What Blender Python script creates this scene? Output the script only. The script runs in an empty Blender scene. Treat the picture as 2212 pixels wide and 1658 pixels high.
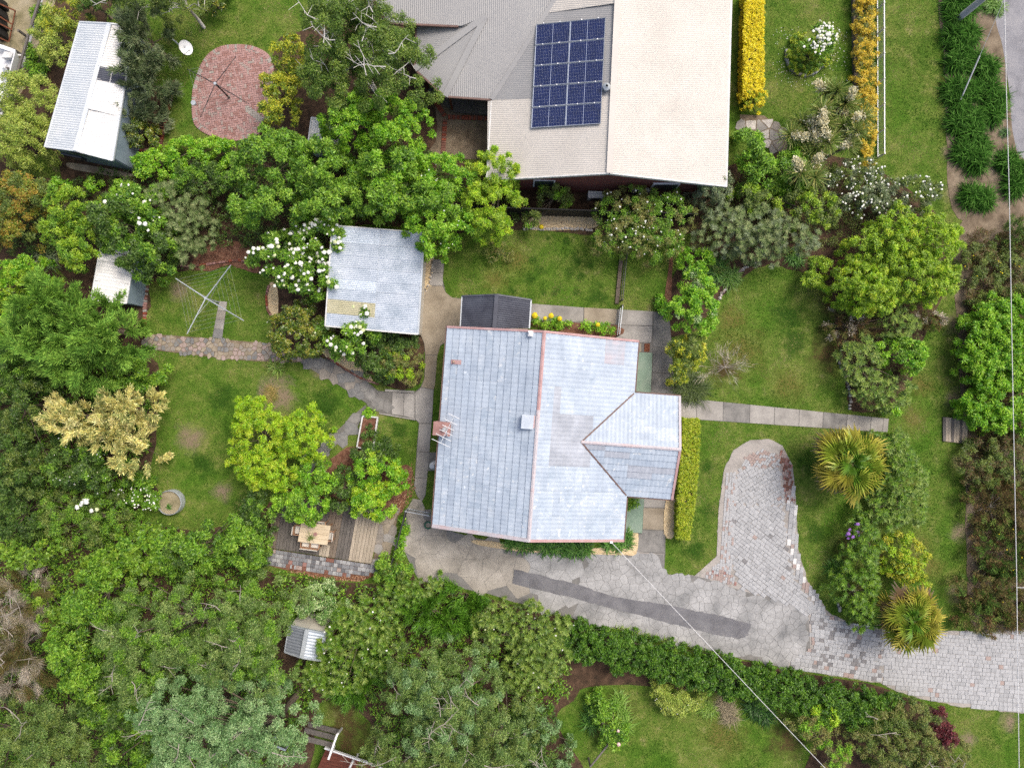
import bpy, bmesh, math, random
import numpy as np
from mathutils import Vector, Matrix

# ------------------------------------------------------------------ camera, sky, sun, exposure
SC = bpy.context.scene
H, S, CU, CV = 38.5, 0.025, 1106.0, 829.0       # drone height (m), metres per unit of the survey grid, grid centre
cam_d = bpy.data.cameras.new('camera'); cam = bpy.data.objects.new('camera', cam_d)
SC.collection.objects.link(cam); SC.camera = cam
cam.location = (0, 0, H); cam.rotation_euler = (0, 0, 0)
cam_d.sensor_fit = 'HORIZONTAL'; cam_d.angle = 2 * math.atan(CU * S / H)
cam_d.clip_start = 0.5; cam_d.clip_end = 2000

SUN_EL, SUN_AZ = 57.0, 50.0                      # elevation, compass bearing from +Y towards +X (degrees)
world = bpy.data.worlds.new('World'); SC.world = world; world.use_nodes = True
wn = world.node_tree; wn.nodes.clear()
sky = wn.nodes.new('ShaderNodeTexSky'); sky.sky_type = 'NISHITA'; sky.sun_disc = False
sky.sun_elevation = math.radians(SUN_EL); sky.sun_rotation = math.radians(SUN_AZ)
sky.air_density = 1.0; sky.dust_density = 7.0; sky.ozone_density = 1.0
bg = wn.nodes.new('ShaderNodeBackground'); bg.inputs['Strength'].default_value = 0.14
wo = wn.nodes.new('ShaderNodeOutputWorld')
wn.links.new(sky.outputs[0], bg.inputs[0]); wn.links.new(bg.outputs[0], wo.inputs[0])
sl = bpy.data.lights.new('sun', 'SUN'); sl.energy = 1.2; sl.angle = math.radians(22); sl.color = (1.0, 0.975, 0.94)
so = bpy.data.objects.new('sun', sl); SC.collection.objects.link(so)
_d = Vector((math.sin(math.radians(SUN_AZ)) * math.cos(math.radians(SUN_EL)),
             math.cos(math.radians(SUN_AZ)) * math.cos(math.radians(SUN_EL)), math.sin(math.radians(SUN_EL))))
so.rotation_euler = (-_d).to_track_quat('-Z', 'Y').to_euler(); so.location = (30, 30, 60)
vs = SC.view_settings; vs.view_transform = 'Standard'; vs.look = 'None'; vs.gamma = 1.0; vs.use_curve_mapping = False
vs.exposure = 0.6
SC.cycles.use_denoising = False
SC.cycles.max_bounces = 6; SC.cycles.diffuse_bounces = 3; SC.cycles.transmission_bounces = 4

rng = np.random.default_rng(7); random.seed(7)
COL = SC.collection

# ------------------------------------------------------------------ survey grid -> metres
QX = (0.0, 549.6, 1099.3, 1655.0); QY = (0.0, 415.3, 830.6, 1242.8)
def q(c, r, x, y):
    k = 0.2518 if c == 3 else 0.2512
    return (QX[c] + x * k, QY[r] + y * k)
def P(u, v, z=0.0):
    k = S * (1 - z / H)
    return Vector(((u - CU) * k, (CV - v) * k, z))
def P2(uv, z=0.0):
    p = P(uv[0], uv[1], z); return (p.x, p.y)
def ray_plane(u, v, pl):
    o, n = pl
    d = P(u, v, 0) - Vector((0, 0, H)); c = Vector((0, 0, H))
    t = (o - c).dot(n) / d.dot(n)
    return c + d * t
def plane3(a, b, c):
    n = (b - a).cross(c - a).normalized()
    return (a, n if n.z > 0 else -n)
def C(r, g, b, k=0.82):
    f = lambda x: (x / 12.92 if x <= 0.04045 else ((x + 0.055) / 1.055) ** 2.4)
    return (f(r / 255) * k, f(g / 255) * k, f(b / 255) * k)

# ------------------------------------------------------------------ materials
MAT = {}
def _new(name):
    m = bpy.data.materials.new(name); m.use_nodes = True; MAT[name] = m
    nt = m.node_tree; b = nt.nodes['Principled BSDF']
    return m, nt, b
def _noise(nt, scale, detail=4, rough=0.6, dist=0.0, stretch=None):
    g = nt.nodes.new('ShaderNodeNewGeometry'); n = nt.nodes.new('ShaderNodeTexNoise')
    n.inputs['Scale'].default_value = scale; n.inputs['Detail'].default_value = detail
    n.inputs['Roughness'].default_value = rough; n.inputs['Distortion'].default_value = dist
    if stretch:
        mp = nt.nodes.new('ShaderNodeMapping'); mp.inputs['Scale'].default_value = stretch[:3]
        if len(stretch) > 3: mp.inputs['Rotation'].default_value = (0, 0, stretch[3])
        nt.links.new(g.outputs['Position'], mp.inputs[0]); nt.links.new(mp.outputs[0], n.inputs['Vector'])
    else:
        nt.links.new(g.outputs['Position'], n.inputs['Vector'])
    return n.outputs[0]
def _ramp(nt, fac, stops):
    r = nt.nodes.new('ShaderNodeValToRGB'); nt.links.new(fac, r.inputs[0])
    e = r.color_ramp.elements
    while len(e) < len(stops): e.new(0.5)
    for i, (p, c) in enumerate(stops):
        e[i].position = p; e[i].color = (*c, 1)
    return r.outputs[0]
def _mix(nt, fac, a, b):
    m = nt.nodes.new('ShaderNodeMix'); m.data_type = 'RGBA'
    if isinstance(fac, (int, float)): m.inputs[0].default_value = fac
    else: nt.links.new(fac, m.inputs[0])
    for s, x in ((6, a), (7, b)):
        if isinstance(x, tuple): m.inputs[s].default_value = (*x, 1)
        else: nt.links.new(x, m.inputs[s])
    return m.outputs[2]
def _math(nt, op, a, b=None, clamp=False):
    m = nt.nodes.new('ShaderNodeMath'); m.operation = op; m.use_clamp = clamp
    for i, x in enumerate((a, b)):
        if x is None: continue
        if isinstance(x, (int, float)): m.inputs[i].default_value = x
        else: nt.links.new(x, m.inputs[i])
    return m.outputs[0]
def _bump(nt, b, h, strength=0.3, dist=0.02):
    n = nt.nodes.new('ShaderNodeBump'); n.inputs['Strength'].default_value = strength; n.inputs['Distance'].default_value = dist
    nt.links.new(h, n.inputs['Height']); nt.links.new(n.outputs[0], b.inputs['Normal'])
def nmat(name, cols, scale=3.0, rough=0.8, metal=0.0, bump=0.2, fine=None, spec=0.3, speck=None, stretch=None, lo=0.3, hi=0.7, per_obj=0.0, grain=0.2):
    """surface with two layers of noise between given colours, fine grain, optional specks, optional per piece variation"""
    m, nt, b = _new(name)
    n = len(cols)
    base = _ramp(nt, _noise(nt, scale, 5, 0.62, 0.3, stretch), [(lo + (hi - lo) * i / max(1, n - 1), c) for i, c in enumerate(cols)])
    g = _noise(nt, fine or scale * 12, 3, 0.7, 0.0, stretch)
    k = _ramp(nt, g, [(0.25, (1 - grain,) * 3), (0.75, (1 + grain,) * 3)])
    mm = nt.nodes.new('ShaderNodeMix'); mm.data_type = 'RGBA'; mm.blend_type = 'MULTIPLY'; mm.inputs[0].default_value = 1.0
    nt.links.new(base, mm.inputs[6]); nt.links.new(k, mm.inputs[7]); out = mm.outputs[2]
    if speck:
        sc, thr, c = speck
        f = _ramp(nt, _noise(nt, sc, 4, 0.6), [(thr - 0.05, (0, 0, 0)), (thr + 0.05, (1, 1, 1))])
        out = _mix(nt, f, out, c)
    if per_obj:
        oi = nt.nodes.new('ShaderNodeObjectInfo')
        k2 = _ramp(nt, oi.outputs['Random'], [(0.0, (1 - per_obj,) * 3), (1.0, (1 + per_obj,) * 3)])
        m2 = nt.nodes.new('ShaderNodeMix'); m2.data_type = 'RGBA'; m2.blend_type = 'MULTIPLY'; m2.inputs[0].default_value = 1.0
        nt.links.new(out, m2.inputs[6]); nt.links.new(k2, m2.inputs[7]); out = m2.outputs[2]
    nt.links.new(out, b.inputs['Base Color'])
    b.inputs['Roughness'].default_value = rough; b.inputs['Metallic'].default_value = metal
    b.inputs['Specular IOR Level'].default_value = spec
    if bump: _bump(nt, b, g, bump, 0.02)
    return m
def leafmat(name, rough=0.45, trans=0.22, spec=0.35):
    """leaf: own colour from the 'col' attribute, a little light passes through"""
    m, nt, b = _new(name)
    a = nt.nodes.new('ShaderNodeAttribute'); a.attribute_name = 'col'
    nt.links.new(a.outputs['Color'], b.inputs['Base Color'])
    b.inputs['Roughness'].default_value = rough; b.inputs['Specular IOR Level'].default_value = spec
    t = nt.nodes.new('ShaderNodeBsdfTranslucent')
    hs = nt.nodes.new('ShaderNodeHueSaturation'); hs.inputs['Value'].default_value = 1.3
    nt.links.new(a.outputs['Color'], hs.inputs['Color']); nt.links.new(hs.outputs[0], t.inputs[0])
    mx = nt.nodes.new('ShaderNodeMixShader'); mx.inputs[0].default_value = trans
    nt.links.new(b.outputs[0], mx.inputs[1]); nt.links.new(t.outputs[0], mx.inputs[2])
    nt.links.new(mx.outputs[0], nt.nodes['Material Output'].inputs['Surface'])
    return m

def grass_material(name, spots):
    m, nt, b = _new(name)
    geo = nt.nodes.new('ShaderNodeNewGeometry')
    n1 = _noise(nt, 0.35, 4, 0.6, 0.4); n2 = _noise(nt, 1.6, 5, 0.65, 0.3); n3 = _noise(nt, 14.0, 4, 0.75)
    a = _ramp(nt, n2, [(0.28, C(74, 102, 36)), (0.45, C(98, 120, 48)), (0.58, C(120, 130, 64)), (0.72, C(144, 138, 94))])
    c = _ramp(nt, n2, [(0.30, C(60, 96, 24)), (0.5, C(80, 116, 34)), (0.7, C(104, 130, 48))])
    col = _mix(nt, _ramp(nt, n1, [(0.36, (0, 0, 0)), (0.62, (1, 1, 1))]), c, a)
    for (u, v, r, kind) in spots:
        p = P(u, v, 0)
        d = nt.nodes.new('ShaderNodeVectorMath'); d.operation = 'DISTANCE'
        nt.links.new(geo.outputs['Position'], d.inputs[0]); d.inputs[1].default_value = p
        jit = _math(nt, 'MULTIPLY', _math(nt, 'SUBTRACT', n2, 0.5), r * 2.6)
        w = _math(nt, 'SUBTRACT', 1.15, _math(nt, 'DIVIDE', _math(nt, 'ADD', d.outputs['Value'], jit), r), True)
        w = _math(nt, 'MULTIPLY', w, 1.0 if kind else 1.4, True)
        col = _mix(nt, w, col, {0: C(54, 84, 26), 1: C(134, 120, 98), 2: C(110, 106, 54), 3: C(84, 72, 44)}[kind])
    k = _ramp(nt, n3, [(0.28, (0.72,) * 3), (0.72, (1.22,) * 3)])
    mm = nt.nodes.new('ShaderNodeMix'); mm.data_type = 'RGBA'; mm.blend_type = 'MULTIPLY'; mm.inputs[0].default_value = 1.0
    nt.links.new(col, mm.inputs[6]); nt.links.new(k, mm.inputs[7])
    nt.links.new(mm.outputs[2], b.inputs['Base Color'])
    b.inputs['Roughness'].default_value = 0.9; b.inputs['Specular IOR Level'].default_value = 0.1
    _bump(nt, b, n3, 0.6, 0.04)
    return m

GSPOTS = [  # worn, dry and lush places of the lawns: (u, v, radius m, kind 0 lush / 1 bare / 2 dry / 3 dark soil)
    (412, 946, .9, 1), (592, 838, .9, 1), (612, 858, .8, 1), (580, 862, .7, 1), (1830, 1180, .8, 3), (1850, 1280, .9, 3), (1900, 1200, .8, 3), (480, 1060, .6, 1), (690, 800, .5, 1), (386, 628, .6, 1), (1115, 560, .9, 2), (1070, 600, .7, 2),
    (1600, 760, 1.4, 2), (1580, 690, .9, 2), (1700, 830, 1.0, 2), (1790, 760, 1.3, 3), (1800, 650, 1.2, 3), (1560, 800, .9, 3), (1760, 560, 1, 3), (340, 600, .7, 2),
    (2075, 60, .5, 1), (2045, 180, .45, 2), (2050, 330, .5, 1), (2052, 260, .45, 1), (2060, 420, .6, 1), (2068, 540, .7, 1), (2066, 700, .7, 1), (2062, 860, .6, 1), (2075, 1000, .5, 1), (2072, 1150, .6, 1), (2068, 1280, .6, 1), (1985, 1180, .8, 2), (1960, 1060, .7, 2), (1975, 905, .8, 2), (2010, 1225, .7, 2),
    (1990, 830, .8, 2), (2000, 560, .8, 2), (1560, 1590, 1.3, 2), (1300, 1560, 1.0, 3), (1340, 1530, .9, 3), (1700, 1600, 1.2, 3), (760, 1590, 1.4, 3), (740, 1540, 1.0, 3), (40, 40, 1.2, 1), (60, 90, 1.0, 1), (20, 120, 1.0, 1), (90, 20, .6, 1),
    (2090, 1600, .5, 1), (2180, 1560, .6, 1), (5, 600, .6, 1),
    (1224, 520, .28, 0), (1245, 562, .35, 0), (1152, 560, .25, 0), (1168, 582, .3, 0), (1232, 588, .32, 0), (1254, 596, .3, 0), (1145, 604, .4, 0), (1198, 634, .32, 0), (1246, 630, .25, 0), (1274, 575, .25, 0), (1290, 640, .6, 0), (1175, 632, .22, 0), (1183, 514, .22, 0), (1110, 632, .3, 0),
    (1700, 680, .9, 0), (1715, 740, .8, 0), (1530, 1010, .5, 0), (1535, 1100, .6, 0), (1500, 1190, .7, 0), (1760, 1150, .6, 0), (1745, 1000, .8, 0), (480, 860, .8, 0), (440, 1000, .7, 0), (860, 930, .5, 0), (700, 870, .8, 0), (520, 1090, .6, 0)]
grass_material('grass', GSPOTS)
nmat('mulch', [C(52, 42, 32), C(78, 60, 46), C(104, 82, 64)], 2.5, 0.95, bump=0.8, fine=30)
nmat('redmulch', [C(86, 56, 42), C(120, 84, 66), C(140, 108, 88)], 4, 0.95, bump=0.8, fine=34)
nmat('dirt', [C(92, 80, 64), C(124, 110, 92), C(146, 132, 112)], 1.6, 0.95, bump=0.6, fine=24)
nmat('drygrass', [C(118, 112, 82), C(150, 140, 112), C(164, 154, 130)], 1.5, 0.95, bump=0.8, fine=22)
nmat('gravel', [C(190, 166, 128), C(214, 192, 152), C(226, 206, 170)], 8, 0.95, bump=0.6, fine=60)
nmat('concrete', [C(130, 127, 122), C(156, 152, 146), C(174, 170, 163)], 0.9, 0.85, bump=0.25, fine=16, per_obj=0.05)
nmat('concrete_warm', [C(128, 117, 100), C(152, 141, 123), C(168, 157, 139)], 0.9, 0.85, bump=0.25, fine=16, per_obj=0.05)
nmat('concrete_dark', [C(98, 96, 94), C(126, 124, 120), C(146, 143, 138)], 1.4, 0.85, bump=0.3, fine=18, per_obj=0.08)
nmat('drive', [C(126, 127, 127), C(158, 158, 157), C(180, 180, 179)], 0.8, 0.85, bump=0.4, fine=14, per_obj=0.05)
nmat('drive_warm', [C(134, 129, 120), C(162, 156, 146), C(180, 174, 164)], 0.8, 0.85, bump=0.4, fine=14, per_obj=0.05)
nmat('joint', [C(100, 98, 94), C(126, 123, 118)], 2.0, 0.95, bump=0.4)
nmat('sandjoint', [C(136, 130, 124), C(162, 157, 151), C(178, 170, 163)], 1.2, 0.95, bump=0.4, fine=20)
nmat('crack', [C(112, 111, 108), C(136, 134, 131)], 2.0, 0.95, bump=0.3)
nmat('asphalt', [C(96, 96, 100), C(114, 114, 118), C(128, 128, 131)], 1.2, 0.95, bump=0.7, fine=30, speck=(24, 0.64, C(150, 146, 136)))
nmat('road', [C(122, 122, 127), C(142, 142, 147), C(154, 153, 156)], 1.0, 0.95, bump=0.7, fine=26, speck=(22, 0.66, C(185, 183, 180)))
nmat('greenpaint', [C(112, 134, 116), C(126, 148, 130), C(140, 156, 140)], 1.6, 0.7, bump=0.15)
for nm, a, b2 in (('paver_light', (164, 165, 166), (184, 185, 186)), ('paver_mid', (154, 155, 156), (174, 175, 176)), ('paver_dark', (116, 115, 116), (142, 140, 140)),
                  ('paver_white', (206, 205, 202), (226, 225, 222)), ('paver_red', (156, 138, 131), (174, 157, 150)), ('paver_deepred', (112, 74, 62), (136, 98, 86)),
                  ('brick_pink', (160, 124, 119), (182, 148, 143)), ('brick_rose', (144, 106, 99), (166, 128, 121)), ('brick_grey', (150, 144, 136), (172, 166, 158)),
                  ('brick_red', (128, 62, 46), (158, 88, 68)), ('stone_white', (176, 170, 160), (214, 208, 200)), ('slate_a', (112, 112, 112), (138, 137, 134)), ('slate_b', (132, 126, 118), (156, 148, 138)),
                  ('block_grey', (120, 122, 126), (146, 147, 150)), ('block_dark', (94, 95, 99), (116, 117, 121))):
    nmat(nm, [C(*a), C(*b2)], 5, 0.85, bump=0.3, fine=40, per_obj=0.045)
nmat('wood_dark', [C(78, 74, 70), C(104, 99, 94), C(124, 118, 112)], 3.0, 0.85, bump=0.3, fine=20, stretch=(9, 1, 1, 0.12), per_obj=0.14)
nmat('wood_brown', [C(92, 80, 68), C(116, 104, 92), C(136, 124, 110)], 3.0, 0.85, bump=0.3, fine=20, stretch=(9, 1, 1, 0.12), per_obj=0.14)
nmat('wood_pale', [C(150, 138, 120), C(172, 160, 142), C(188, 176, 158)], 3.0, 0.85, bump=0.3, fine=20, stretch=(9, 1, 1, 0.12), per_obj=0.1)
nmat('wood_table', [C(188, 168, 138), C(208, 190, 160), C(220, 204, 176)], 4.0, 0.8, bump=0.15, fine=20, stretch=(1, 7, 1), per_obj=0.08)
nmat('wood_chair', [C(150, 112, 84), C(172, 136, 108)], 6.0, 0.7, bump=0.15)
nmat('cushion', [C(206, 200, 188), C(224, 218, 206)], 6.0, 0.9, bump=0.2)
nmat('wood_red', [C(86, 46, 34), C(112, 62, 46)], 2.0, 0.6, bump=0.2, stretch=(1, 8, 1))
nmat('bark', [C(88, 78, 66), C(120, 108, 94)], 8, 0.9, bump=0.5)
nmat('bark_white', [C(196, 192, 186), C(226, 222, 216)], 6, 0.8, bump=0.2)
nmat('bark_grey', [C(146, 138, 128), C(176, 168, 158)], 8, 0.9, bump=0.4)
nmat('white_paint', [C(226, 228, 230), C(238, 239, 240)], 2.0, 0.45, bump=0.0)
nmat('white_dirty', [C(196, 196, 192), C(228, 228, 226)], 3.0, 0.6, bump=0.1)
nmat('galv', [C(176, 184, 190), C(200, 206, 210)], 3.0, 0.4, 0.35, bump=0.0)
nmat('steel_dark', [C(62, 62, 64), C(84, 84, 86)], 5, 0.5, 0.4, bump=0.1)
nmat('wire_line', [C(150, 156, 148), C(168, 174, 166)], 5, 0.6, bump=0.0)
nmat('cable', [C(214, 214, 214), C(228, 228, 228)], 5, 0.6, bump=0.0)
nmat('black', [C(26, 26, 28), C(38, 38, 40)], 5, 0.6, bump=0.0)
nmat('rust', [C(90, 52, 36), C(126, 78, 54)], 8, 0.9, bump=0.3)
nmat('roof_old', [C(120, 126, 134), C(142, 148, 156)], 2.0, 0.5, 0.1, bump=0.0, grain=.08)
nmat('roof_beige', [C(194, 189, 181), C(202, 197, 189), C(208, 203, 195)], 0.5, 0.5, bump=0.0, fine=9, grain=.05)
nmat('roof_grey', [C(148, 148, 148), C(155, 155, 155), C(161, 161, 160)], 0.5, 0.5, bump=0.0, fine=9, grain=.05)
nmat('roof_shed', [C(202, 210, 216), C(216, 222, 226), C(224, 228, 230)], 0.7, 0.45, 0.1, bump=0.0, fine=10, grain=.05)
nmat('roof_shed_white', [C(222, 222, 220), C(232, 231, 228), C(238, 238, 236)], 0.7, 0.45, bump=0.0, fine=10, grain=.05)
nmat('roof_galv', [C(168, 180, 192), C(190, 200, 211), C(208, 216, 225)], 1.3, 0.42, 0.2, bump=0.0, fine=9, speck=(9, 0.70, C(226, 232, 238)), per_obj=0.04, grain=.05)
nmat('roof_galv_light', [C(196, 208, 220), C(212, 222, 232)], 1.3, 0.42, 0.15, bump=0.0, fine=9, per_obj=0.03)
nmat('roof_fibreglass', [C(172, 168, 138), C(188, 184, 156)], 2.0, 0.5, bump=0.0)
nmat('roof_slate', [C(58, 60, 70), C(74, 77, 88), C(86, 90, 101)], 1.0, 0.45, 0.1, bump=0.0, fine=9, grain=.05)
nmat('wall_blue', [C(128, 146, 158), C(150, 166, 177)], 1.5, 0.6, bump=0.05)
nmat('wall_cream', [C(200, 194, 180), C(214, 208, 196)], 1.5, 0.7, bump=0.1)
nmat('ridge_pink', [C(172, 138, 136), C(186, 150, 148), C(194, 166, 164)], 2.2, 0.6, bump=0.1)
nmat('ridge_pale', [C(182, 176, 180), C(194, 188, 192), C(194, 172, 172)], 1.2, 0.6, bump=0.1)
nmat('gutter_brown', [C(96, 74, 68), C(122, 98, 90)], 3, 0.6, bump=0.0)
nmat('chimney_red', [C(150, 112, 106), C(170, 134, 128)], 3, 0.85, bump=0.2)
nmat('tile_pale', [C(148, 162, 178), C(168, 181, 196), C(182, 194, 207), C(206, 214, 221)], 1.1, 0.5, bump=0.05, fine=7, speck=(3.0, 0.70, C(214, 223, 231)), per_obj=0.035, stretch=(1, 0.7, 1), lo=0.2, hi=0.85, grain=.10)
nmat('tile_worn', [C(156, 171, 187), C(174, 187, 201), C(190, 200, 211)], 1.3, 0.5, bump=0.05, fine=7, speck=(4.5, 0.64, C(216, 220, 221)), per_obj=0.035, grain=.10)
nmat('tile_grey', [C(150, 156, 166), C(166, 172, 182), C(180, 186, 196)], 1.1, 0.55, bump=0.05, fine=7, per_obj=0.05, grain=.10)
nmat('tile_pink', [C(160, 170, 184), C(176, 180, 190), C(186, 176, 182)], 1.4, 0.55, bump=0.05, fine=7, per_obj=0.04, grain=.10)
nmat('tile_edge', [C(126, 124, 130), C(150, 142, 147)], 1.2, 0.7, bump=0.0)
nmat('tile_rust', [C(150, 116, 92), C(196, 176, 160)], 6, 0.8, bump=0.1)
nmat('solar_cell', [C(15, 26, 68), C(22, 36, 88)], 3, 0.12, bump=0.0, spec=0.5)
nmat('solar_back', [C(150, 160, 184), C(164, 174, 196)], 3, 0.25, bump=0.0, spec=0.5)
nmat('glass_dark', [C(40, 46, 52), C(54, 60, 66)], 2, 0.1, bump=0.0, spec=0.5)
nmat('petal_white', [C(232, 234, 220), C(244, 244, 236)], 12, 0.7, bump=0.2)
nmat('petal_green', [C(196, 206, 150), C(214, 220, 174)], 12, 0.7, bump=0.2)
nmat('petal_yellow', [C(212, 190, 30), C(232, 212, 50)], 12, 0.7, bump=0.2)
nmat('petal_purple', [C(132, 86, 166), C(166, 122, 196)], 12, 0.7, bump=0.2)
nmat('petal_pink', [C(222, 176, 168), C(236, 204, 198)], 12, 0.7, bump=0.2)
nmat('yellow_plastic', [C(220, 196, 20), C(236, 214, 40)], 5, 0.4, bump=0.0)
nmat('green_plastic', [C(40, 92, 74), C(60, 116, 96)], 5, 0.4, bump=0.0)
def brickwall(name):
    m, nt, b = _new(name)
    g = nt.nodes.new('ShaderNodeNewGeometry'); sx = nt.nodes.new('ShaderNodeSeparateXYZ'); cx = nt.nodes.new('ShaderNodeCombineXYZ')
    nt.links.new(g.outputs['Position'], sx.inputs[0])
    nt.links.new(_math(nt, 'ADD', sx.outputs[0], sx.outputs[1]), cx.inputs[0]); nt.links.new(sx.outputs[2], cx.inputs[1])
    t = nt.nodes.new('ShaderNodeTexBrick'); t.inputs['Scale'].default_value = 1.0
    t.inputs['Brick Width'].default_value = 0.24; t.inputs['Row Height'].default_value = 0.086; t.inputs['Mortar Size'].default_value = 0.008
    t.inputs['Color1'].default_value = (*C(128, 52, 38), 1); t.inputs['Color2'].default_value = (*C(98, 40, 32), 1); t.inputs['Mortar'].default_value = (*C(126, 108, 98), 1)
    nt.links.new(cx.outputs[0], t.inputs['Vector']); nt.links.new(t.outputs['Color'], b.inputs['Base Color']); b.inputs['Roughness'].default_value = 0.9
    return m
brickwall('brick_wall')
leafmat('leaf'); leafmat('leaf_matt', 0.7, 0.12, 0.2); leafmat('leaf_gloss', 0.3, 0.15, 0.5); leafmat('leaf_dull', 0.85, 0.1, 0.06); leafmat('blade', 0.8, 0.15, 0.08)

# ------------------------------------------------------------------ mesh helpers
def link(o):
    COL.objects.link(o); return o
def par(o, parent):
    o.parent = parent
    if parent.type == 'EMPTY': o.matrix_parent_inverse = Matrix.Translation(-Vector(parent.location))
    return o
def tag(o, label=None, cat=None, group=None, kind=None):
    if label: o['label'] = label
    if cat: o['category'] = cat
    if group: o['group'] = group
    if kind: o['kind'] = kind
    return o
def thing(name, label, cat, loc, group=None):
    o = bpy.data.objects.new(name, None); o.location = (loc[0], loc[1], loc[2] if len(loc) > 2 else 0.0); o.empty_display_size = 0.2
    link(o); return tag(o, label, cat, group)
class MB:
    def __init__(s): s.v = []; s.f = []; s.m = []
    def face(s, pts, mi=0):
        i = len(s.v); s.v += [tuple(p) for p in pts]; s.f.append(tuple(range(i, i + len(pts)))); s.m.append(mi); return s
    def box(s, c, size, rz=0.0, mi=0, M=None):
        x, y, z = (d / 2 for d in size); i = len(s.v)
        R = M or Matrix.Rotation(rz, 3, 'Z'); c = Vector(c)
        for a in ((-x, -y, -z), (x, -y, -z), (x, y, -z), (-x, y, -z), (-x, -y, z), (x, -y, z), (x, y, z), (-x, y, z)):
            s.v.append(tuple(c + R @ Vector(a)))
        for f in ((3, 2, 1, 0), (4, 5, 6, 7), (0, 1, 5, 4), (1, 2, 6, 5), (2, 3, 7, 6), (3, 0, 4, 7)):
            s.f.append(tuple(i + k for k in f)); s.m.append(mi)
        return s
    def bar(s, a, b, w, h, mi=0, up=(0, 0, 1)):
        a = Vector(a); b = Vector(b); d = b - a; L = d.length; d.normalize()
        u = Vector(up); x = d.cross(u)
        if x.length < 1e-4: x = d.cross(Vector((1, 0, 0)))
        x.normalize(); z = x.cross(d)
        R = Matrix((x, d, z)).transposed()
        return s.box((a + b) / 2, (w, L, h), mi=mi, M=R)
    def tube(s, pts, rad, n=6, mi=0):
        pts = [Vector(p) for p in pts]
        if isinstance(rad, (int, float)): rad = [rad] * len(pts)
        rings = []
        for k, p in enumerate(pts):
            d = (pts[min(k + 1, len(pts) - 1)] - pts[max(k - 1, 0)])
            d = d.normalized() if d.length > 1e-6 else Vector((0, 0, 1))
            x = d.cross(Vector((0, 0, 1)) if abs(d.z) < 0.95 else Vector((1, 0, 0))).normalized(); y = d.cross(x)
            i = len(s.v); rings.append(i)
            for j in range(n):
                t = 2 * math.pi * j / n
                s.v.append(tuple(p + (x * math.cos(t) + y * math.sin(t)) * rad[k]))
        for a, b in zip(rings, rings[1:]):
            for j in range(n):
                s.f.append((a + j, a + (j + 1) % n, b + (j + 1) % n, b + j)); s.m.append(mi)
        s.f.append(tuple(rings[0] + j for j in range(n))); s.m.append(mi)
        s.f.append(tuple(rings[-1] + n - 1 - j for j in range(n))); s.m.append(mi)
        return s
    def prism(s, poly, z0, z1, mi=0, inset=0.0, mi_side=None):
        """poly: list of (x, y); z1 a number or one height for each corner"""
        ar = sum(poly[i][0] * poly[(i + 1) % len(poly)][1] - poly[(i + 1) % len(poly)][0] * poly[i][1] for i in range(len(poly)))
        if ar < 0: poly = poly[::-1]; z1 = z1[::-1] if not isinstance(z1, (int, float)) else z1
        n = len(poly); i = len(s.v)
        zs = [z1] * n if isinstance(z1, (int, float)) else z1
        ms = mi if mi_side is None else mi_side
        s.v += [(p[0], p[1], z0) for p in poly]
        if inset:
            cx = sum(p[0] for p in poly) / n; cy = sum(p[1] for p in poly) / n
            s.v += [(p[0], p[1], z - inset) for p, z in zip(poly, zs)]
            t = []
            for p, z in zip(poly, zs):
                d = math.hypot(cx - p[0], cy - p[1]) or 1
                t.append((p[0] + (cx - p[0]) / d * inset, p[1] + (cy - p[1]) / d * inset, z))
            s.v += t; k = 2
        else:
            s.v += [(p[0], p[1], z) for p, z in zip(poly, zs)]; k = 1
        for L in range(k):
            for j in range(n):
                s.f.append((i + L * n + j, i + L * n + (j + 1) % n, i + (L + 1) * n + (j + 1) % n, i + (L + 1) * n + j)); s.m.append(ms)
        s.f.append(tuple(i + k * n + j for j in range(n))); s.m.append(mi)
        return s
    def cone(s, c, r0, r1, h, n=16, mi=0):
        return s.tube([Vector(c), Vector(c) + Vector((0, 0, h))], [r0, r1], n, mi)
    def build(s, name, mats, parent=None, smooth=False):
        me = bpy.data.meshes.new(name); me.from_pydata(s.v, [], s.f)
        for m in ([mats] if isinstance(mats, str) else mats): me.materials.append(MAT[m])
        if any(s.m): me.polygons.foreach_set('material_index', s.m)
        if smooth: me.polygons.foreach_set('use_smooth', [True] * len(me.polygons))
        me.update()
        o = link(bpy.data.objects.new(name, me))
        if parent is not None: par(o, parent)
        return o
def soup(name, V, col, mat, parent=None, flat=True):
    """many loose quads (leaves, blades) with one colour for each, as one mesh"""
    V = np.asarray(V, dtype=np.float32); n = V.shape[0]; k = V.shape[1]
    me = bpy.data.meshes.new(name)
    me.vertices.add(n * k); me.vertices.foreach_set('co', V.reshape(-1))
    me.loops.add(n * k); me.loops.foreach_set('vertex_index', np.arange(n * k, dtype=np.int32))
    me.polygons.add(n); me.polygons.foreach_set('loop_start', np.arange(0, n * k, k, dtype=np.int32))
    if col is not None:
        a = me.color_attributes.new('col', 'FLOAT_COLOR', 'POINT')
        c4 = np.ones((n, k, 4), dtype=np.float32)
        col = np.asarray(col, dtype=np.float32)
        c4[:, :, :3] = col[:, None, :] if col.ndim == 2 else col
        a.data.foreach_set('color', c4.reshape(-1))
    me.materials.append(MAT[mat]); me.update(calc_edges=True); me.validate()
    o = link(bpy.data.objects.new(name, me))
    if parent is not None: par(o, parent)
    return o
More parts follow.
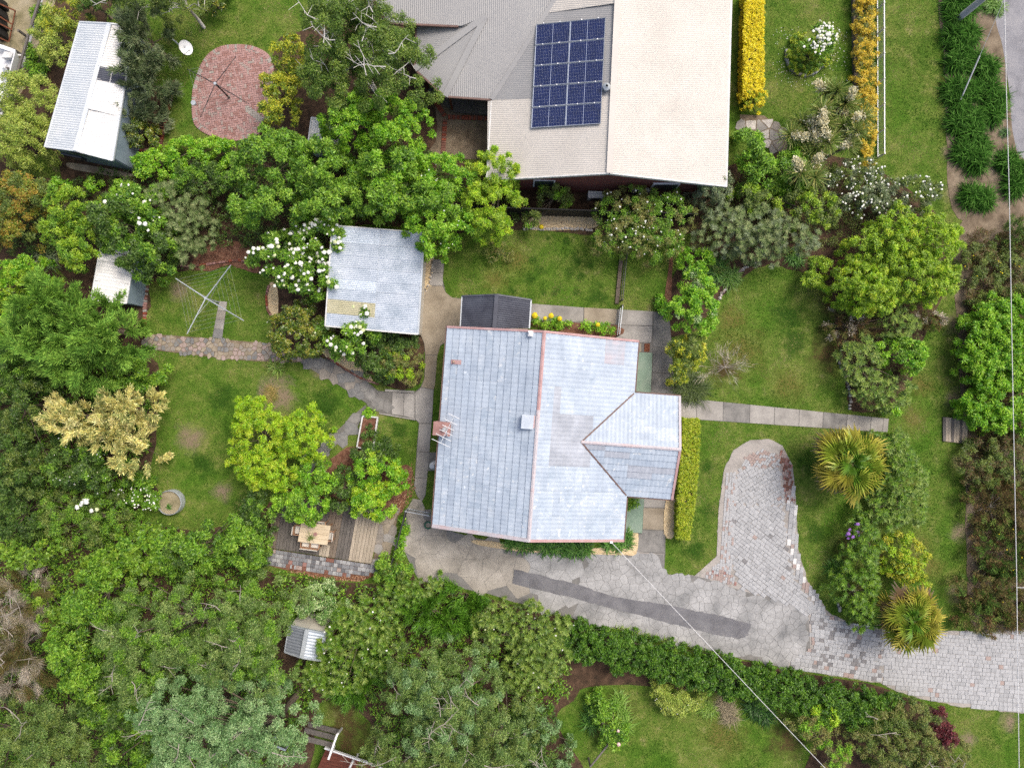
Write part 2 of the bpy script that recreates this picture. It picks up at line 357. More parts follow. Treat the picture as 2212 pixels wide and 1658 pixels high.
def inpoly(x, y, poly):
    poly = np.asarray(poly); r = np.zeros(len(x), bool); j = len(poly) - 1
    for i in range(len(poly)):
        xi, yi = poly[i]; xj, yj = poly[j]
        c = ((yi > y) != (yj > y)) & (x < (xj - xi) * (y - yi) / (yj - yi + 1e-12) + xi)
        r ^= c; j = i
    return r
def smoothpoly(pts, n=4):
    """closed Catmull-Rom through the corners"""
    out = []; m = len(pts)
    for i in range(m):
        p0, p1, p2, p3 = (np.array(pts[(i + k - 1) % m], float) for k in range(4))
        for t in np.linspace(0, 1, n, endpoint=False):
            out.append(tuple(0.5 * (2 * p1 + (p2 - p0) * t + (2 * p0 - 5 * p1 + 4 * p2 - p3) * t * t + (3 * p1 - p0 - 3 * p2 + p3) * t ** 3)))
    return out
EXCL = []       # outlines (survey grid) where no lawn grows
def sheet(name, uv, z, mat, parent=None, base=-0.06, excl=True, kind='structure', side=None, grow=0):
    if excl: EXCL.append(uv)
    o = MB().prism([P2(p) for p in uv], base, z, 0, 0.0).build(name, [mat], parent)
    if parent is None: o['kind'] = kind
    return o
UNIT = {}
def unit_brick(mat):
    if mat not in UNIT:
        a = MB(); b = 0.5; t = 0.44
        a.v = [(-b, -b, 0), (b, -b, 0), (b, b, 0), (-b, b, 0), (-b, -b, .85), (b, -b, .85), (b, b, .85), (-b, b, .85), (-t, -t, 1), (t, -t, 1), (t, t, 1), (-t, t, 1)]
        for k in (0, 4):
            for j in range(4): a.f.append((k + j, k + (j + 1) % 4, k + 4 + (j + 1) % 4, k + 4 + j)); a.m.append(0)
        a.f.append((8, 9, 10, 11)); a.m.append(0)
        me = bpy.data.meshes.new('brick'); me.from_pydata(a.v, [], a.f); me.materials.append(MAT[mat]); UNIT[mat] = me
    return UNIT[mat]
def pieces(parent, name, items, limit=300, rest='paving_field'):
    """items: (x, y, z, lx, ly, h, angle, material); the largest as objects, what is past the limit as one joined part"""
    items = sorted(items, key=lambda t: -t[3] * t[4]); mats = sorted({t[7] for t in items})
    for (x, y, z, lx, ly, h, an, mt) in items[:limit]:
        o = link(bpy.data.objects.new(name, unit_brick(mt)))
        o.matrix_basis = Matrix.Translation((x, y, z)) @ Matrix.Rotation(an, 4, 'Z') @ Matrix.Diagonal((lx, ly, h, 1))
        par(o, parent)
    if len(items) > limit:
        b = MB()
        for (x, y, z, lx, ly, h, an, mt) in items[limit:]:
            i = len(b.v); M = Matrix.Translation((x, y, z)) @ Matrix.Rotation(an, 4, 'Z') @ Matrix.Diagonal((lx, ly, h, 1))
            me = unit_brick(mt)
            b.v += [tuple(M @ w.co) for w in me.vertices]
            for pl in me.polygons: b.f.append(tuple(i + k for k in pl.vertices)); b.m.append(mats.index(mt))
        b.build(rest, mats, parent)['kind'] = 'stuff'
def voronoi(uvpoly, cell, jitter=0.42, gap=0.012, seed=1):
    """irregular stones filling an outline (survey grid); returns polygons in metres"""
    r = np.random.default_rng(seed); w = np.array([P2(p) for p in uvpoly]); x0, y0 = w.min(0) - cell; x1, y1 = w.max(0) + cell
    gx, gy = np.meshgrid(np.arange(x0, x1, cell), np.arange(y0, y1, cell)); pts = np.c_[gx.ravel(), gy.ravel()]
    pts[:, 0] += (np.round((pts[:, 1] - y0) / cell) % 2) * cell * .5
    pts += r.uniform(-jitter, jitter, pts.shape) * cell
    ins = inpoly(pts[:, 0], pts[:, 1], w); out = []
    for p in pts[ins]:
        nb = pts[(np.abs(pts - p) < cell * 2.4).all(1)]
        poly = [p + np.array(d) * cell * 1.2 for d in ((-1, -1), (1, -1), (1, 1), (-1, 1))]
        for o in nb:
            d = o - p; L = np.hypot(*d)
            if L < 1e-6: continue
            n = d / L; k = L / 2 - gap / 2; new = []
            for i in range(len(poly)):
                a, b = poly[i], poly[(i + 1) % len(poly)]; da, db = (a - p) @ n - k, (b - p) @ n - k
                if da <= 0: new.append(a)
                if da * db < 0: new.append(a + (b - a) * da / (da - db))
            poly = new
            if len(poly) < 3: break
        if len(poly) >= 3: out.append([tuple(a) for a in poly])
    return out
def ico(sub=1):
    b = bmesh.new(); bmesh.ops.create_icosphere(b, subdivisions=sub, radius=1.0); return b
BALL = {}
def ball_mesh(mat, sub=1, rough=0.12):
    k = (mat, sub)
    if k not in BALL:
        b = ico(sub); me = bpy.data.meshes.new('flower')
        for v in b.verts: v.co *= 1 + random.uniform(-rough, rough)
        b.to_mesh(me); b.free(); me.materials.append(MAT[mat]); BALL[k] = me
    return BALL[k]
# ------------------------------------------------------------------ ground, beds, paths
g = MB().face([(-250, -250, 0), (250, -250, 0), (250, 250, 0), (-250, 250, 0)]).build('ground', 'grass'); g['kind'] = 'structure'
BEDN = [0]; SOFT = []
def bed(uv, mat, z=0.012, n=3):
    BEDN[0] += 1; z += BEDN[0] * .0011
    p = smoothpoly(uv, n * 2 if len(uv) > 6 else n); p = [(a + random.uniform(-2.2, 2.2), b + random.uniform(-2.2, 2.2)) for a, b in p] if mat in ('mulch', 'dirt', 'drygrass', 'redmulch') else p
    (SOFT if mat in ('mulch', 'dirt', 'drygrass', 'redmulch') else EXCL).append(p)
    o = MB().prism([P2(a) for a in p], -0.05, z).build('garden_bed', mat); o['kind'] = 'structure'; return o
bed([(300, 345), (430, 325), (560, 305), (690, 300), (715, 225), (920, 200), (1000, 345), (1120, 400), (1500, 412), (1500, 500), (1290, 508), (1130, 497), (975, 505), (955, 545), (920, 500), (770, 490), (700, 560), (600, 600), (545, 578), (500, 570), (440, 575), (380, 590), (325, 615), (320, 670), (240, 690), (100, 560), (0, 545), (-40, 380), (120, 385)], 'mulch')
bed([(-60, 570), (120, 590), (250, 680), (310, 672), (318, 720), (318, 760), (345, 800), (340, 930), (325, 1030), (345, 1070), (290, 1115), (420, 1145), (560, 1105), (598, 1060), (580, 1200), (590, 1235), (830, 1262), (880, 1215), (905, 1255), (1000, 1280), (1210, 1332), (1420, 1388), (1700, 1445), (1900, 1482), (1940, 1510), (1900, 1540), (1600, 1500), (1300, 1478), (1240, 1510), (1200, 1560), (1260, 1720), (850, 1720), (800, 1560), (690, 1520), (600, 1720), (-60, 1720)], 'mulch', n=2)
bed([(590, 612), (700, 560), (722, 700), (905, 722), (915, 760), (905, 828), (850, 840), (800, 806), (700, 772), (640, 765), (600, 740), (582, 670)], 'mulch')
bed([(1500, 480), (1500, 400), (1660, 330), (1830, 340), (1900, 370), (2030, 470), (2050, 600), (1990, 740), (1960, 850), (1895, 888), (1838, 884), (1830, 850), (1806, 720), (1790, 622), (1700, 580), (1640, 577), (1560, 640), (1530, 700), (1440, 722), (1452, 600), (1480, 560)], 'mulch')
bed([(2035, -30), (2150, -30), (2172, 120), (2180, 220), (2225, 330), (2225, 470), (2070, 470), (2045, 300), (2040, 150)], 'dirt')
bed([(2075, 480), (2240, 480), (2240, 1366), (2110, 1366), (2088, 1200), (2085, 1000), (2070, 760)], 'dirt')
bed([(690, 1010), (760, 965), (850, 1000), (890, 1010), (880, 1060), (840, 1120), (600, 1120), (600, 1060)], 'redmulch')
bed([(1800, 1525), (1920, 1500), (2030, 1535), (2055, 1600), (2020, 1740), (1740, 1740)], 'mulch')
bed([(100, 160), (100, 20), (190, -30), (250, -20), (230, 60), (265, 200), (345, 190), (350, 320), (300, 390), (150, 400), (110, 320), (0, 380), (-30, 220)], 'mulch')
bed([(570, 300), (560, 250), (600, 90), (670, 60), (760, -20), (830, 0), (920, 120), (925, 330), (690, 330)], 'mulch')
bed([(410, 575), (465, 520), (540, 535), (560, 590), (500, 572), (450, 585)], 'redmulch', 0.018)
bed([(1790, 560), (1830, 545), (1850, 590), (1800, 605)], 'redmulch', 0.018)
bed([(1150, 470), (1285, 465), (1285, 492), (1150, 497)], 'gravel', 0.02)
bed([(1445, 560), (1453, 560), (1448, 660), (1436, 660)], 'redmulch', 0.018)
bed([(584, 610), (600, 625), (600, 690), (586, 690), (577, 650)], 'gravel', 0.018)
bed([(700, 752), (735, 762), (790, 800), (806, 826), (780, 818), (705, 772)], 'gravel', 0.018)
bed([(921, 545), (937, 540), (932, 620), (915, 638), (915, 600)], 'gravel', 0.016)
bed([(1150, 695), (1330, 702), (1330, 728), (1180, 712)], 'redmulch', 0.018)
bed([(1030, 1165), (1140, 1178), (1260, 1184), (1360, 1178), (1360, 1196), (1290, 1196), (1150, 1192), (1035, 1176)], 'gravel', 0.05)
bed([(1438, 1080), (1460, 1080), (1456, 1156), (1434, 1152)], 'gravel', 0.05)
bed([(1360, 1145), (1378, 1148), (1374, 1195), (1350, 1192)], 'gravel', 0.052)
bed([(-60, -40), (118, -40), (85, 90), (25, 235), (-60, 260)], 'drygrass')
bed([(1640, 270), (1600, 250), (1640, 300), (1690, 330), (1660, 290)], 'dirt')
# paved yard of the neighbour
EXCL.append([(905, 180), (1060, 215), (1055, 345), (905, 345)])
yard = sheet('patio', [(905, 205), (1062, 205), (1058, 344), (905, 344)], 0.022, 'dirt', excl=False)
its = []
def brick_row(a, b, n, wid, mats, z=0.02, h=0.06, gap=0.012, out=None):
    a = Vector(P2(a)).to_3d(); b = Vector(P2(b)).to_3d(); d = b - a; L = d.length / n; an = math.atan2(d.y, d.x)
    for i in range(n):
        p = a + d * ((i + .5) / n)
        (its if out is None else out).append((p.x, p.y, z, L - gap, wid, h, an + random.uniform(-.03, .03), random.choice(mats)))
brick_row(q(1, 0, 1490, 780), q(1, 0, 1640, 1000), 13, 0.24, ['brick_red', 'paver_deepred'])
brick_row(q(1, 0, 1665, 1010), q(1, 0, 2020, 1020), 18, 0.24, ['brick_red', 'paver_deepred'])
brick_row(q(1, 0, 1640, 1030), q(1, 0, 1622, 1315), 14, 0.24, ['brick_red', 'paver_deepred'])
pieces(yard, 'brick', its)

# road on the right, kept loose at its edge
road = sheet('road', smoothpoly([(2150, -60), (2400, -60), (2400, 370), (2225, 350), (2190, 300), (2180, 200), (2165, 100), (2150, 40)], 4), 0.02, 'road')

# concrete paths, cast in bays with joints
def bays(name, outline, cuts, mats, z=0.035, gap=0.5, base='joint'):
    """outline sheet at the bottom; each bay a slab on top. cuts: list of quads in survey units"""
    root = sheet(name, outline, z - 0.02, base)
    for i, c in enumerate(cuts):
        cx = sum(p[0] for p in c) / len(c); cy = sum(p[1] for p in c) / len(c)
        pts = []
        for p in c:
            d = math.hypot(cx - p[0], cy - p[1]); pts.append((p[0] + (cx - p[0]) / d * gap, p[1] + (cy - p[1]) / d * gap))
        MB().prism([P2(p) for p in pts], 0.0, z + random.uniform(-.003, .003), 0, 0.006).build('slab', mats[i % len(mats)], root)
    return root
def strip_bays(a0, a1, b0, b1, n, ts=None):
    """n bays between edge a (a0->a1) and edge b (b0->b1)"""
    ts = ts or [i / n for i in range(n + 1)]; L = lambda p, r, t: (p[0] + (r[0] - p[0]) * t, p[1] + (r[1] - p[1]) * t)
    return [[L(a0, a1, s), L(a0, a1, t), L(b0, b1, t), L(b0, b1, s)] for s, t in zip(ts, ts[1:])]
# front path of eight slabs
tA, tB = q(2, 2, 1470, 110), q(3, 2, 1050, 290); bA, bB = q(2, 2, 1470, 290), q(3, 2, 1040, 480)
xs = [q(2, 2, 1470, 0)[0], q(2, 2, 1612, 0)[0], q(2, 2, 1840, 0)[0], q(2, 2, 2070, 0)[0], q(3, 2, 70, 0)[0], q(3, 2, 280, 0)[0], q(3, 2, 485, 0)[0], q(3, 2, 690, 0)[0], q(3, 2, 895, 0)[0], q(3, 2, 1000, 0)[0], q(3, 2, 1045, 0)[0]]
ts = [(x - xs[0]) / (xs[-1] - xs[0]) for x in xs]
bays('front_path', [tA, tB, (bB[0], bB[1] - 18), bA], strip_bays(tA, tB, bA, (bB[0], bB[1] - 18), 10, ts), ['concrete', 'concrete', 'concrete_dark', 'concrete'])
# path north of the house and the yard east of it
bays('side_path', [(1144, 655), q(2, 1, 640, 990), q(2, 1, 1240, 1022), q(2, 1, 1380, 1038), q(2, 1, 1400, 1300), q(2, 1, 1420, 1653), q(2, 2, 1480, 80), q(2, 2, 1480, 130), (1300, 860), (1300, 720), q(2, 1, 930, 1140), (1144, 695)],
     [[(1146, 656), q(2, 1, 640, 990), q(2, 1, 640, 1115), (1146, 694)], [q(2, 1, 645, 990), q(2, 1, 930, 1005), q(2, 1, 915, 1135), q(2, 1, 645, 1118)],
      [q(2, 1, 935, 1006), q(2, 1, 1238, 1024), q(2, 1, 1234, 1148), q(2, 1, 935, 1138)], [q(2, 1, 935, 1142), q(2, 1, 1234, 1152), q(2, 1, 1226, 1290), q(2, 1, 1100, 1290), q(2, 1, 900, 1300)],
      [q(2, 1, 1245, 1030), q(2, 1, 1380, 1040), q(2, 1, 1400, 1335), q(2, 1, 1236, 1328)], [q(2, 1, 1236, 1338), q(2, 1, 1400, 1345), q(2, 1, 1410, 1560), q(2, 1, 1234, 1545)],
      [q(2, 1, 1234, 1550), q(2, 1, 1412, 1564), q(2, 2, 1470, 85), q(2, 2, 1218, 70)], [q(2, 1, 1000, 1292), q(2, 1, 1140, 1296), q(2, 1, 1140, 1372), q(2, 1, 1000, 1372)]],
     ['concrete', 'concrete_warm', 'concrete', 'concrete', 'concrete_dark', 'concrete_dark', 'concrete_dark', 'concrete_warm'])  # dark bays on the east side: shrub shadow put into the slab colour
gp = MB().prism([P2(p) for p in (q(2, 1, 1040, 1372), q(2, 1, 1230, 1382), q(2, 2, 1216, 70), q(2, 2, 1020, 60))], 0, 0.14, 0, 0.01).build('porch_step', 'greenpaint')
tag(gp, 'green painted concrete porch step against the east wall, north of the front gable', 'step', 'green porch steps')
dr = MB().prism([P2(p) for p in (q(2, 1, 1165, 1300), q(2, 1, 1212, 1300), q(2, 1, 1208, 1370), q(2, 1, 1162, 1370))], 0, 0.045).build('drain_cover', ['rust']); tag(dr, 'small rusty drain cover in the concrete beside the green porch step', 'drain')
# front yard slabs by the second porch
fy = bays('entry_path', [q(2, 2, 960, 960), q(2, 2, 1350, 975), q(2, 2, 1345, 1440), q(2, 2, 1330, 1660), q(2, 2, 1000, 1660), q(2, 2, 1080, 1440)],
     [[q(2, 2, 1160, 975), q(2, 2, 1350, 980), q(2, 2, 1348, 1055), q(2, 2, 1158, 1050)], [q(2, 2, 1156, 1056), q(2, 2, 1348, 1062), q(2, 2, 1342, 1250), q(2, 2, 1148, 1240)],
      [q(2, 2, 1120, 1246), q(2, 2, 1342, 1255), q(2, 2, 1338, 1445), q(2, 2, 1095, 1430)]], ['concrete', 'concrete_warm', 'concrete_dark'], z=0.038)
gp2 = MB().prism([P2(p) for p in (q(2, 2, 980, 950), q(2, 2, 1160, 962), q(2, 2, 1142, 1272), q(2, 2, 985, 1262))], 0, 0.14, 0, 0.01).build('porch_step', 'greenpaint')
tag(gp2, 'green painted concrete porch step tucked south of the front gable', 'step', 'green porch steps')

# west side: patio between garage and house, path running south
wp = [(933, 560), (960, 560), q(1, 1, 1620, 750), q(1, 1, 1645, 860), q(1, 1, 1700, 905), q(1, 1, 1790, 915), (1140, 650), (1140, 720), q(1, 1, 1690, 1180), q(1, 1, 1650, 1285), q(1, 1, 1600, 1320), q(1, 1, 1572, 1400), q(1, 1, 1552, 1653), q(1, 2, 1540, 40), q(1, 2, 1530, 250), q(1, 2, 1505, 580), q(1, 2, 1490, 740), q(1, 2, 1470, 950), q(1, 2, 1440, 1000), q(1, 2, 1400, 960), q(1, 2, 1372, 880), q(1, 2, 1380, 800), q(1, 2, 1400, 500), q(1, 2, 1416, 330), q(1, 2, 1380, 295), q(1, 2, 1270, 270), q(1, 2, 1085, 240), q(1, 2, 980, 200), q(1, 2, 965, 160), q(1, 2, 1040, 60), q(1, 2, 1130, 60), q(1, 2, 1370, 70), q(1, 2, 1430, 20), q(1, 1, 1462, 1600), q(1, 1, 1468, 1400), q(1, 1, 1460, 1300), q(1, 1, 1430, 1230), q(1, 1, 1400, 1220), q(1, 1, 1440, 900), q(1, 1, 1500, 830), q(1, 1, 1518, 700)]
wroot = sheet('west_path', wp, 0.03, 'joint')
def wbay(pts, mat):
    MB().prism([P2(p) for p in pts], 0.0, 0.042 + random.uniform(-.003, .003), 0, 0.006).build('slab', mat, wroot)
wbay([(934, 561), (959, 561), q(1, 1, 1622, 690), q(1, 1, 1520, 690)], 'concrete')
wbay([q(1, 1, 1520, 695), q(1, 1, 1621, 695), q(1, 1, 1619, 800), q(1, 1, 1508, 800)], 'concrete')
wbay([q(1, 1, 1506, 806), q(1, 1, 1620, 806), q(1, 1, 1645, 862), q(1, 1, 1702, 908), q(1, 1, 1790, 918), (1140, 651), (1140, 719), q(1, 1, 1690, 1178), q(1, 1, 1652, 1282), q(1, 1, 1600, 1318), q(1, 1, 1574, 1398), q(1, 1, 1470, 1398), q(1, 1, 1462, 1300), q(1, 1, 1432, 1228), q(1, 1, 1402, 1218), q(1, 1, 1442, 902)], 'concrete_warm')
wbay([q(1, 1, 1470, 1404), q(1, 1, 1572, 1404), q(1, 1, 1554, 1650), q(1, 2, 1542, 40), q(1, 2, 1436, 20), q(1, 1, 1464, 1600)], 'concrete_warm')
wbay([q(1, 2, 1434, 26), q(1, 2, 1541, 44), q(1, 2, 1531, 250), q(1, 2, 1524, 330), q(1, 2, 1418, 328), q(1, 2, 1384, 295), q(1, 2, 1384, 74)], 'concrete')
wbay([q(1, 2, 1418, 334), q(1, 2, 1523, 336), q(1, 2, 1506, 578), q(1, 2, 1400, 570)], 'concrete')
wbay([q(1, 2, 1400, 576), q(1, 2, 1505, 584), q(1, 2, 1490, 740), q(1, 2, 1486, 800), q(1, 2, 1384, 796)], 'concrete')
wbay([q(1, 2, 1383, 802), q(1, 2, 1485, 806), q(1, 2, 1471, 948), q(1, 2, 1440, 998), q(1, 2, 1402, 958), q(1, 2, 1374, 880)], 'concrete')
wbay([q(1, 2, 1290, 75), q(1, 2, 1378, 74), q(1, 2, 1378, 292), q(1, 2, 1285, 268)], 'concrete')
wbay([q(1, 2, 1190, 66), q(1, 2, 1284, 74), q(1, 2, 1280, 266), q(1, 2, 1182, 252)], 'concrete')
# kerb edging along that path
EXCL.append([(820, 905), (900, 925), (900, 915), (820, 895)])
kb = MB(); kb.bar(P(*q(1, 2, 1075, 245), .04), P(*q(1, 2, 1385, 300), .04), .07, .1)
k_ = kb.build('kerb', 'concrete'); k_['kind'] = 'structure'
kb = MB(); kb.bar(P(*q(1, 2, 1125, 48), .05), P(*q(1, 2, 1375, 62), .05), .12, .1); k_ = kb.build('kerb', 'concrete'); k_['kind'] = 'structure'

# irregular stone paths
def crazy(name, outline, cell, mats, z=0.045, seed=1, base='joint', limit=300, gap=0.014):
    root = sheet(name, outline, z - 0.015, base)
    st = voronoi(outline, cell, seed=seed, gap=gap); rest = MB()
    for i, pl in enumerate(st):
        mt = mats[int(rng.integers(len(mats)))]
        if i < limit: MB().prism(pl, 0.0, z + random.uniform(-.006, .006), 0, 0.005).build('stone', mt, root)
        else: rest.prism(pl, 0.0, z + random.uniform(-.006, .006), mats.index(mt), 0.005)
    if rest.v: rest.build('stone_field', mats, root)['kind'] = 'stuff'
    return root
crazy('cobble_path', [q(0, 1, 1250, 1215), q(0, 1, 1700, 1245), q(0, 1, 2212, 1290), q(1, 1, 150, 1300), q(1, 1, 290, 1385), q(1, 1, 390, 1420), q(1, 1, 395, 1458), q(1, 1, 300, 1462), q(1, 1, 0, 1450), q(0, 1, 1900, 1425), q(0, 1, 1700, 1400), q(0, 1, 1400, 1365), q(0, 1, 1230, 1340)], 0.24, ['slate_b', 'slate_a', 'concrete_warm', 'paver_red'], seed=3, base='dirt', gap=0.03)
crazy('stone_path', [q(1, 1, 392, 1425), q(1, 1, 640, 1432), q(1, 1, 770, 1505), q(1, 1, 1000, 1650), q(1, 2, 1060, 50), q(1, 2, 1190, 66), q(1, 2, 1182, 250), q(1, 2, 1085, 240), q(1, 2, 980, 198), q(1, 2, 965, 158), q(1, 2, 720, 0), q(1, 1, 560, 1562), q(1, 1, 400, 1465)], 0.52, ['slate_a', 'concrete_dark', 'slate_b'], seed=5, z=0.047)
crazy('stone_path', [q(1, 2, 965, 168), q(1, 2, 950, 225), q(1, 2, 920, 300), q(1, 2, 870, 390), q(1, 2, 700, 520), q(1, 2, 560, 655), q(1, 2, 430, 750), q(1, 2, 380, 720), q(1, 2, 560, 540), q(1, 2, 700, 405), q(1, 2, 870, 245)], 0.62, ['concrete_dark', 'slate_a'], seed=8, z=0.046)
bays('stepping_path', [q(0, 1, 1885, 935), q(0, 1, 1955, 940), q(0, 1, 1910, 1262), q(0, 1, 1825, 1252)], strip_bays(q(0, 1, 1885, 935), q(0, 1, 1828, 1250), q(0, 1, 1955, 940), q(0, 1, 1912, 1260), 4, [0, .25, .5, .75, 1]), ['concrete', 'slate_b', 'concrete', 'slate_a'])

# ------------------------------------------------------------------ driveway: cracked concrete, pavers, asphalt patch
drv0 = [(880, 1098), (930, 1100), (935, 1135), (1030, 1162), (1140, 1180), (1270, 1196), (1360, 1196), (1375, 1190), (1433, 1196), (1436, 1240), (1512, 1243), (1548, 1200), (1552, 1100), (1565, 1012), (1585, 972), (1620, 950), (1660, 948), (1690, 962), (1712, 1005), (1720, 1100), (1724, 1185), (1745, 1255), (1790, 1322), (1830, 1343), (1900, 1358), (2060, 1362), (2240, 1360), (2400, 1360), (2400, 1560), (2215, 1540), (2080, 1526), (1990, 1508), (1930, 1490), (1900, 1474), (1700, 1442), (1420, 1382), (1210, 1328), (1050, 1280), (905, 1252), (885, 1215), (870, 1180), (868, 1130)]
drv = []
for a_, b_ in zip(drv0, drv0[1:] + drv0[:1]):
    n_ = max(1, int(math.hypot(b_[0] - a_[0], b_[1] - a_[1]) / 9))
    drv += [(a_[0] + (b_[0] - a_[0]) * k_ / n_ + random.uniform(-1.6, 1.6), a_[1] + (b_[1] - a_[1]) * k_ / n_ + random.uniform(-1.6, 1.6)) for k_ in range(n_)]
drive = sheet('driveway', drv, 0.02, 'sandjoint')
MB().prism([P2(p) for p in ((1500, 1243), (1548, 1200), (1552, 1100), (1565, 1012), (1585, 972), (1620, 950), (1660, 948), (1690, 962), (1712, 1005), (1716, 1060), (1660, 985), (1610, 1000), (1588, 1060), (1578, 1200), (1590, 1262))], 0, .027).build('sandy_margin', 'sandjoint', drive)
conc = [(880, 1098), (930, 1100), (935, 1135), (1030, 1162), (1140, 1180), (1270, 1196), (1433, 1196), (1436, 1240), (1512, 1243), (1560, 1262), (1640, 1285), (1745, 1300), (1750, 1400), (1690, 1440), (1420, 1382), (1210, 1328), (1050, 1280), (905, 1252), (885, 1215), (870, 1180), (868, 1130)]
asp0 = [(1112, 1229), (1215, 1253), (1330, 1288), (1450, 1308), (1540, 1325), (1622, 1346), (1615, 1372), (1596, 1378), (1530, 1366), (1400, 1332), (1200, 1281), (1107, 1259)]
asp = [(a + random.uniform(-1.6, 1.6), b + random.uniform(-1.6, 1.6)) for a, b in [l_ for a0_, b0_ in zip(asp0, asp0[1:] + asp0[:1]) for l_ in [(a0_[0] + (b0_[0] - a0_[0]) * t_, a0_[1] + (b0_[1] - a0_[1]) * t_) for t_ in np.linspace(0, 1, 8, endpoint=False)]]]
MB().prism([P2(p) for p in conc], 0, .0225).build('crack_bed', 'crack', drive)
cr = MB()
wst = [(880, 1098), (930, 1100), (935, 1135), (1030, 1162), (1140, 1180), (1270, 1196), (1250, 1262), (1240, 1334), (1210, 1328), (1050, 1280), (905, 1252), (885, 1215), (870, 1180), (868, 1130)]
est = [(1270, 1196), (1433, 1196), (1436, 1240), (1512, 1243), (1560, 1262), (1640, 1285), (1745, 1300), (1750, 1400), (1690, 1440), (1420, 1382), (1240, 1334), (1250, 1262)]
big = voronoi(wst, 0.95, seed=11, gap=0.012, jitter=.46) + voronoi(est, 0.40, seed=12, gap=0.013, jitter=.46)
for i, pl in enumerate(big):
    cx = np.mean([p[0] for p in pl]); cy = np.mean([p[1] for p in pl])
    m = 'drive_warm' if cx < 1.0 else 'drive'
    MB().prism(pl, 0.0, 0.034 + random.uniform(-.003, .003), 0, 0.004).build('cracked_slab', m, drive)
MB().prism([P2(p) for p in asp], 0.0, 0.05, 0, 0.008).build('asphalt_patch', 'asphalt', drive)
pv = []
def paver_grid(outline, an, lx, ly, mats, weights, seed, z=0.02, h=0.03, jit=0.02, bond=.5):
    r = np.random.default_rng(seed); w = np.array([P2(p) for p in outline]); c = w.mean(0); R = np.array([[math.cos(an), -math.sin(an)], [math.sin(an), math.cos(an)]])
    L = (w - c) @ R; x0, y0 = L.min(0); x1, y1 = L.max(0); y = y0; row = 0
    while y < y1:
        hh = ly * r.uniform(.85, 1.15); x = x0 - lx * r.uniform(0, 1)
        while x < x1:
            ll = lx * (r.choice([1.0, 1.0, .62, .8]) * r.uniform(.92, 1.08)); p = np.array([x + ll / 2, y + hh / 2]) @ R.T + c
            if inpoly(np.array([p[0]]), np.array([p[1]]), w)[0]:
                pv.append((p[0] + r.normal(0, .004), p[1] + r.normal(0, .004), z, ll - .012, hh - .012, h + r.uniform(-.005, .005), an + r.normal(0, jit), str(r.choice(mats, p=weights))))
            x += ll
        y += hh
G = ['paver_light', 'paver_mid', 'paver_dark', 'paver_red']
paver_grid([(1578, 1090), (1690, 1090), (1700, 1180), (1716, 1250), (1760, 1310), (1750, 1330), (1680, 1296), (1600, 1272), (1578, 1200)], math.radians(-38), .30, .19, G, [.74, .24, .015, .005], 21)
paver_grid([(1590, 1030), (1600, 1010), (1685, 1010), (1694, 1090), (1578, 1090)], math.radians(32), .26, .18, G, [.78, .2, .01, .01], 22)
paver_grid([(1600, 1010), (1610, 985), (1650, 968), (1685, 990), (1687, 1010)], math.radians(55), .22, .13, ['paver_red', 'paver_light'], [.55, .45], 23)
for a_ in range(1558, 1582, 8):
    paver_grid([(a_ + 10, 1020), (a_ + 18, 1020), (a_ + 6, 1230), (a_ - 4, 1230)], math.radians(86), .24, .13, ['paver_light', 'paver_red'], [.85, .15], a_)
paver_grid([(1690, 968), (1710, 1005), (1716, 1085), (1696, 1085), (1690, 1020), (1680, 985)], math.radians(75), .2, .12, ['paver_deepred', 'paver_red', 'brick_rose'], [.45, .4, .15], 24)
paver_grid([(1700, 1050), (1718, 1050), (1722, 1185), (1742, 1255), (1788, 1322), (1768, 1318), (1722, 1255), (1704, 1190)], math.radians(85), .34, .2, ['paver_light', 'paver_white', 'paver_mid', 'paver_red'], [.62, .1, .25, .03], 25)
paver_grid([(1518, 1245), (1552, 1215), (1576, 1225), (1590, 1262), (1560, 1258)], math.radians(82), .2, .13, ['paver_red', 'brick_rose', 'paver_light'], [.5, .08, .42], 26)
paver_grid([(1750, 1300), (1792, 1326), (1830, 1346), (1905, 1362), (1905, 1472), (1700, 1440), (1752, 1396)], math.radians(-8), .27, .22, G, [.46, .34, .15, .05], 27)
paver_grid([(1905, 1362), (2060, 1366), (2260, 1364), (2260, 1540), (2080, 1522), (1990, 1504), (1935, 1486), (1905, 1472)], math.radians(-4), .27, .22, ['paver_light', 'paver_mid', 'paver_red'], [.78, .20, .02], 28)
pieces(drive, 'paver', pv, 300, 'paver_field')

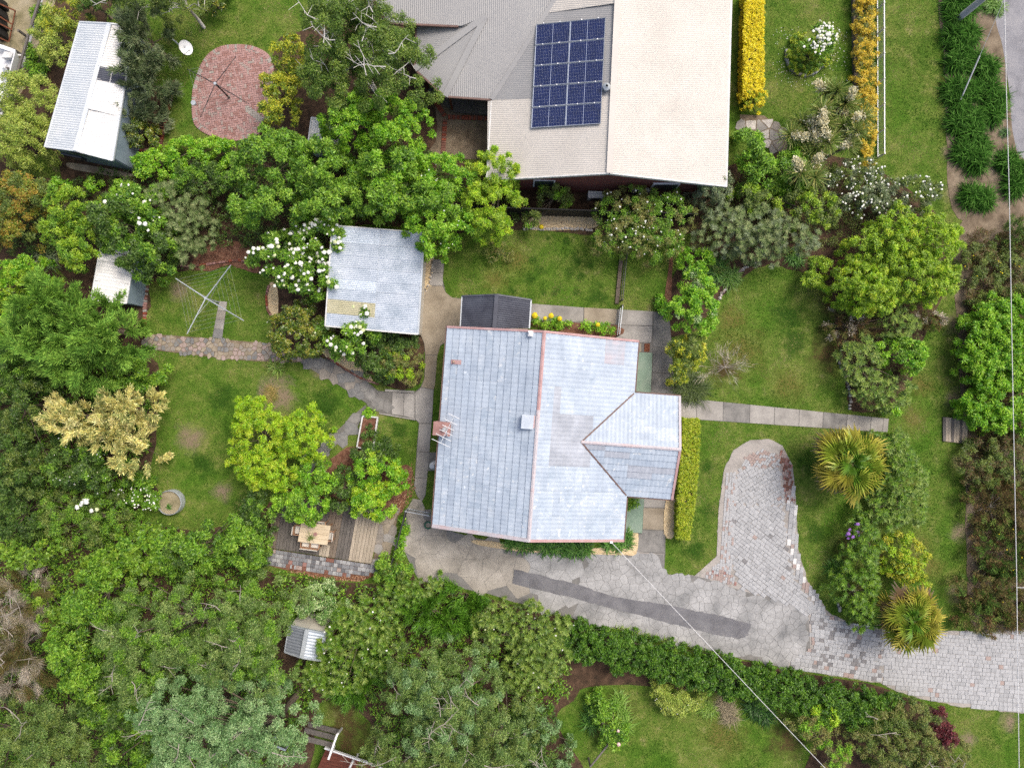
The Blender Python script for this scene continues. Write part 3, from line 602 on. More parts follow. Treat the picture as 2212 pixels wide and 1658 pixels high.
# round brick patio of the neighbour
bp = [q(0, 0, 2100, 380)]
bp = [(505, 97), (545, 100), (580, 118), (592, 150), (590, 200), (584, 250), (566, 285), (530, 302), (490, 304), (450, 292), (420, 268), (415, 220), (420, 180), (440, 130), (470, 104)]
bp = smoothpoly(bp, 4)
bpr = sheet('brick_patio', bp, 0.025, 'sandjoint')
bw = np.array([P2(p) for p in bp]); cen = bw.mean(0); inner = (bw - cen) * 0.925 + cen
ang0 = math.radians(8); br = []; k = 0.118
for i in range(-30, 31):
    for j in range(-30, 31):
        if (i + j) % 4 == 0: cells = ((i, j), (i + 1, j))
        elif (i + j) % 4 == 2: cells = ((i, j), (i, j + 1))
        else: continue
        cx = (cells[0][0] + cells[1][0] + 1) / 2 * k; cy = (cells[0][1] + cells[1][1] + 1) / 2 * k
        hz = cells[0][1] == cells[1][1]
        x = cen[0] + cx * math.cos(ang0) - cy * math.sin(ang0); y = cen[1] + cx * math.sin(ang0) + cy * math.cos(ang0)
        if inpoly(np.array([x]), np.array([y]), inner)[0]:
            mt = str(rng.choice(['brick_pink', 'brick_rose', 'paver_red', 'brick_grey'], p=[.55, .33, .1, .02]))
            if abs((x - cen[0]) - 1.3) < .7 and abs((y - cen[1]) + 1.3 + ((x - cen[0]) - 1.3) * .7) < .22: mt = 'brick_grey'
            br.append((x, y, 0.02, 2 * k - .012, k - .012, 0.035 + rng.uniform(-.004, .004), ang0 + (0 if hz else math.pi / 2), mt))
n = len(bw); per = [0]
for i in range(n): per.append(per[-1] + np.hypot(*(bw[(i + 1) % n] - bw[i])))
s = 0.0
while s < per[-1]:
    i = max(0, np.searchsorted(per, s) - 1); a, b = bw[i % n], bw[(i + 1) % n]; t = (s - per[i]) / (per[i + 1] - per[i] + 1e-9); p = a + (b - a) * t
    d = (cen - p) / np.hypot(*(cen - p)); p = p + d * .11; an = math.atan2(d[1], d[0])
    br.append((p[0], p[1], 0.02, .22, .105, .04, an, str(rng.choice(['brick_pink', 'brick_rose', 'brick_grey'], p=[.5, .2, .3])))); s += .118
pieces(bpr, 'brick', br, 300, 'brick_field')
# edging of beds: bricks and stones
def edging(name, label, cat, pts, n, lx, ly, h, mats, group=None, stones=False):
    c = P(*pts[len(pts) // 2]); root = thing(name, label, cat, c, group); w = [np.array(P2(p)) for p in pts]; L = [0]
    for a, b in zip(w, w[1:]): L.append(L[-1] + np.hypot(*(b - a)))
    for i in range(n):
        s = L[-1] * (i + .5) / n; j = min(len(w) - 2, max(0, np.searchsorted(L, s) - 1)); a, b = w[j], w[j + 1]; p = a + (b - a) * ((s - L[j]) / (L[j + 1] - L[j])); an = math.atan2(*(b - a)[::-1])
        mt = random.choice(mats)
        if stones:
            o = link(bpy.data.objects.new('stone', ball_mesh(mt, 1, .25))); r = random.uniform(.8, 1.25)
            o.matrix_basis = Matrix.Translation((p[0] + random.uniform(-.03, .03), p[1] + random.uniform(-.03, .03), h * .3)) @ Matrix.Rotation(random.uniform(0, 6), 4, 'Z') @ Matrix.Diagonal((lx / 2 * r, ly / 2 * r, h * .8, 1)); par(o, root)
        else:
            o = link(bpy.data.objects.new('brick', unit_brick(mt))); o.matrix_basis = Matrix.Translation((p[0], p[1], 0)) @ Matrix.Rotation(an + random.uniform(-.12, .12), 4, 'Z') @ Matrix.Diagonal((L[-1] / n - .012, ly, h * random.uniform(.85, 1.15), 1)); par(o, root)
    return root
RB = ['brick_red', 'paver_deepred', 'brick_rose']
edging('brick_edging', 'red brick edging between mulch bed and clothesline lawn', 'edging', [q(0, 1, 1500, 625), q(0, 1, 1640, 640), q(0, 1, 1860, 610), q(0, 1, 2040, 585), q(0, 1, 2212, 605), q(1, 1, 30, 610)], 26, .23, .12, .12, RB)
edging('brick_edging', 'weathered brick edging running south from the white garden shed', 'edging', [q(0, 1, 1275, 780), q(0, 1, 1255, 900), q(0, 1, 1250, 1050), q(0, 1, 1240, 1240)], 22, .23, .2, .12, RB + ['brick_grey'])
edging('brick_edging', 'curved brick edging of the gravel bed under the snowball shrub', 'edging', [q(1, 1, 128, 800), q(1, 1, 104, 890), q(1, 1, 115, 1010), q(1, 1, 170, 1100)], 14, .22, .12, .1, RB)
edging('brick_edging', 'brick edging of the gravel strip along the slate path', 'edging', [q(1, 1, 630, 1420), q(1, 1, 760, 1505), q(1, 1, 900, 1590), q(1, 1, 1070, 1650)], 17, .23, .1, .1, RB)
edging('stone_edging', 'white stones edging the gravel bed at the north lawn', 'edging', [q(2, 1, 125, 312), q(2, 1, 300, 318), q(2, 1, 500, 312), q(2, 1, 720, 322)], 26, .19, .16, .12, ['stone_white'], stones=True)
edging('stone_edging', 'rough stones edging the east lawn below the grey bushes', 'edging', [q(2, 1, 2120, 600), q(2, 1, 1960, 690), q(2, 1, 1850, 840), q(2, 1, 1780, 960)], 22, .2, .16, .12, ['stone_white', 'slate_b', 'paver_red'], stones=True)
edging('stone_edging', 'grey stones edging the bed where the front path meets the verge', 'edging', [q(3, 1, 640, 1290), q(3, 1, 625, 1450), q(3, 1, 700, 1653), q(3, 2, 715, 60), q(3, 2, 720, 215)], 22, .22, .18, .14, ['slate_b', 'slate_a', 'stone_white'], stones=True)
edging('stone_edging', 'short line of pale stones under the bush beside the pavers', 'edging', [q(3, 3, 605, 190), q(3, 3, 615, 250), q(3, 3, 635, 300)], 6, .2, .16, .14, ['stone_white', 'slate_a'], stones=True)
edging('stone_edging', 'small stones edging the strip east of the metal garage', 'edging', [q(1, 1, 1545, 520), q(1, 1, 1530, 620), q(1, 1, 1510, 760), q(1, 1, 1465, 860)], 18, .15, .12, .1, ['stone_white', 'slate_b'], stones=True)
edging('brick_edging', 'low red brick edging beside the juniper near the long shed', 'edging', [q(0, 0, 1510, 700), q(0, 0, 1450, 950), q(0, 0, 1380, 1280), q(0, 0, 1210, 1305)], 34, .23, .14, .16, RB)
edging('brick_edging', 'pale block edging along the lawn corner south of the paved turning loop', 'edging', [q(3, 3, 740, 408), q(3, 3, 840, 425), q(3, 3, 950, 440)], 8, .25, .08, .12, ['paver_white'])
# ------------------------------------------------------------------ main house (pale pressed metal tiles)
HO = Vector((1.171, -2.50, 0)); HA = math.radians(-4.3)
HM = Matrix.Translation(HO) @ Matrix.Rotation(HA, 4, 'Z')
def hw(x, y, z): return HM @ Vector((x, y, z))
def to_uv(p):
    k = S * (1 - p.z / H); return (p.x / k + CU, CV - p.y / k)
W2, YN, YS, ZE, TA = 4.80, 5.05, -5.05, 2.70, 0.354          # half width, gable ends, eave height, slope
AL = math.atan(TA); CA, SA = math.cos(AL), math.sin(AL); ZR = ZE + W2 * TA
GY, GH, GX = -0.17, 2.585, 7.12; GZR = ZE + GH * TA; GXW = W2 - GH
house = thing('house', 'pale metal tiled house with pink ridges and a front gable, surrounded by gardens', 'house', HO)
EXCL.append([(975, 715), (1375, 735), (1368, 850), (1465, 858), (1455, 1075), (1352, 1070), (1345, 1165), (1140, 1160), (935, 1130)])
def hbox(x0, x1, y0, y1, z0, z1, m=0, b=None):
    b = b or MB(); return b.box(hw((x0 + x1) / 2, (y0 + y1) / 2, (z0 + z1) / 2), (x1 - x0, y1 - y0, z1 - z0), HA, m)
wl = hbox(-W2 + .5, W2 - .5, YS + .35, YN - .35, 0, ZE); hbox(W2 - .6, GX - .35, GY - GH + .45, GY + GH - .45, 0, ZE - .01, 0, wl)
wl = wl
def gable(b, x0, x1, y, t, top, axis):
    pts = [(x0, ZE - .02), (x1, ZE - .02), ((x0 + x1) / 2, top)]
    f = []; i = len(b.v)
    for d in (-t / 2, t / 2):
        for a, z in pts: b.v.append(tuple(hw(a, y + d, z) if axis == 'x' else hw(y + d, a, z)))
    for fc in ((0, 1, 2), (5, 4, 3), (0, 3, 4, 1), (1, 4, 5, 2), (2, 5, 3, 0)): b.f.append(tuple(i + k for k in fc)); b.m.append(0)
gable(wl, -W2 + .5, W2 - .5, YN - .41, .12, ZR - .22, 'x'); gable(wl, -W2 + .5, W2 - .5, YS + .41, .12, ZR - .22, 'x'); gable(wl, GY - GH + .45, GY + GH - .45, GX - .41, .12, GZR - .22, 'y')
wall = wl.build('wall', 'wall_cream', house)
for (x, y, ax) in ((-W2 + .5, 2.2, 'w'), (-W2 + .5, -2.6, 'w'), (W2 - .5, 3.9, 'e'), (GX - .35, GY, 'e'), (W2 - .5, -4.1, 'e')):
    sgn = -1 if ax == 'w' else 1
    f = hbox(x + sgn * .02 - .05, x + sgn * .02 + .05, y - .75, y + .75, .9, 2.1).build('window', 'white_paint', house)
    for k in (-1, 1): par(hbox(x + sgn * .075 - .01, x + sgn * .075 + .01, y + k * .36 - .31, y + k * .36 + .31, .97, 2.03).build('pane', 'glass_dark'), f)
for (x, y, sgn) in ((W2 - .5, 2.9 - .05, 1), (W2 - .5, -3.2, 1)):
    d = hbox(x + .0, x + .07, y - .42, y + .42, .14, 2.16).build('door', 'chimney_red', house)
    par(hbox(x + .07, x + .12, y + .3, y + .34, 1.05, 1.12).build('handle', 'galv'), d)
# the roof: one tile sheet of six pans, laid course by course
roofm = hbox(-W2 + .1, W2 - .1, YS + .1, YN - .1, ZE - .06, ZE - .03)
roof = roofm.build('roof', 'gutter_brown', house)          # eaves board under the tiles
def tile_verts():
    n = 13; V = []; F = []; Mi = []
    prof = [0.004 if i % 2 == 0 else 0.013 for i in range(n)]
    for i in range(n):
        sx = i / (n - 1)
        V += [(sx, -0.06, prof[i] + .0), (sx, 1.0, prof[i] + .036), (sx, 1.0, prof[i] * .3 - .006)]
    for i in range(n - 1):
        a = 3 * i; b = a + 3
        F += [(a, a + 1, b + 1, b), (a + 1, a + 2, b + 2, b + 1)]; Mi += [0, 1]
    return V, F, Mi
TV, TF, TM = tile_verts(); TMESH = {}
def tile_mesh(mt):
    if mt not in TMESH:
        me = bpy.data.meshes.new('roof_tile'); me.from_pydata(TV, [], TF); me.materials.append(MAT[mt]); me.materials.append(MAT['tile_edge'])
        me.polygons.foreach_set('material_index', TM); me.update(); TMESH[mt] = me
    return TMESH[mt]
def tile_mat(u, v, front):
    r = rng.random()
    def inn(a, b, c, d): return a < u < b and c < v < d
    if front:
        if inn(1290, 1384, 968, 990) or inn(1378, 1465, 1004, 1028) or inn(1255, 1300, 955, 968): return 'tile_grey'
        return 'tile_worn' if r < .3 else 'tile_pale'
    if inn(1188, 1212, 815, 905) or inn(1186, 1275, 900, 992): return 'tile_grey'
    if inn(1312, 1362, 728, 760) or v < 726: return 'tile_pink'
    if v > 985: return 'tile_worn' if r < .62 else 'tile_pale'
    return 'tile_worn' if r < .15 else 'tile_pale'
def slope(o, sdir, tdir, ndir, ln, splits, ncourse, front, cut=None):
    c = ln / ncourse; sd, td, nd = Vector(sdir), Vector(tdir), Vector(ndir)
    for r in range(ncourse):
        for s0, s1 in splits:
            M = Matrix.Identity(4)
            org = Vector(o) + sd * s0 + td * (r * c)
            for k in range(3):
                M[k][0] = sd[k] * (s1 - s0 - .004); M[k][1] = td[k] * c; M[k][2] = nd[k]; M[k][3] = org[k]
            cen = M @ Vector((.5, .5, 0)); u, v = to_uv(HM @ cen)
            if cut:
                corners = [M @ Vector(a) for a in ((0, -.06, 0), (1, -.06, 0), (0, 1, 0), (1, 1, 0))]
                sd_ = [cut(p) for p in corners]
                if all(d <= 0.001 for d in sd_): continue
                if any(d < -0.001 for d in sd_):
                    b = bmesh.new(); vs_ = [b.verts.new(M @ Vector(p)) for p in TV]
                    for f, m_ in zip(TF, TM): b.faces.new([vs_[k] for k in f]).material_index = m_
                    up = cen.y > GY; nrm = Vector((-1, 1 if up else -1, 0)) if not front else Vector((1, -1 if up else 1, 0))
                    bmesh.ops.bisect_plane(b, geom=b.verts[:] + b.edges[:] + b.faces[:], plane_co=(GXW, GY, 0), plane_no=nrm, clear_inner=True)
                    me = bpy.data.meshes.new('roof_tile'); b.to_mesh(me); b.free()
                    if not len(me.polygons): continue
                    me.materials.append(MAT[tile_mat(u, v, front)]); me.materials.append(MAT['tile_edge'])
                    ob = link(bpy.data.objects.new('roof_tile', me)); ob.matrix_basis = HM; par(ob, roof); continue
            ob = link(bpy.data.objects.new('roof_tile', tile_mesh(tile_mat(u, v, front)))); ob.matrix_basis = HM @ M; par(ob, roof)
SPL_N = [GY + i * (YN - GY) / 4 for i in range(5)]; SPL_S = [YS + i * (GY - YS) / 4 for i in range(5)]
ys = list(zip(SPL_S, SPL_S[1:])) + list(zip(SPL_N, SPL_N[1:]))
slope((0, 0, ZR), (0, 1, 0), (-CA, 0, -SA), (-SA, 0, CA), W2 / CA, ys, 14, False)
slope((0, 0, ZR), (0, -1, 0), (CA, 0, -SA), (SA, 0, CA), W2 / CA, [(-b, -a) for a, b in ys], 14, False, cut=lambda p: -(p.x - GXW) + abs(p.y - GY))
xs_ = [GXW + i * (GX - GXW) / 4 for i in range(5)]
fcut = lambda p: (p.x - GXW) - abs(p.y - GY)
slope((0, GY, GZR), (1, 0, 0), (0, CA, -SA), (0, SA, CA), GH / CA, list(zip(xs_, xs_[1:])), 8, True, fcut)
slope((0, GY, GZR), (-1, 0, 0), (0, -CA, -SA), (0, -SA, CA), GH / CA, [(-b, -a) for a, b in zip(xs_, xs_[1:])], 8, True, fcut)
def cap(a, b, side1, side2, w, mat, n, lift=.05):
    a, b = Vector(a), Vector(b)
    for i in range(n):
        p0 = a + (b - a) * (i / n); p1 = a + (b - a) * ((i + 1) / n + (.01 if i < n - 1 else 0)); m = MB(); L = Vector((0, 0, lift + .012 * (i % 2)))
        for sd in (side1, side2):
            d = Vector(sd) * w
            m.face([HM @ (p0 + L), HM @ (p1 + L), HM @ (p1 + L + d), HM @ (p0 + L + d)])
            m.face([HM @ (p0 + L + d), HM @ (p1 + L + d), HM @ (p1 + d - L * .4), HM @ (p0 + d - L * .4)])
        m.build('ridge_cap', mat[i % len(mat)] if isinstance(mat, list) else mat, roof)
cap((0, YN, ZR), (0, YS, ZR), (-CA, 0, -SA), (CA, 0, -SA), .09, ['ridge_pink', 'ridge_pink', 'ridge_pink', 'ridge_pale', 'ridge_pale', 'ridge_pale', 'ridge_pale', 'ridge_pale'], 8, .07)
cap((GXW + .02, GY, GZR), (GX, GY, GZR), (0, CA, -SA), (0, -CA, -SA), .08, 'ridge_pale', 4, .07)
def barge(a, b, out, mat, w=.16):
    a, b = hw(*a), hw(*b); o = (HM.to_3x3() @ Vector(out)) ; m = MB()
    up = Vector((0, 0, .075))
    m.face([a + up - o * w, b + up - o * w, b + up + o * .02, a + up + o * .02]); m.face([a + up + o * .02, b + up + o * .02, b - Vector((0, 0, .16)) + o * .02, a - Vector((0, 0, .16)) + o * .02])
    m.face([a + up - o * w, b + up - o * w, b - o * w, a - o * w])
    m.build('barge_board', mat, roof)
barge((-W2 - .03, YN, ZE - .01), (0, YN, ZR), (0, 1, 0), 'ridge_pink', .09); barge((W2 + .03, YN, ZE - .01), (0, YN, ZR), (0, 1, 0), 'ridge_pink', .09)
barge((-W2 - .03, YS, ZE - .01), (0, YS, ZR), (0, -1, 0), 'ridge_pale'); barge((W2 + .03, YS, ZE - .01), (0, YS, ZR), (0, -1, 0), 'ridge_pink', .11)
barge((GX, GY + GH + .03, ZE - .01), (GX, GY, GZR), (1, 0, 0), 'ridge_pale', .1); barge((GX, GY - GH - .03, ZE - .01), (GX, GY, GZR), (1, 0, 0), 'ridge_pink', .1)
def gutter(x0, x1, y0, y1): hbox(x0, x1, y0, y1, ZE - .12, ZE - .015).build('gutter', 'gutter_brown', roof)
gutter(-W2 - .09, -W2 - .005, YS - .02, YN + .02); gutter(W2 + .005, W2 + .09, GY + GH + .08, YN + .02); gutter(W2 + .005, W2 + .09, YS - .02, GY - GH - .08)
gutter(W2 + .1, GX + .02, GY + GH + .0, GY + GH + .085); gutter(W2 + .1, GX + .02, GY - GH - .085, GY - GH)
for sgn in (1, -1):                                           # valley flashings
    a, b = hw(GXW + .02, GY, GZR + .045), hw(W2 - .02, GY + sgn * (GH - .02), ZE + .045)
    MB().bar(a, b, .07, .03).build('valley_flashing', 'gutter_brown', roof)
# roof fittings
c = P(*q(2, 2, 160, 318), 4.45); b = MB().box((c.x, c.y, 4.3), (.52, .62, .42), HA); b.box((c.x, c.y, 4.53), (.58, .68, .05), HA)
vb = b.build('roof_vent', 'roof_galv', house); MB().box((c.x + .31, c.y, 4.36), (.06, .6, .3), HA).build('flashing', 'ridge_pink', vb)
c = P(*q(2, 1, 186, 1215), 4.4); b = MB().box((c.x, c.y, 4.33), (.24, .26, .2), HA); b.box((c.x, c.y, 4.46), (.15, .15, .09), HA); b.build('roof_vent', 'white_paint', house)
c = P(*q(1, 1, 1715, 1458), 3.1); b = MB().cone((c.x, c.y, 2.85), .045, .045, .5, 10); b.cone((c.x, c.y, 3.35), .06, .03, .05, 10)
vp = b.build('vent_pipe', 'tile_rust', house)
fl = MB(); z0 = ZR + (HM.inverted() @ Vector((c.x + .12, c.y, 0))).x * TA + .055
fl.box((c.x + .1, c.y, z0), (.55, .22, .012), M=Matrix.Rotation(HA, 3, 'Z') @ Matrix.Rotation(-AL, 3, 'Y')); fl.build('flashing', 'ridge_pink', vp)
# chimney on the west wall
cA, cB = P(934, 911, 3.7), P(958, 941, 3.7); cx, cy = (cA.x + cB.x) / 2 + .18, (cA.y + cB.y) / 2
ch = MB().box((cx, cy, 1.8), (.78, .62, 3.6), HA).build('chimney', 'chimney_red', house)
MB().box((cx, cy, 3.64), (.84, .68, .08), HA).build('chimney_cap', 'chimney_red', ch)
MB().cone((cx + .15, cy, 3.68), .11, .1, .3, 12).build('chimney_pot', 'paver_light', ch)
# antenna on the chimney
am = [q(1, 2, 1602, 501), q(1, 2, 1717, 271)]; za = 5.0
ant = thing('antenna', 'six bar television antenna mounted over the pink chimney', 'antenna', P(*q(1, 2, 1655, 430), 3.7))
mb = P(*q(1, 2, 1655, 440), 3.66); MB().tube([mb, P(*q(1, 2, 1650, 400), za)], .025, 8).build('mast', 'white_paint', ant)
MB().bar(P(*am[0], za), P(*am[1], za), .03, .03).build('boom', 'galv', ant)
for (a, b2) in (((1525, 465), (1680, 537)), ((1560, 420), (1690, 485)), ((1593, 385), (1702, 435)), ((1615, 345), (1720, 395)), ((1640, 298), (1745, 347)), ((1667, 247), (1768, 295))):
    MB().tube([P(*q(1, 2, *a), za + .03), P(*q(1, 2, *b2), za + .03)], .014, 6).build('element', 'white_paint', ant)

# ------------------------------------------------------------------ corrugated sheet helper
def corrugated(poly, tdir, pitch=.11, amp=.016, lift=0.0):
    pl = plane3(*poly[:3]); n = pl[1]; t = Vector(tdir); t = (t - n * t.dot(n)).normalized(); s = t.cross(n); o = Vector(poly[0])
    pts = [((p - o).dot(s), (p - o).dot(t)) for p in poly]; s0 = min(p[0] for p in pts); s1 = max(p[0] for p in pts); m = MB(); st = pitch / 4; k = 0; N = int((s1 - s0) / st) + 1; prev = None
    for i in range(N + 1):
        x = s0 + (s1 - s0) * i / N; x_ = min(max(x, s0 + 1e-4), s1 - 1e-4); hits = []
        for j in range(len(pts)):
            a, b = pts[j], pts[(j + 1) % len(pts)]
            if (a[0] - x_) * (b[0] - x_) <= 0 and abs(a[0] - b[0]) > 1e-9: hits.append(a[1] + (b[1] - a[1]) * (x_ - a[0]) / (b[0] - a[0]))
        if len(hits) < 2: prev = None; continue
        h = (0, amp, 0, -amp)[i % 4] + lift
        cur = len(m.v); m.v += [tuple(o + s * x + t * min(hits) + n * h), tuple(o + s * x + t * max(hits) + n * h)]
        if prev is not None: m.f.append((prev, prev + 1, cur + 1, cur)); m.m.append(0)
        prev = cur
    return m
def edge_bar(a, b, w, h, name, mat, parent, dz=0.0):
    z = Vector((0, 0, dz)); return MB().bar(Vector(a) + z, Vector(b) + z, w, h).build(name, mat, parent)

# ------------------------------------------------------------------ dark porch roof on the north wall
pr = thing('porch_roof', 'small dark slate coloured gabled porch roof against the north side of the tiled house', 'porch', P(1070, 675))
ze, zr = 2.25, 2.62
A, B, Cc = P(998, 639.6, ze), P(1072.9, 636.4, zr), P(1147.5, 647.7, ze); D, E, F = P(1143.5, 709, ze), P(1067.5, 709, zr), P(994, 709, ze)
corrugated([A, B, E, F], A - B, .11, .014).build('roof_sheet', 'roof_slate', pr); corrugated([B, Cc, D, E], Cc - B, .11, .014).build('roof_sheet', 'roof_slate', pr)
edge_bar(B, E, .2, .03, 'ridge_cap', 'roof_slate', pr, .04); edge_bar(A, B, .09, .05, 'barge_board', 'roof_slate', pr, .02); edge_bar(B, Cc, .09, .05, 'barge_board', 'roof_slate', pr, .02)
edge_bar(Cc, D, .07, .09, 'gutter', 'galv', pr, -.02); edge_bar(A, F, .05, .09, 'gutter', 'galv', pr, -.02)
for p in (A, Cc): MB().box((p.x + (.15 if p is A else -.15), p.y - .15, ze / 2 - .04), (.09, .09, ze - .08)).build('post', 'steel_dark', pr)

# ------------------------------------------------------------------ metal garage
ga = thing('garage', 'open corrugated metal roofed garage with one yellowed translucent sheet', 'garage', P(810, 605))
NW, NE, SE, SW = P(718, 487, 2.78), P(916, 503, 2.38), P(903, 722, 2.38), P(703, 704, 2.78)
EXCL.append([(725, 500), (912, 510), (900, 718), (708, 700)])
L = lambda a, b, t: a + (b - a) * t
rows = [300, 435, 540, 640, 740, 830, 920, 1040, 1150]; rows = [(r - 300) / 850 for r in rows]
for i in range(8):
    a0, a1, b0, b1 = L(NW, SW, rows[i]), L(NW, SW, rows[i + 1] + .004), L(NE, SE, rows[i]), L(NE, SE, rows[i + 1] + .004)
    m0, m1 = L(a0, b0, .52), L(a1, b1, .52); k0, k1 = L(a0, b0, .49), L(a1, b1, .49); up = Vector((0, 0, .012 * (i % 2)))
    corrugated([k0 + up, b0 + up, b1 + up, k1 + up], NE - NW, .095, .013).build('roof_sheet', 'roof_galv', ga)
    up2 = up + Vector((0, 0, .03))
    corrugated([a0 + up2, m0 + up2, m1 + up2, a1 + up2], NE - NW, .095, .013).build('roof_sheet', 'roof_fibreglass' if i == 6 else ('roof_galv_light' if i in (0, 4) else 'roof_galv'), ga)
edge_bar(NE, SE, .1, .1, 'gutter', 'galv', ga, -.03); edge_bar(NW, SW, .06, .12, 'barge_board', 'white_dirty', ga, .02); edge_bar(NW, NE, .06, .1, 'barge_board', 'white_dirty', ga, .01); edge_bar(SW, SE, .06, .1, 'barge_board', 'white_dirty', ga, .01)
def wallquad(a, b, name, mat, parent, z1a, z1b, th=.1):
    a, b = Vector(a), Vector(b); a.z = b.z = 0; d = (b - a).normalized(); n = Vector((-d.y, d.x, 0)) * th / 2
    m = MB().prism([tuple((a + n).xy), tuple((b + n).xy), tuple((b - n).xy), tuple((a - n).xy)], 0, [z1a, z1b, z1b, z1a]); return m.build(name, mat, parent)
cen = (NW + SE) / 2; ins = lambda p, k=.94: cen + (p - cen) * k
wallquad(ins(NW), ins(NE), 'wall', 'wall_cream', ga, 2.6, 2.26); wallquad(ins(NW), ins(SW), 'wall', 'wall_cream', ga, 2.62, 2.62); wallquad(ins(SW), ins(SE), 'wall', 'wall_cream', ga, 2.6, 2.26); wallquad(ins(NE, .93), ins(SE, .93), 'wall', 'wall_cream', ga, 2.24, 2.24)

# ------------------------------------------------------------------ sheds
def gable_shed(root, nw, nr, ne, se, sr, sw, ze, zr, mats, wallmat, pitch=.1, tl='roof_sheet', capm=None, inset=.95, nsheet=1):
    A, B, C_, D, E, F = P(*nw, ze), P(*nr, zr), P(*ne, ze), P(*se, ze), P(*sr, zr), P(*sw, ze)
    for i in range(nsheet):
        t0, t1 = i / nsheet, (i + 1) / nsheet + (.003 if i < nsheet - 1 else 0); up = Vector((0, 0, .01 * (i % 2)))
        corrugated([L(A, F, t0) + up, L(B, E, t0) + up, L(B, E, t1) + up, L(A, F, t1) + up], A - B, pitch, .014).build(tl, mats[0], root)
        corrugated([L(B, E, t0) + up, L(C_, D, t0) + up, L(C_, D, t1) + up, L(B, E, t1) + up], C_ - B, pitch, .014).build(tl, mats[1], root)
    edge_bar(B, E, .22, .03, 'ridge_cap', capm or mats[0], root, .045)
    for a, b in ((A, B), (B, C_), (F, E), (E, D)): edge_bar(a, b, .06, .12, 'barge_board', capm or mats[1], root, -.02)
    for a, b in ((A, F), (C_, D)): edge_bar(a, b, .09, .1, 'gutter', capm or mats[0], root, -.04)
    c = (A + D + C_ + F) / 4; k = lambda p: c + (p - c) * inset
    for a, b in ((A, F), (C_, D)): wallquad(k(a), k(b), 'wall', wallmat, root, ze - .06, ze - .06)
    for a, r, b in ((A, B, C_), (F, E, D)):
        a, r, b = k(a), k(r), k(b); wallquad(a, r, 'gable_wall', wallmat, root, ze - .06, zr - .06); wallquad(r, b, 'gable_wall', wallmat, root, zr - .06, ze - .06)
    return A, B, C_, D, E, F
ls = thing('long_shed', 'long pale blue metal shed with a dark skylight, at the neighbour\'s west fence', 'shed', P(190, 210), 'garden sheds')
EXCL.append([(180, 60), (265, 70), (295, 300), (290, 375), (150, 360), (110, 320)])
lsp = gable_shed(ls, q(0, 0, 688, 190), q(0, 0, 945, 203), q(0, 0, 1150, 232), q(0, 0, 965, 1380), q(0, 0, 650, 1298), q(0, 0, 385, 1262), 2.35, 2.85, ['roof_shed', 'roof_shed_white'], 'wall_blue', .12, nsheet=3, capm='roof_shed')  # whiter east slope, bluer west slope: light from the east put into the colours
A, B, C_, D, E, F = lsp
w0 = L(F, E, .56) * .952; w1 = L(E, D, .12) * .952
cwin = P(*q(0, 0, 640, 1345), 1.9)
dirw = (D - F).normalized(); MB().bar(cwin - dirw * .55 + Vector((0, -.02, 0)), cwin + dirw * .5 + Vector((0, -.02, 0)), .12, .5).build('window', 'glass_dark', ls)
# dark panel on the east slope
for i, (x0, x1) in enumerate(((.05, .5), (.54, 1.0))):
    p0, p1 = L(L(B, E, .345), L(C_, D, .345), x0), L(L(B, E, .345), L(C_, D, .345), x1); p2, p3 = L(L(B, E, .44), L(C_, D, .44), x1), L(L(B, E, .44), L(C_, D, .44), x0)
    up = Vector((0, 0, .045)); corrugated([p0 + up, p1 + up, p2 + up, p3 + up], p1 - p0, .1, .01).build('skylight', 'roof_slate', ls)
sb = MB().prism([P2(p) for p in smoothpoly([q(0, 0, 590, 1400), q(0, 0, 860, 1440), q(0, 0, 1150, 1500), q(0, 0, 1060, 1525), q(0, 0, 800, 1490), q(0, 0, 610, 1450)], 3)], -.02, .05).build('shed_apron', 'concrete_warm'); sb['kind'] = 'structure'

gs = thing('garden_shed', 'white metal garden shed half covered by branches on the west boundary', 'shed', P(265, 600), 'garden sheds')
EXCL.append([(215, 540), (310, 560), (310, 665), (200, 650)])
TL, TR, BR, BL = P(*q(0, 1, 870, 420), 1.98), P(*q(0, 1, 1168, 470), 1.75), P(*q(0, 1, 1085, 955), 1.75), P(*q(0, 1, 780, 922), 1.98)
for i in range(6):
    t0, t1 = i / 6, (i + 1) / 6; up = Vector((0, 0, .008 * (i % 2)))
    corrugated([L(TL, BL, t0) + up, L(TR, BR, t0) + up, L(TR, BR, t1) + up, L(TL, BL, t1) + up], TR - TL, .19, .012).build('roof_sheet', 'roof_shed_white', gs)
for a, b in ((TR, BR), (TL, BL)): edge_bar(a, b, .05, .07, 'gutter', 'white_paint', gs, -.03)
for a, b in ((TL, TR), (BL, BR)): edge_bar(a, b, .05, .07, 'barge_board', 'white_paint', gs, -.02)
cg = (TL + BR) / 2; kk = lambda p: cg + (p - cg) * .97
for a, b in ((TR, BR), (TL, BL), (TL, TR), (BL, BR)): wallquad(kk(a), kk(b), 'wall', 'wall_blue', gs, a.z - .06, b.z - .06, .05)

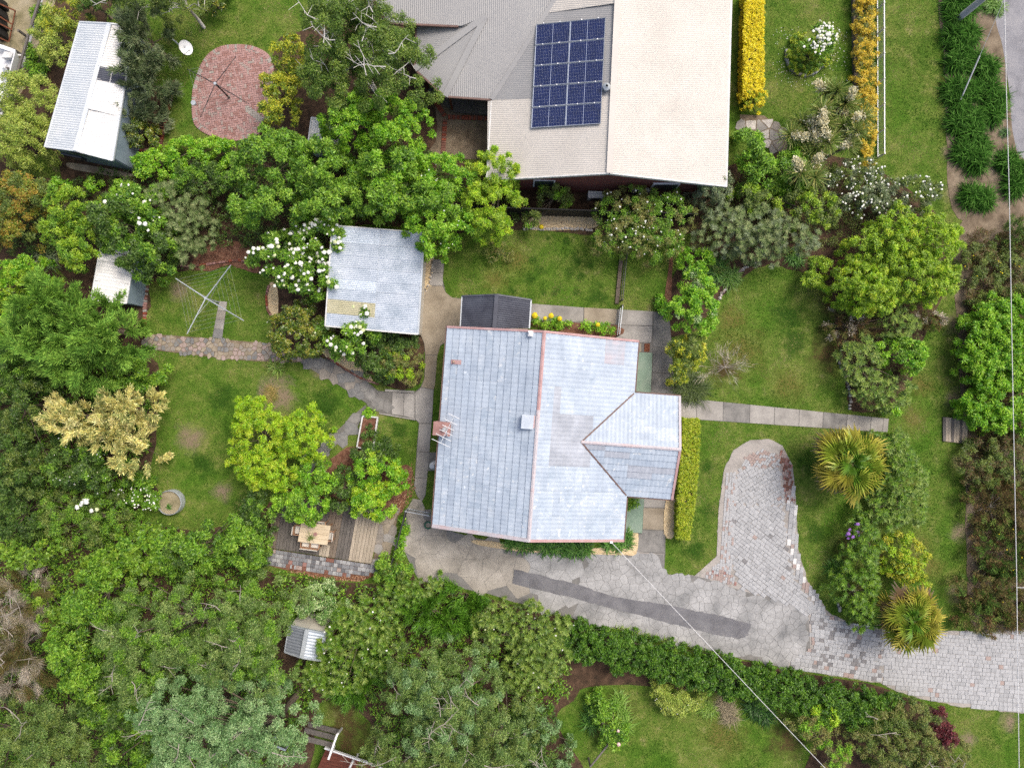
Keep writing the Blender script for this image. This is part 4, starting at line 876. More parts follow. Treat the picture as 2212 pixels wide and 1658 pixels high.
ws = thing('tool_shed', 'small white ribbed tool shed among trees east of the brick patio', 'shed', P(687, 290), 'garden sheds')
TL, TR, BR, BL = P(*q(1, 0, 490, 1010), 2.0), P(*q(1, 0, 660, 1040), 2.0), P(*q(1, 0, 605, 1280), 1.82), P(*q(1, 0, 456, 1262), 1.82)
corrugated([TL, TR, BR, BL], BL - TL, .16, .014).build('roof_sheet', 'roof_shed_white', ws)
edge_bar(BL, BR, .06, .08, 'gutter', 'white_paint', ws, -.03); edge_bar(TL, BL, .05, .07, 'barge_board', 'white_paint', ws); edge_bar(TR, BR, .05, .07, 'barge_board', 'white_paint', ws); edge_bar(TL, TR, .05, .07, 'barge_board', 'white_paint', ws)
cg = (TL + BR) / 2; kk = lambda p: cg + (p - cg) * .97
for a, b in ((TR, BR), (TL, BL), (TL, TR), (BL, BR)): wallquad(kk(a), kk(b), 'wall', 'white_paint', ws, a.z - .06, b.z - .06, .05)

bs = thing('wood_shed', 'small gabled corrugated shed almost hidden by trees south of the deck', 'shed', P(650, 1410), 'garden sheds')
bA = gable_shed(bs, q(1, 3, 300, 425), q(1, 3, 455, 462), q(1, 3, 615, 490), q(1, 3, 570, 730), q(1, 3, 408, 705), q(1, 3, 262, 655), 2.1, 2.5, ['roof_old', 'roof_galv'], 'wall_cream', .16, capm='galv')

# ------------------------------------------------------------------ neighbour's house
nh = thing('neighbour_house', 'large brick house with beige and grey corrugated roofs north of the block', 'house', P(1320, 150))
EXCL.append([(905, -40), (1585, -40), (1575, 410), (1120, 410), (1060, 340), (1060, 215), (905, 180)])
R1, R2 = P(1334, 0, 4.5), P(1316.6, 374.3, 4.5); E1, E2 = P(1060.8, 218.5, 2.6), P(1052.5, 345, 2.6)
rd = (R1 - R2).normalized(); R0 = R1 + rd * 4.0
wpl = plane3(E1, E2, R2); Vt = ray_plane(1197, 0, wpl); Cc, Dd = P(961.6, 208.5, 2.6), P(1062, 215.5, 2.6)
spl = plane3(Cc, Dd, Vt); apx = ray_plane(1049.5, 35.2, spl); A1, B1 = P(899, 58, 2.6), P(896, 150, 2.6)
sw_c = ray_plane(1119.4 - 66, 388, wpl)
SWc = ray_plane(1052, 389, wpl)                                   # south west corner (behind the trees)
# west slope: grey sheets up to the valley, beige below and above
def on(pl, u, v): return ray_plane(u, v, pl)
gtop, gbot = 62.0, 216.0
wd = E1 - on(wpl, 1320, 218.5)
corrugated([on(wpl, 1053.5, 217), on(wpl, 1319, 206), R2, SWc], wd, .1, .007).build('roof_plane', 'roof_beige', nh)
corrugated([on(wpl, 1062, 216.4), on(wpl, 1190, 12), on(wpl, 1334, -6), on(wpl, 1319.2, 208)], wd, .1, .007).build('roof_plane', 'roof_grey', nh)
Vu = on(wpl, 1230, -55); corrugated([on(wpl, 1179.6, 29), Vu, R1 + rd * 1.7, on(wpl, 1333.1, 9)], wd, .1, .010, .012).build('roof_plane', 'roof_beige', nh)
Ee1, Ee2 = P(1581, -60, 2.6), P(1568.5, 403, 2.6)
corrugated([R1 + rd * 1.7, Ee1, Ee2, R2], Ee1 - (R1 + rd * 1.7), .1, .007).build('roof_plane', 'roof_beige', nh)
sd_ = Cc - apx; sdn = Vector((0.0, -1, 0))
corrugated([apx, Cc, Dd, on(spl, 1197, 0), on(spl, 1236, -60), on(spl, 1050.5, -60)], sdn, .1, .007).build('roof_plane', 'roof_grey', nh)
corrugated([on(spl, 780, -60), on(spl, 838, 49), on(spl, 997, 56), apx + Vector((0, 0, .02)), on(spl, 1050, -60)], sdn, .1, .007).build('roof_plane', 'roof_grey', nh)
p1 = plane3(apx, A1, B1); corrugated([apx, on(p1, 997, 56), A1, B1], Vector((-1, 0, 0)), .1, .007).build('roof_plane', 'roof_grey', nh)
corrugated([apx, B1, Cc], (B1 + Cc) / 2 - apx, .1, .007).build('roof_plane', 'roof_grey', nh)
for a, b, m in ((apx, B1, 'roof_grey'), (apx, Cc, 'roof_grey'), (R1 + rd * 1.7, R2, 'roof_beige')): edge_bar(a, b, .3, .03, 'ridge_cap', m, nh, .045)
edge_bar(Dd, on(spl, 1236, -60), .22, .02, 'valley_flashing', 'roof_grey', nh, .04); edge_bar(on(p1, 997, 56), apx, .2, .02, 'valley_flashing', 'roof_grey', nh, .05)
for a, b in ((E1 + Vector((.05, 0, 0)), SWc), (Ee1, Ee2)): edge_bar(a, b, .12, .12, 'gutter', 'white_dirty', nh, -.05)
for a, b in ((B1, Cc), (Cc, Dd), (A1, B1), (on(spl, 838, 50), on(spl, 990, 57))): edge_bar(a, b, .1, .12, 'gutter', 'gutter_brown', nh, -.05)
for a, b in ((SWc, R2), (R2, Ee2)): edge_bar(a, b, .07, .2, 'barge_board', 'white_dirty', nh, -.05); 
# walls
def inn(a, b, k): return a + (b - a).normalized() * k
yS = min(SWc.y, Ee2.y) + .45; xW, xE = SWc.x + .5, Ee2.x - .5
wallquad((xW, SWc.y + .35, 0), (R2.x, R2.y + .35, 0), 'brick_wall', 'brick_wall', nh, 2.7, 4.3, .2); wallquad((R2.x, R2.y + .35, 0), (xE, Ee2.y + .42, 0), 'brick_wall', 'brick_wall', nh, 4.3, 2.7, .2)
wallquad((xW, SWc.y + .36, 0), (E1.x + .5, E1.y + .3, 0), 'brick_wall', 'brick_wall', nh, 2.6, 2.6, .2); wallquad((xE, Ee2.y + .4, 0), (Ee1.x - .5, Ee1.y, 0), 'brick_wall', 'brick_wall', nh, 2.6, 2.6, .2)
wallquad((Dd.x, Dd.y + 1.6, 0), (Cc.x + .5, Cc.y + 1.5, 0), 'brick_wall', 'brick_wall', nh, 2.5, 2.5, .2); wallquad((Cc.x + .5, Cc.y + 1.5, 0), (B1.x + 1.4, B1.y + .5, 0), 'brick_wall', 'brick_wall', nh, 2.5, 2.5, .2)
wallquad((B1.x + 1.4, B1.y + .5, 0), (A1.x + 1.3, A1.y + .4, 0), 'brick_wall', 'brick_wall', nh, 2.5, 2.5, .2)
e0, e1 = on(spl, 838, 50), on(spl, 990, 57); wallquad((e0.x + .6, e0.y + .6, 0), (A1.x + 1.3, A1.y + .6, 0), 'brick_wall', 'brick_wall', nh, 2.9, 2.9, .2)
# low dark deck of the corner verandah
vd = MB().prism([tuple((Dd + Vector((0, .15, 0))).xy), tuple((Cc + Vector((.2, .15, 0))).xy), tuple((B1 + Vector((.35, 0, 0))).xy), (B1.x + 1.4, B1.y + .5), (Cc.x + .5, Cc.y + 1.5), (Dd.x, Dd.y + 1.6)], .02, .12).build('verandah_floor', 'wood_dark', nh)
for p in (Cc + Vector((.15, .3, 0)), Dd + Vector((-.25, .25, 0)), B1 + Vector((.35, .1, 0))): MB().box((p.x, p.y, 1.3), (.1, .1, 2.4)).build('post', 'wood_red', nh)
for (u0, u1, nm) in ((1150, 1195, 'window'), (1395, 1450, 'window')):
    a, b = P(u0, 410, 0), P(u1, 410, 0)
    x0, x1 = a.x, b.x; yy = SWc.y + .35 + (R2.y - SWc.y) * max(0, min(1, (x0 - xW) / (R2.x - xW))) if x0 < R2.x else R2.y + .35 + (Ee2.y - R2.y) * ((x0 - R2.x) / (xE - R2.x))
    w = MB().box(((x0 + x1) / 2, yy - .1, 1.5), (x1 - x0, .1, 1.2)).build(nm, 'white_paint', nh)
    MB().box(((x0 + x1) / 2, yy - .16, 1.5), (x1 - x0 - .16, .04, 1.04)).build('pane', 'glass_dark', w)
# turbine vent
tc = P(*q(2, 0, 843, 738), 4.75); tv = MB(); tv.cone((tc.x, tc.y, 4.25), .16, .15, .22, 16)
tvo = tv.build('turbine_vent', 'galv', nh)
fins = MB()
for i in range(18):
    t = 2 * math.pi * i / 18; pts = [(.12, 4.47), (.19, 4.56), (.19, 4.66), (.06, 4.76)]
    for (r0, z0), (r1, z1) in zip(pts, pts[1:]):
        f0, f1 = (t, t + .42); fins.face([(tc.x + r0 * math.cos(f0), tc.y + r0 * math.sin(f0), z0), (tc.x + r0 * .96 * math.cos(f1), tc.y + r0 * .96 * math.sin(f1), z0), (tc.x + r1 * .96 * math.cos(f1), tc.y + r1 * .96 * math.sin(f1), z1), (tc.x + r1 * math.cos(f0), tc.y + r1 * math.sin(f0), z1)])
fins.build('fins', 'galv', tvo)
# solar panels: two columns, five rows
sup = wpl[1] * .10; opl = (wpl[0] + sup, wpl[1])
TLp, TRp, BRp, BLp = (on(opl, *q(2, 0, *p)) for p in ((237, 212), (833, 153), (790, 1067), (192, 1105)))
rows_l = ('topmost', 'second', 'middle', 'fourth', 'bottom')
for i in range(5):
    for j in range(2):
        f = lambda a, b: L(L(TLp, TRp, a), L(BLp, BRp, a), b)
        u0, u1, v0, v1 = j * .5 + .002, j * .5 + .498, i * .2 + .003, i * .2 + .197
        p00, p10, p11, p01 = f(u0, v0), f(u1, v0), f(u1, v1), f(u0, v1); c = (p00 + p11) / 2; n = wpl[1]
        sp = thing('solar_panel', 'dark blue solar panel, %s row, %s column, on the grey and beige roof' % (rows_l[i], ('west', 'east')[j]), 'solar panel', c, 'solar panels on the neighbour\'s roof')
        fr = MB(); e = n * .02
        for a, b in ((p00, p10), (p10, p11), (p11, p01), (p01, p00)): fr.bar(a + e, b + e, .009, .04, up=n)
        fr.build('frame', 'galv', sp)
        bk = MB(); bk.face([p00, p10, p11, p01]); bk.build('backing', 'solar_back', sp)
        g = lambda a, b: L(L(p00, p10, a), L(p01, p11, a), b)
        for hlf in range(2):
            ce = MB()
            for r_ in range(6):
                for c_ in range(10):
                    a0 = .022 + hlf * .486 + c_ * .0472; b0 = .03 + r_ * .157; a1, b1 = a0 + .0424, b0 + .149
                    ce.face([g(a0, b0) + n * .006, g(a1, b0) + n * .006, g(a1, b1) + n * .006, g(a0, b1) + n * .006])
            o = ce.build('cell_block', 'solar_cell', sp); o['kind'] = 'stuff'
        for a in (.22, .7) if i < 5 else ():
            MB().box(g(a + .1 * j, -.02) + n * .05, (.05, .05, .03)).build('clamp', 'white_paint', sp)
# air conditioners beside the south wall
def aircon(u, v, z, rz, label):
    p = P(u, v, 0); r = thing('air_conditioner', label, 'air conditioner', (p.x, p.y, z), 'air conditioners')
    MB().box((p.x, p.y, z + .32), (.86, .36, .6), rz).build('case', 'white_dirty', r)
    MB().box((p.x, p.y - .19, z + .32), (.5, .03, .5), rz).build('fan_grille', 'steel_dark', r)
    for s in (-.3, .3): MB().box((p.x + s, p.y, z + .01), (.08, .34, .03), rz).build('foot', 'black', r)
aircon(1285, 427, 0.02, -.02, 'white air conditioner on the ground below the brick gable'); aircon(1379, 416, 0.45, -.02, 'white air conditioner raised against the brick gable wall')
MB().box((P(1379, 416).x, P(1379, 416).y + .05, .22), (.7, .3, .42)).build('bracket', 'steel_dark', bpy.data.objects['air_conditioner.001'])
# ------------------------------------------------------------------ timber deck, pavers, table and chairs
def dz(x, y): return ((940 + x / 4.364) / 1.6374, (1700 + y / 4.364) / 1.6374)
def l2(a, b, t): return (a[0] + (b[0] - a[0]) * t, a[1] + (b[1] - a[1]) * t)
BLd, BRd, TLd, TRd = dz(62, 1020), dz(1640, 1268), dz(196, 180), dz(1800, 400)
EXCL.append([TLd, TRd, BRd, BLd])
deck = thing('deck', 'weathered timber deck with pale new boards at its east end', 'deck', P(*dz(900, 800)))
ZD = .16; nb = 31
for i in range(nb):
    t0, t1 = i / nb + .0012, (i + 1) / nb - .0012
    quad = [l2(BLd, BRd, t0), l2(BLd, BRd, t1), l2(TLd, TRd, t1), l2(TLd, TRd, t0)]
    mt = 'wood_pale' if i >= 24 else ('wood_brown' if i in (0, 1, 16, 17) or (17 < i < 20) else 'wood_dark')
    if i in (15, 16, 17):                                   # short pale repair boards at the south edge
        m0, m1 = l2(quad[0], quad[3], .21), l2(quad[1], quad[2], .21)
        MB().prism([P2(p) for p in (quad[0], quad[1], m1, m0)], ZD - .03, ZD + random.uniform(-.004, .004), 0, .004).build('board', 'wood_pale', deck)
        quad[0], quad[1] = l2(quad[0], quad[3], .213), l2(quad[1], quad[2], .213)
    MB().prism([P2(p) for p in quad], ZD - .03, ZD + random.uniform(-.005, .005), 0, .004).build('board', mt, deck)
for t in (.03, .35, .65, .97):
    a, b = l2(BLd, TLd, t), l2(BRd, TRd, t); MB().bar(P(*a, ZD - .09), P(*b, ZD - .09), .08, .1).build('joist', 'wood_brown', deck)
MB().bar(P(*l2(BLd, TLd, -.0), ZD - .02) - Vector((.06, 0, 0)), P(*TLd, ZD - .02) - Vector((.06, 0, 0)), .05, .2).build('edge_board', 'wood_pale', deck)
MB().bar(P(*dz(260, 190), .3), P(*dz(450, 215), .3), .12, .05).build('bench_top', 'wood_pale', thing('bench', 'short grey timber plank bench at the overgrown north west corner of the deck', 'bench', P(*dz(350, 200))))
bn = bpy.data.objects['bench']
for x in (280, 430): MB().box(P(*dz(x, 203), .2), (.09, .09, .25)).build('leg', 'wood_dark', bn)
# paver apron south of the deck
ap = sheet('paver_apron', [dz(50, 1040), dz(1640, 1285), dz(1760, 1330), dz(1700, 1450), dz(1500, 1530), dz(1100, 1520), dz(300, 1370), dz(0, 1290), dz(0, 1160)], .02, 'redmulch')
pvs = []; w = np.array([P2(p) for p in (dz(50, 1045), dz(1640, 1290), dz(1760, 1335), dz(1690, 1440), dz(1150, 1480), dz(500, 1380), dz(10, 1300), dz(0, 1165))]); a0, b0 = np.array(P2(dz(50, 1040))), np.array(P2(dz(1640, 1285)))
dv = (b0 - a0) / np.hypot(*(b0 - a0)); nv = np.array([dv[1], -dv[0]]); an = math.atan2(dv[1], dv[0])
for r in range(6):
    x = -.6 - .1 * (r % 2)
    while x < 6.6:
        ln = .22 if rng.random() < .8 else .11; p = a0 + dv * (x + ln / 2) + nv * (.12 + r * .222)
        if inpoly(np.array([p[0]]), np.array([p[1]]), w)[0]:
            red = rng.random() < (.08 if r < 3 else .35); pvs.append((p[0], p[1], .015, ln - .012, .205, .035 + rng.uniform(-.006, .006), an + rng.normal(0, .02), str(rng.choice(['paver_deepred', 'brick_rose', 'paver_red'])) if red else str(rng.choice(['block_grey', 'block_dark', 'paver_mid'], p=[.55, .25, .2]))))
        x += ln
pieces(ap, 'paver', pvs)
pad = crazy('stone_pad', [dz(1790, 480), dz(1980, 400), dz(2060, 430), dz(1960, 980), dz(1900, 1230), dz(1760, 1300), dz(1650, 1270), dz(1720, 900)], .5, ['concrete_warm', 'concrete', 'slate_b'], seed=17, base='dirt', z=.04)
# table
tb = thing('table', 'pale timber slatted outdoor table on the deck', 'table', P(*dz(750, 810), ZD))
c4 = [dz(548, 630), dz(1003, 690), dz(950, 992), dz(493, 937)]; zt = ZD + .74
for i in range(4):
    t0, t1 = i / 4 + .005, (i + 1) / 4 - .005
    MB().prism([P2(p, zt) for p in (l2(c4[0], c4[3], t0), l2(c4[1], c4[2], t0), l2(c4[1], c4[2], t1), l2(c4[0], c4[3], t1))], zt - .03, zt, 0, .004).build('board', 'wood_table', tb)
for k in c4:
    p = P(*l2(k, dz(750, 812), .12), zt); MB().box((p.x, p.y, ZD + .355), (.07, .07, .71)).build('leg', 'wood_chair', tb)
for a, b in ((0, 1), (3, 2)): MB().bar(P(*l2(c4[a], dz(750, 812), .12), zt - .07), P(*l2(c4[b], dz(750, 812), .12), zt - .07), .03, .08).build('rail', 'wood_chair', tb)
tp = P(*dz(775, 815), zt); pt = thing('pot_plant', 'small trailing pot plant in the middle of the timber table', 'plant', tp)
MB().cone(tp, .07, .1, .12, 12).build('pot', 'brick_rose', pt)
def chair(u, v, face, label):
    """face: direction (radians) the sitter looks; u, v: seat centre"""
    p = P(u, v, .45 + ZD); root = thing('chair', label, 'chair', (p.x, p.y, ZD), 'outdoor chairs around the deck table')
    R = Matrix.Translation((p.x, p.y, ZD)) @ Matrix.Rotation(face, 4, 'Z')
    def bx(n, c, sz, mt, par_=None, tilt=0):
        b = MB(); b.box((0, 0, 0), sz); M = R @ Matrix.Translation(c) @ Matrix.Rotation(tilt, 4, 'Y'); b.v = [tuple(M @ Vector(v_)) for v_ in b.v]; return b.build(n, mt, par_ or root)
    for i in range(5): bx('slat', (-.18 + i * .09, 0, .44), (.075, .46, .025), 'wood_chair')
    bx('cushion', (-.01, 0, .475), (.4, .42, .045), 'cushion')
    for x in (-.2, .2):
        for y in (-.22, .22): bx('leg', (x, y, .22 if x > 0 else .22), (.045, .045, .44), 'wood_chair')
    bk = bx('backrest', (-.26, 0, .86), (.03, .46, .06), 'cushion', None, -.15)
    for y in (-.21, .21): bx('back_post', (-.235, y, .66), (.035, .04, .46), 'wood_chair', None, -.15)
    for i in range(3): bx('back_slat', (-.225 - .012 * i, 0, .58 + i * .085), (.02, .4, .05), 'wood_chair', None, -.15)
    for y in (-.25, .25): bx('armrest', (-.02, y, .64), (.44, .05, .03), 'wood_chair')
    return root
ta = math.atan2(-(c4[1][1] - c4[0][1]), c4[1][0] - c4[0][0])
chair(*dz(520, 752), ta, 'timber chair at the west end of the deck table'); chair(*dz(985, 838), ta + math.pi, 'timber chair at the east end of the deck table')
chair(*dz(632, 950), ta + math.pi / 2, 'timber chair on the south side of the deck table, nearer the west end'); chair(*dz(768, 968), ta + math.pi / 2, 'timber chair on the south side of the deck table, nearer the east end')
chair(*dz(720, 668), ta - math.pi / 2, 'timber chair on the north side of the deck table, nearer the west end'); chair(*dz(860, 686), ta - math.pi / 2, 'timber chair on the north side of the deck table, nearer the east end')

# ------------------------------------------------------------------ fences and gates
def bar_fence(name, label, cat, a, b, h, n, mat, z0=.08, r=.012, post=None, slant=0.0, group=None, nposts=2, rail=.03):
    A, B = P(*a), P(*b); root = thing(name, label, cat, (A + B) / 2, group)
    for z in (z0 + .02, h): MB().bar(A + Vector((0, 0, z)), B + Vector((0, 0, z)), rail, rail).build('rail', mat, root)
    for i in range(nposts):
        p = L(A, B, i / (nposts - 1)); MB().box((p.x, p.y, h / 2 + .03), (.06, .06, h + .06)).build('post', post or mat, root)
    for i in range(n):
        p = L(A, B, (i + .5) / n); p2 = L(A, B, (i + .5 + slant) / n)
        MB().tube([p + Vector((0, 0, z0)), p2 + Vector((0, 0, h))], r, 4).build('bar', mat, root)
    return root
bar_fence('lattice_fence', 'dark metal lattice fence between stone pad and driveway', 'fence', q(1, 2, 1320, 1070), q(1, 2, 1200, 1500), .95, 26, 'steel_dark', slant=2.5, group='low dark fences', r=.02)
bar_fence('garden_gate', 'grey metal gate between the deck corner and the house', 'gate', q(1, 2, 1320, 1062), q(1, 2, 1512, 1098), .9, 12, 'galv', slant=1.2, r=.015)
bar_fence('yard_fence', 'low dark metal fence between the north lawn and the strip beside it', 'fence', q(2, 1, 1000, 520), q(2, 1, 960, 935), .8, 30, 'steel_dark', group='low dark fences', slant=1.5)
bar_fence('path_gate', 'narrow metal gate across the concrete path north of the house', 'gate', q(2, 1, 958, 985), q(2, 1, 930, 1235), .9, 16, 'galv', post='steel_dark', slant=1.5, r=.016)
st = thing('sleeper_edge', 'weathered timber sleepers lying beside the dark yard fence', 'sleeper', P(*q(2, 1, 950, 750)))
for i in range(3):
    a, b = q(2, 1, 968 - 8 * (i * 1.7), 540 + i * 140), q(2, 1, 968 - 8 * (i * 1.7) - 13, 540 + i * 140 + 138); MB().bar(P(*a, .06), P(*b, .06), .2, .12).build('sleeper', 'wood_brown', st)
wf = bar_fence('white_fence', 'low white picket fence along the neighbour\'s front hedge', 'fence', (1893.5, -30), (1894.5, 342), .78, 92, 'white_paint', z0=.06, r=.016, nposts=8, rail=.05)
sl_ = thing('retaining_wall', 'low timber sleeper retaining wall beside the mustard hedge', 'retaining wall', P(1846, 110))
for i in range(4): MB().bar(P(1842.5 + i * .8, -30 + i * 63, .12), P(1843.3 + i * .8, 31 + i * 63, .12), .1, .24).build('sleeper', 'wood_brown', sl_)
for i in range(4): MB().bar(P(1848.5 + i * .8, -30 + i * 63, .06), P(1849.3 + i * .8, 31 + i * 63, .06), .16, .1).build('sleeper', 'wood_dark', sl_)
for i in range(6): p = P(1846 + i * .5, 5 + i * 45); MB().box((p.x, p.y, .16), (.1, .08, .32)).build('post', 'wood_dark', sl_)
bf = thing('boundary_fence', 'dark metal panel fence on the northern boundary, mostly behind shrubs', 'fence', P(1200, 462))
for i in range(12):
    a, b = (940 + i * 46, 459 + i * 1.5), (985.4 + i * 46, 460.4 + i * 1.5)
    p0, p1 = P(*a), P(*b); corrugated([p0 + Vector((0, 0, .05)), p1 + Vector((0, 0, .05)), p1 + Vector((0, 0, 1.55)), p0 + Vector((0, 0, 1.55))], Vector((0, 0, 1)), .2, .02).build('fence_panel', 'black', bf)
    MB().bar(p0 + Vector((0, 0, 1.57)), p1 + Vector((0, 0, 1.57)), .05, .04).build('top_rail', 'black', bf); MB().box((p0.x, p0.y, .8), (.06, .06, 1.6)).build('post', 'black', bf)
def f1(x, y): return (x * .1621, y * .1621)
rf = thing('rail_fence', 'grey timber rail fence at the western edge beside the pale shrubs', 'fence', P(*f1(370, 500)))
for a, b in (((545, -60), (370, 495)), ((372, 500), (230, 985)), ((228, 990), (140, 1260))): MB().bar(P(*f1(*a), .75), P(*f1(*b), .75), .11, .09).build('rail', 'wood_dark', rf)
for p in ((545, -40), (372, 498), (300, 740), (229, 988)): c_ = P(*f1(*p)); MB().box((c_.x, c_.y, .38), (.1, .1, .76)).build('post', 'wood_dark', rf)
MB().bar(P(*f1(205, 732), .7), P(*f1(310, 740), .7), .08, .06).build('cross_rail', 'white_dirty', rf)
ks = sheet('kerb', [f1(560, -60), f1(600, -60), f1(440, 500), f1(300, 960), f1(190, 1240), f1(140, 1260), f1(250, 950), f1(385, 500)], .05, 'paver_light')
# boat, trailer and rusty frame
bt = thing('boat', 'white boat parked by the rail fence at the western edge', 'boat', P(-2, 160)); hz = 1.05
hull = [f1(-160, 560), f1(35, 600), f1(205, 662), f1(205, 690), f1(100, 1080), f1(35, 1310), f1(-60, 1420), f1(-160, 1400)]
o3 = [P(*p, hz) for p in hull]; cb = sum(o3, Vector()) / len(o3); b = MB(); nn = len(o3)
low = [cb + (p - cb) * .72 + Vector((0, 0, -.75)) for p in o3]; inn_ = [cb + (p - cb) * .86 for p in o3]; flo = [cb + (p - cb) * .8 + Vector((0, 0, -.4)) for p in o3]
for ra, rb in ((low, o3), (o3, inn_), (inn_, flo)):
    for i in range(nn): b.face([ra[i], ra[(i + 1) % nn], rb[(i + 1) % nn], rb[i]])
b.face(flo); b.build('hull', 'white_paint', bt)
MB().prism([P2(f1(*p), hz) for p in ((60, 690), (180, 700), (150, 770), (20, 770))], hz - .3, hz + .02).build('foredeck', 'white_dirty', bt)
MB().bar(P(*f1(60, 920), hz + .1), P(*f1(105, 1070), hz + .1), .06, .3).build('windscreen', 'galv', bt); MB().bar(P(*f1(10, 1000), hz), P(*f1(85, 860), hz), .1, .06).build('seat', 'white_dirty', bt)
tr = thing('boat_trailer', 'narrow white ladder shaped trailer beside the white boat', 'trailer', P(*f1(90, 1230)))
for s in (-1, 1): MB().bar(P(*f1(190 + s * 24, 935), .5), P(*f1(-10 + s * 24, 1560), .5), .07, .08).build('side_rail', 'white_dirty', tr)
for i in range(14): c_ = l2((190, 940), (-10, 1555), i / 13); MB().bar(P(*f1(c_[0] - 26, c_[1] - 8), .47), P(*f1(c_[0] + 26, c_[1] + 8), .47), .09, .04).build('rung', 'white_paint', tr)
for i in (3, 10): c_ = l2((190, 940), (-10, 1555), i / 13); MB().bar(P(*f1(c_[0], c_[1]), 0), P(*f1(c_[0], c_[1]), .5), .1, .1).build('support', 'steel_dark', tr)
rm = thing('rusty_frame', 'rusty steel frame with dark boxes at the north west corner', 'frame', P(*f1(50, 280)))
for i, (a, b) in enumerate((((-40, 40), (205, 145)), ((-40, 200), (165, 330)), ((-40, 300), (160, 400)), ((-40, 490), (110, 560)))): MB().bar(P(*f1(*a), .8), P(*f1(*b), .35), .07, .05).build('bar', 'rust', rm)
for y in (60, 200, 330, 450): MB().box(P(*f1(0, y), .4), (.4, .45, .8), .25).build('box', 'black', rm)
MB().bar(P(*f1(205, 145), .3), P(*f1(120, 560), .3), .05, .05).build('side_bar', 'rust', rm)

# ------------------------------------------------------------------ rotary clotheslines
def hoist(name, label, base, top, ends, ztop, zend, matarm, mat_mast, nline=5, lo=.34):
    B, T = P(*base), P(*top, ztop); T.x, T.y = B.x + (T.x - B.x) * .4, B.y + (T.y - B.y) * .4
    root = thing(name, label, 'clothesline', B, 'rotary clotheslines')
    MB().tube([B, (B.x, B.y, ztop * .55), T], [.045, .04, .032], 10).build('mast', mat_mast, root)
    MB().cone((T.x, T.y, ztop - .08), .075, .075, .14, 12).build('hub', 'galv', root)
    EN = [P(*e, zend) for e in ends]; hubp = Vector((T.x, T.y, ztop))
    for e in EN:
        MB().tube([hubp, e], [.034, .024] if matarm == 'galv' else [.022, .018], 6).build('arm', matarm, root)
        m = L(hubp, e, .55); MB().tube([Vector((T.x, T.y, ztop - .55)), m], .01, 5).build('strut', matarm, root)
    for k in range(nline):
        t = lo + (1 - lo) * (k + .6) / nline
        b = MB()
        for i in range(4):
            a_, c_ = L(hubp, EN[i], t), L(hubp, EN[(i + 1) % 4], t); mid = (a_ + c_) / 2 - Vector((0, 0, .04)); b.tube([a_, mid, c_], .0035, 4)
        b.build('line', 'wire_line', root)
hoist('rotary_clothesline', 'rotary clothesline on the west lawn by the white garden shed', q(0, 1, 1885, 945), q(0, 1, 1775, 908), [q(0, 1, 1510, 740), q(0, 1, 1985, 625), q(0, 1, 2097, 1103), q(0, 1, 1608, 1217)], 1.75, 2.05, 'galv', 'galv')
hoist('rotary_clothesline', 'rotary clothesline over the round brick patio', q(0, 0, 1975, 845), q(0, 0, 1860, 730), [q(0, 0, 1612, 595), q(0, 0, 2030, 485), q(0, 0, 2140, 895), q(0, 0, 1722, 1010)], 1.95, 2.05, 'steel_dark', 'black')
bk = P(*q(0, 0, 1752, 962), .5); b = thing('peg_basket', 'wire peg basket hanging at a corner of the patio clothesline', 'basket', (bk.x, bk.y, 1.6))
MB().cone((bk.x, bk.y, 1.55), .1, .13, .2, 10).build('basket', 'galv', b)
# satellite dish
sdp = P(*q(0, 0, 1600, 455)); sd = thing('satellite_dish', 'white satellite dish on a pole at the edge of the patio lawn', 'satellite dish', sdp)
dc = P(*q(0, 0, 1590, 412), 1.8); MB().tube([sdp, (sdp.x, sdp.y, 1.5), dc - Vector((0, .1, .1))], .03, 8).build('pole', 'galv', sd)
dm = MB(); M = Matrix.Translation(dc) @ Matrix.Rotation(math.radians(-12), 4, 'Z') @ Matrix.Rotation(math.radians(52), 4, 'Y'); rings = []
for r, h in ((0.02, 0), (.18, .02), (.30, .06), (.37, .105)):
    i = len(dm.v); rings.append(i)
    for k in range(24): t = 2 * math.pi * k / 24; dm.v.append(tuple(M @ Vector((r * math.cos(t), r * .95 * math.sin(t), h))))
for a, c_ in zip(rings, rings[1:]):
    for k in range(24): dm.f.append((a + k, a + (k + 1) % 24, c_ + (k + 1) % 24, c_ + k)); dm.m.append(0)
dm.f.append(tuple(range(24))); dm.m.append(0); dm.build('dish', 'white_paint', sd, True)
MB().tube([M @ Vector((0, -.36, .08)), M @ Vector((0, -.2, .5))], .014, 6).build('feed_arm', 'galv', sd); MB().box(M @ Vector((0, -.19, .5)), (.08, .08, .1)).build('feed_horn', 'white_paint', sd)

# ------------------------------------------------------------------ planters, tank, bins, small things
rc = P(*q(0, 2, 1452, 1015), .5); rp = thing('ring_planter', 'round corrugated metal ring planter filled with straw on the west lawn', 'planter', rc)
m = MB(); n = 72; ro, h = .66, .5
for k in range(n):
    t0, t1 = 2 * math.pi * k / n, 2 * math.pi * (k + 1) / n; w0 = lambda t, r: (rc.x + r * math.cos(t), rc.y + r * math.sin(t))
    prof = [(ro, 0.0)] + [(ro + (.012 if j % 2 else -.0), .06 + j * .05) for j in range(9)] + [(ro - .02, h), (ro - .035, h), (ro - .035, .25)]
    for (r0, z0), (r1, z1) in zip(prof, prof[1:]): m.face([(*w0(t0, r0), z0), (*w0(t1, r0), z0), (*w0(t1, r1), z1), (*w0(t0, r1), z1)])
m.build('ring', 'galv', rp, True); MB().cone((rc.x, rc.y, .02), ro - .02, ro - .04, .36, 40).build('fill', 'drygrass', rp)
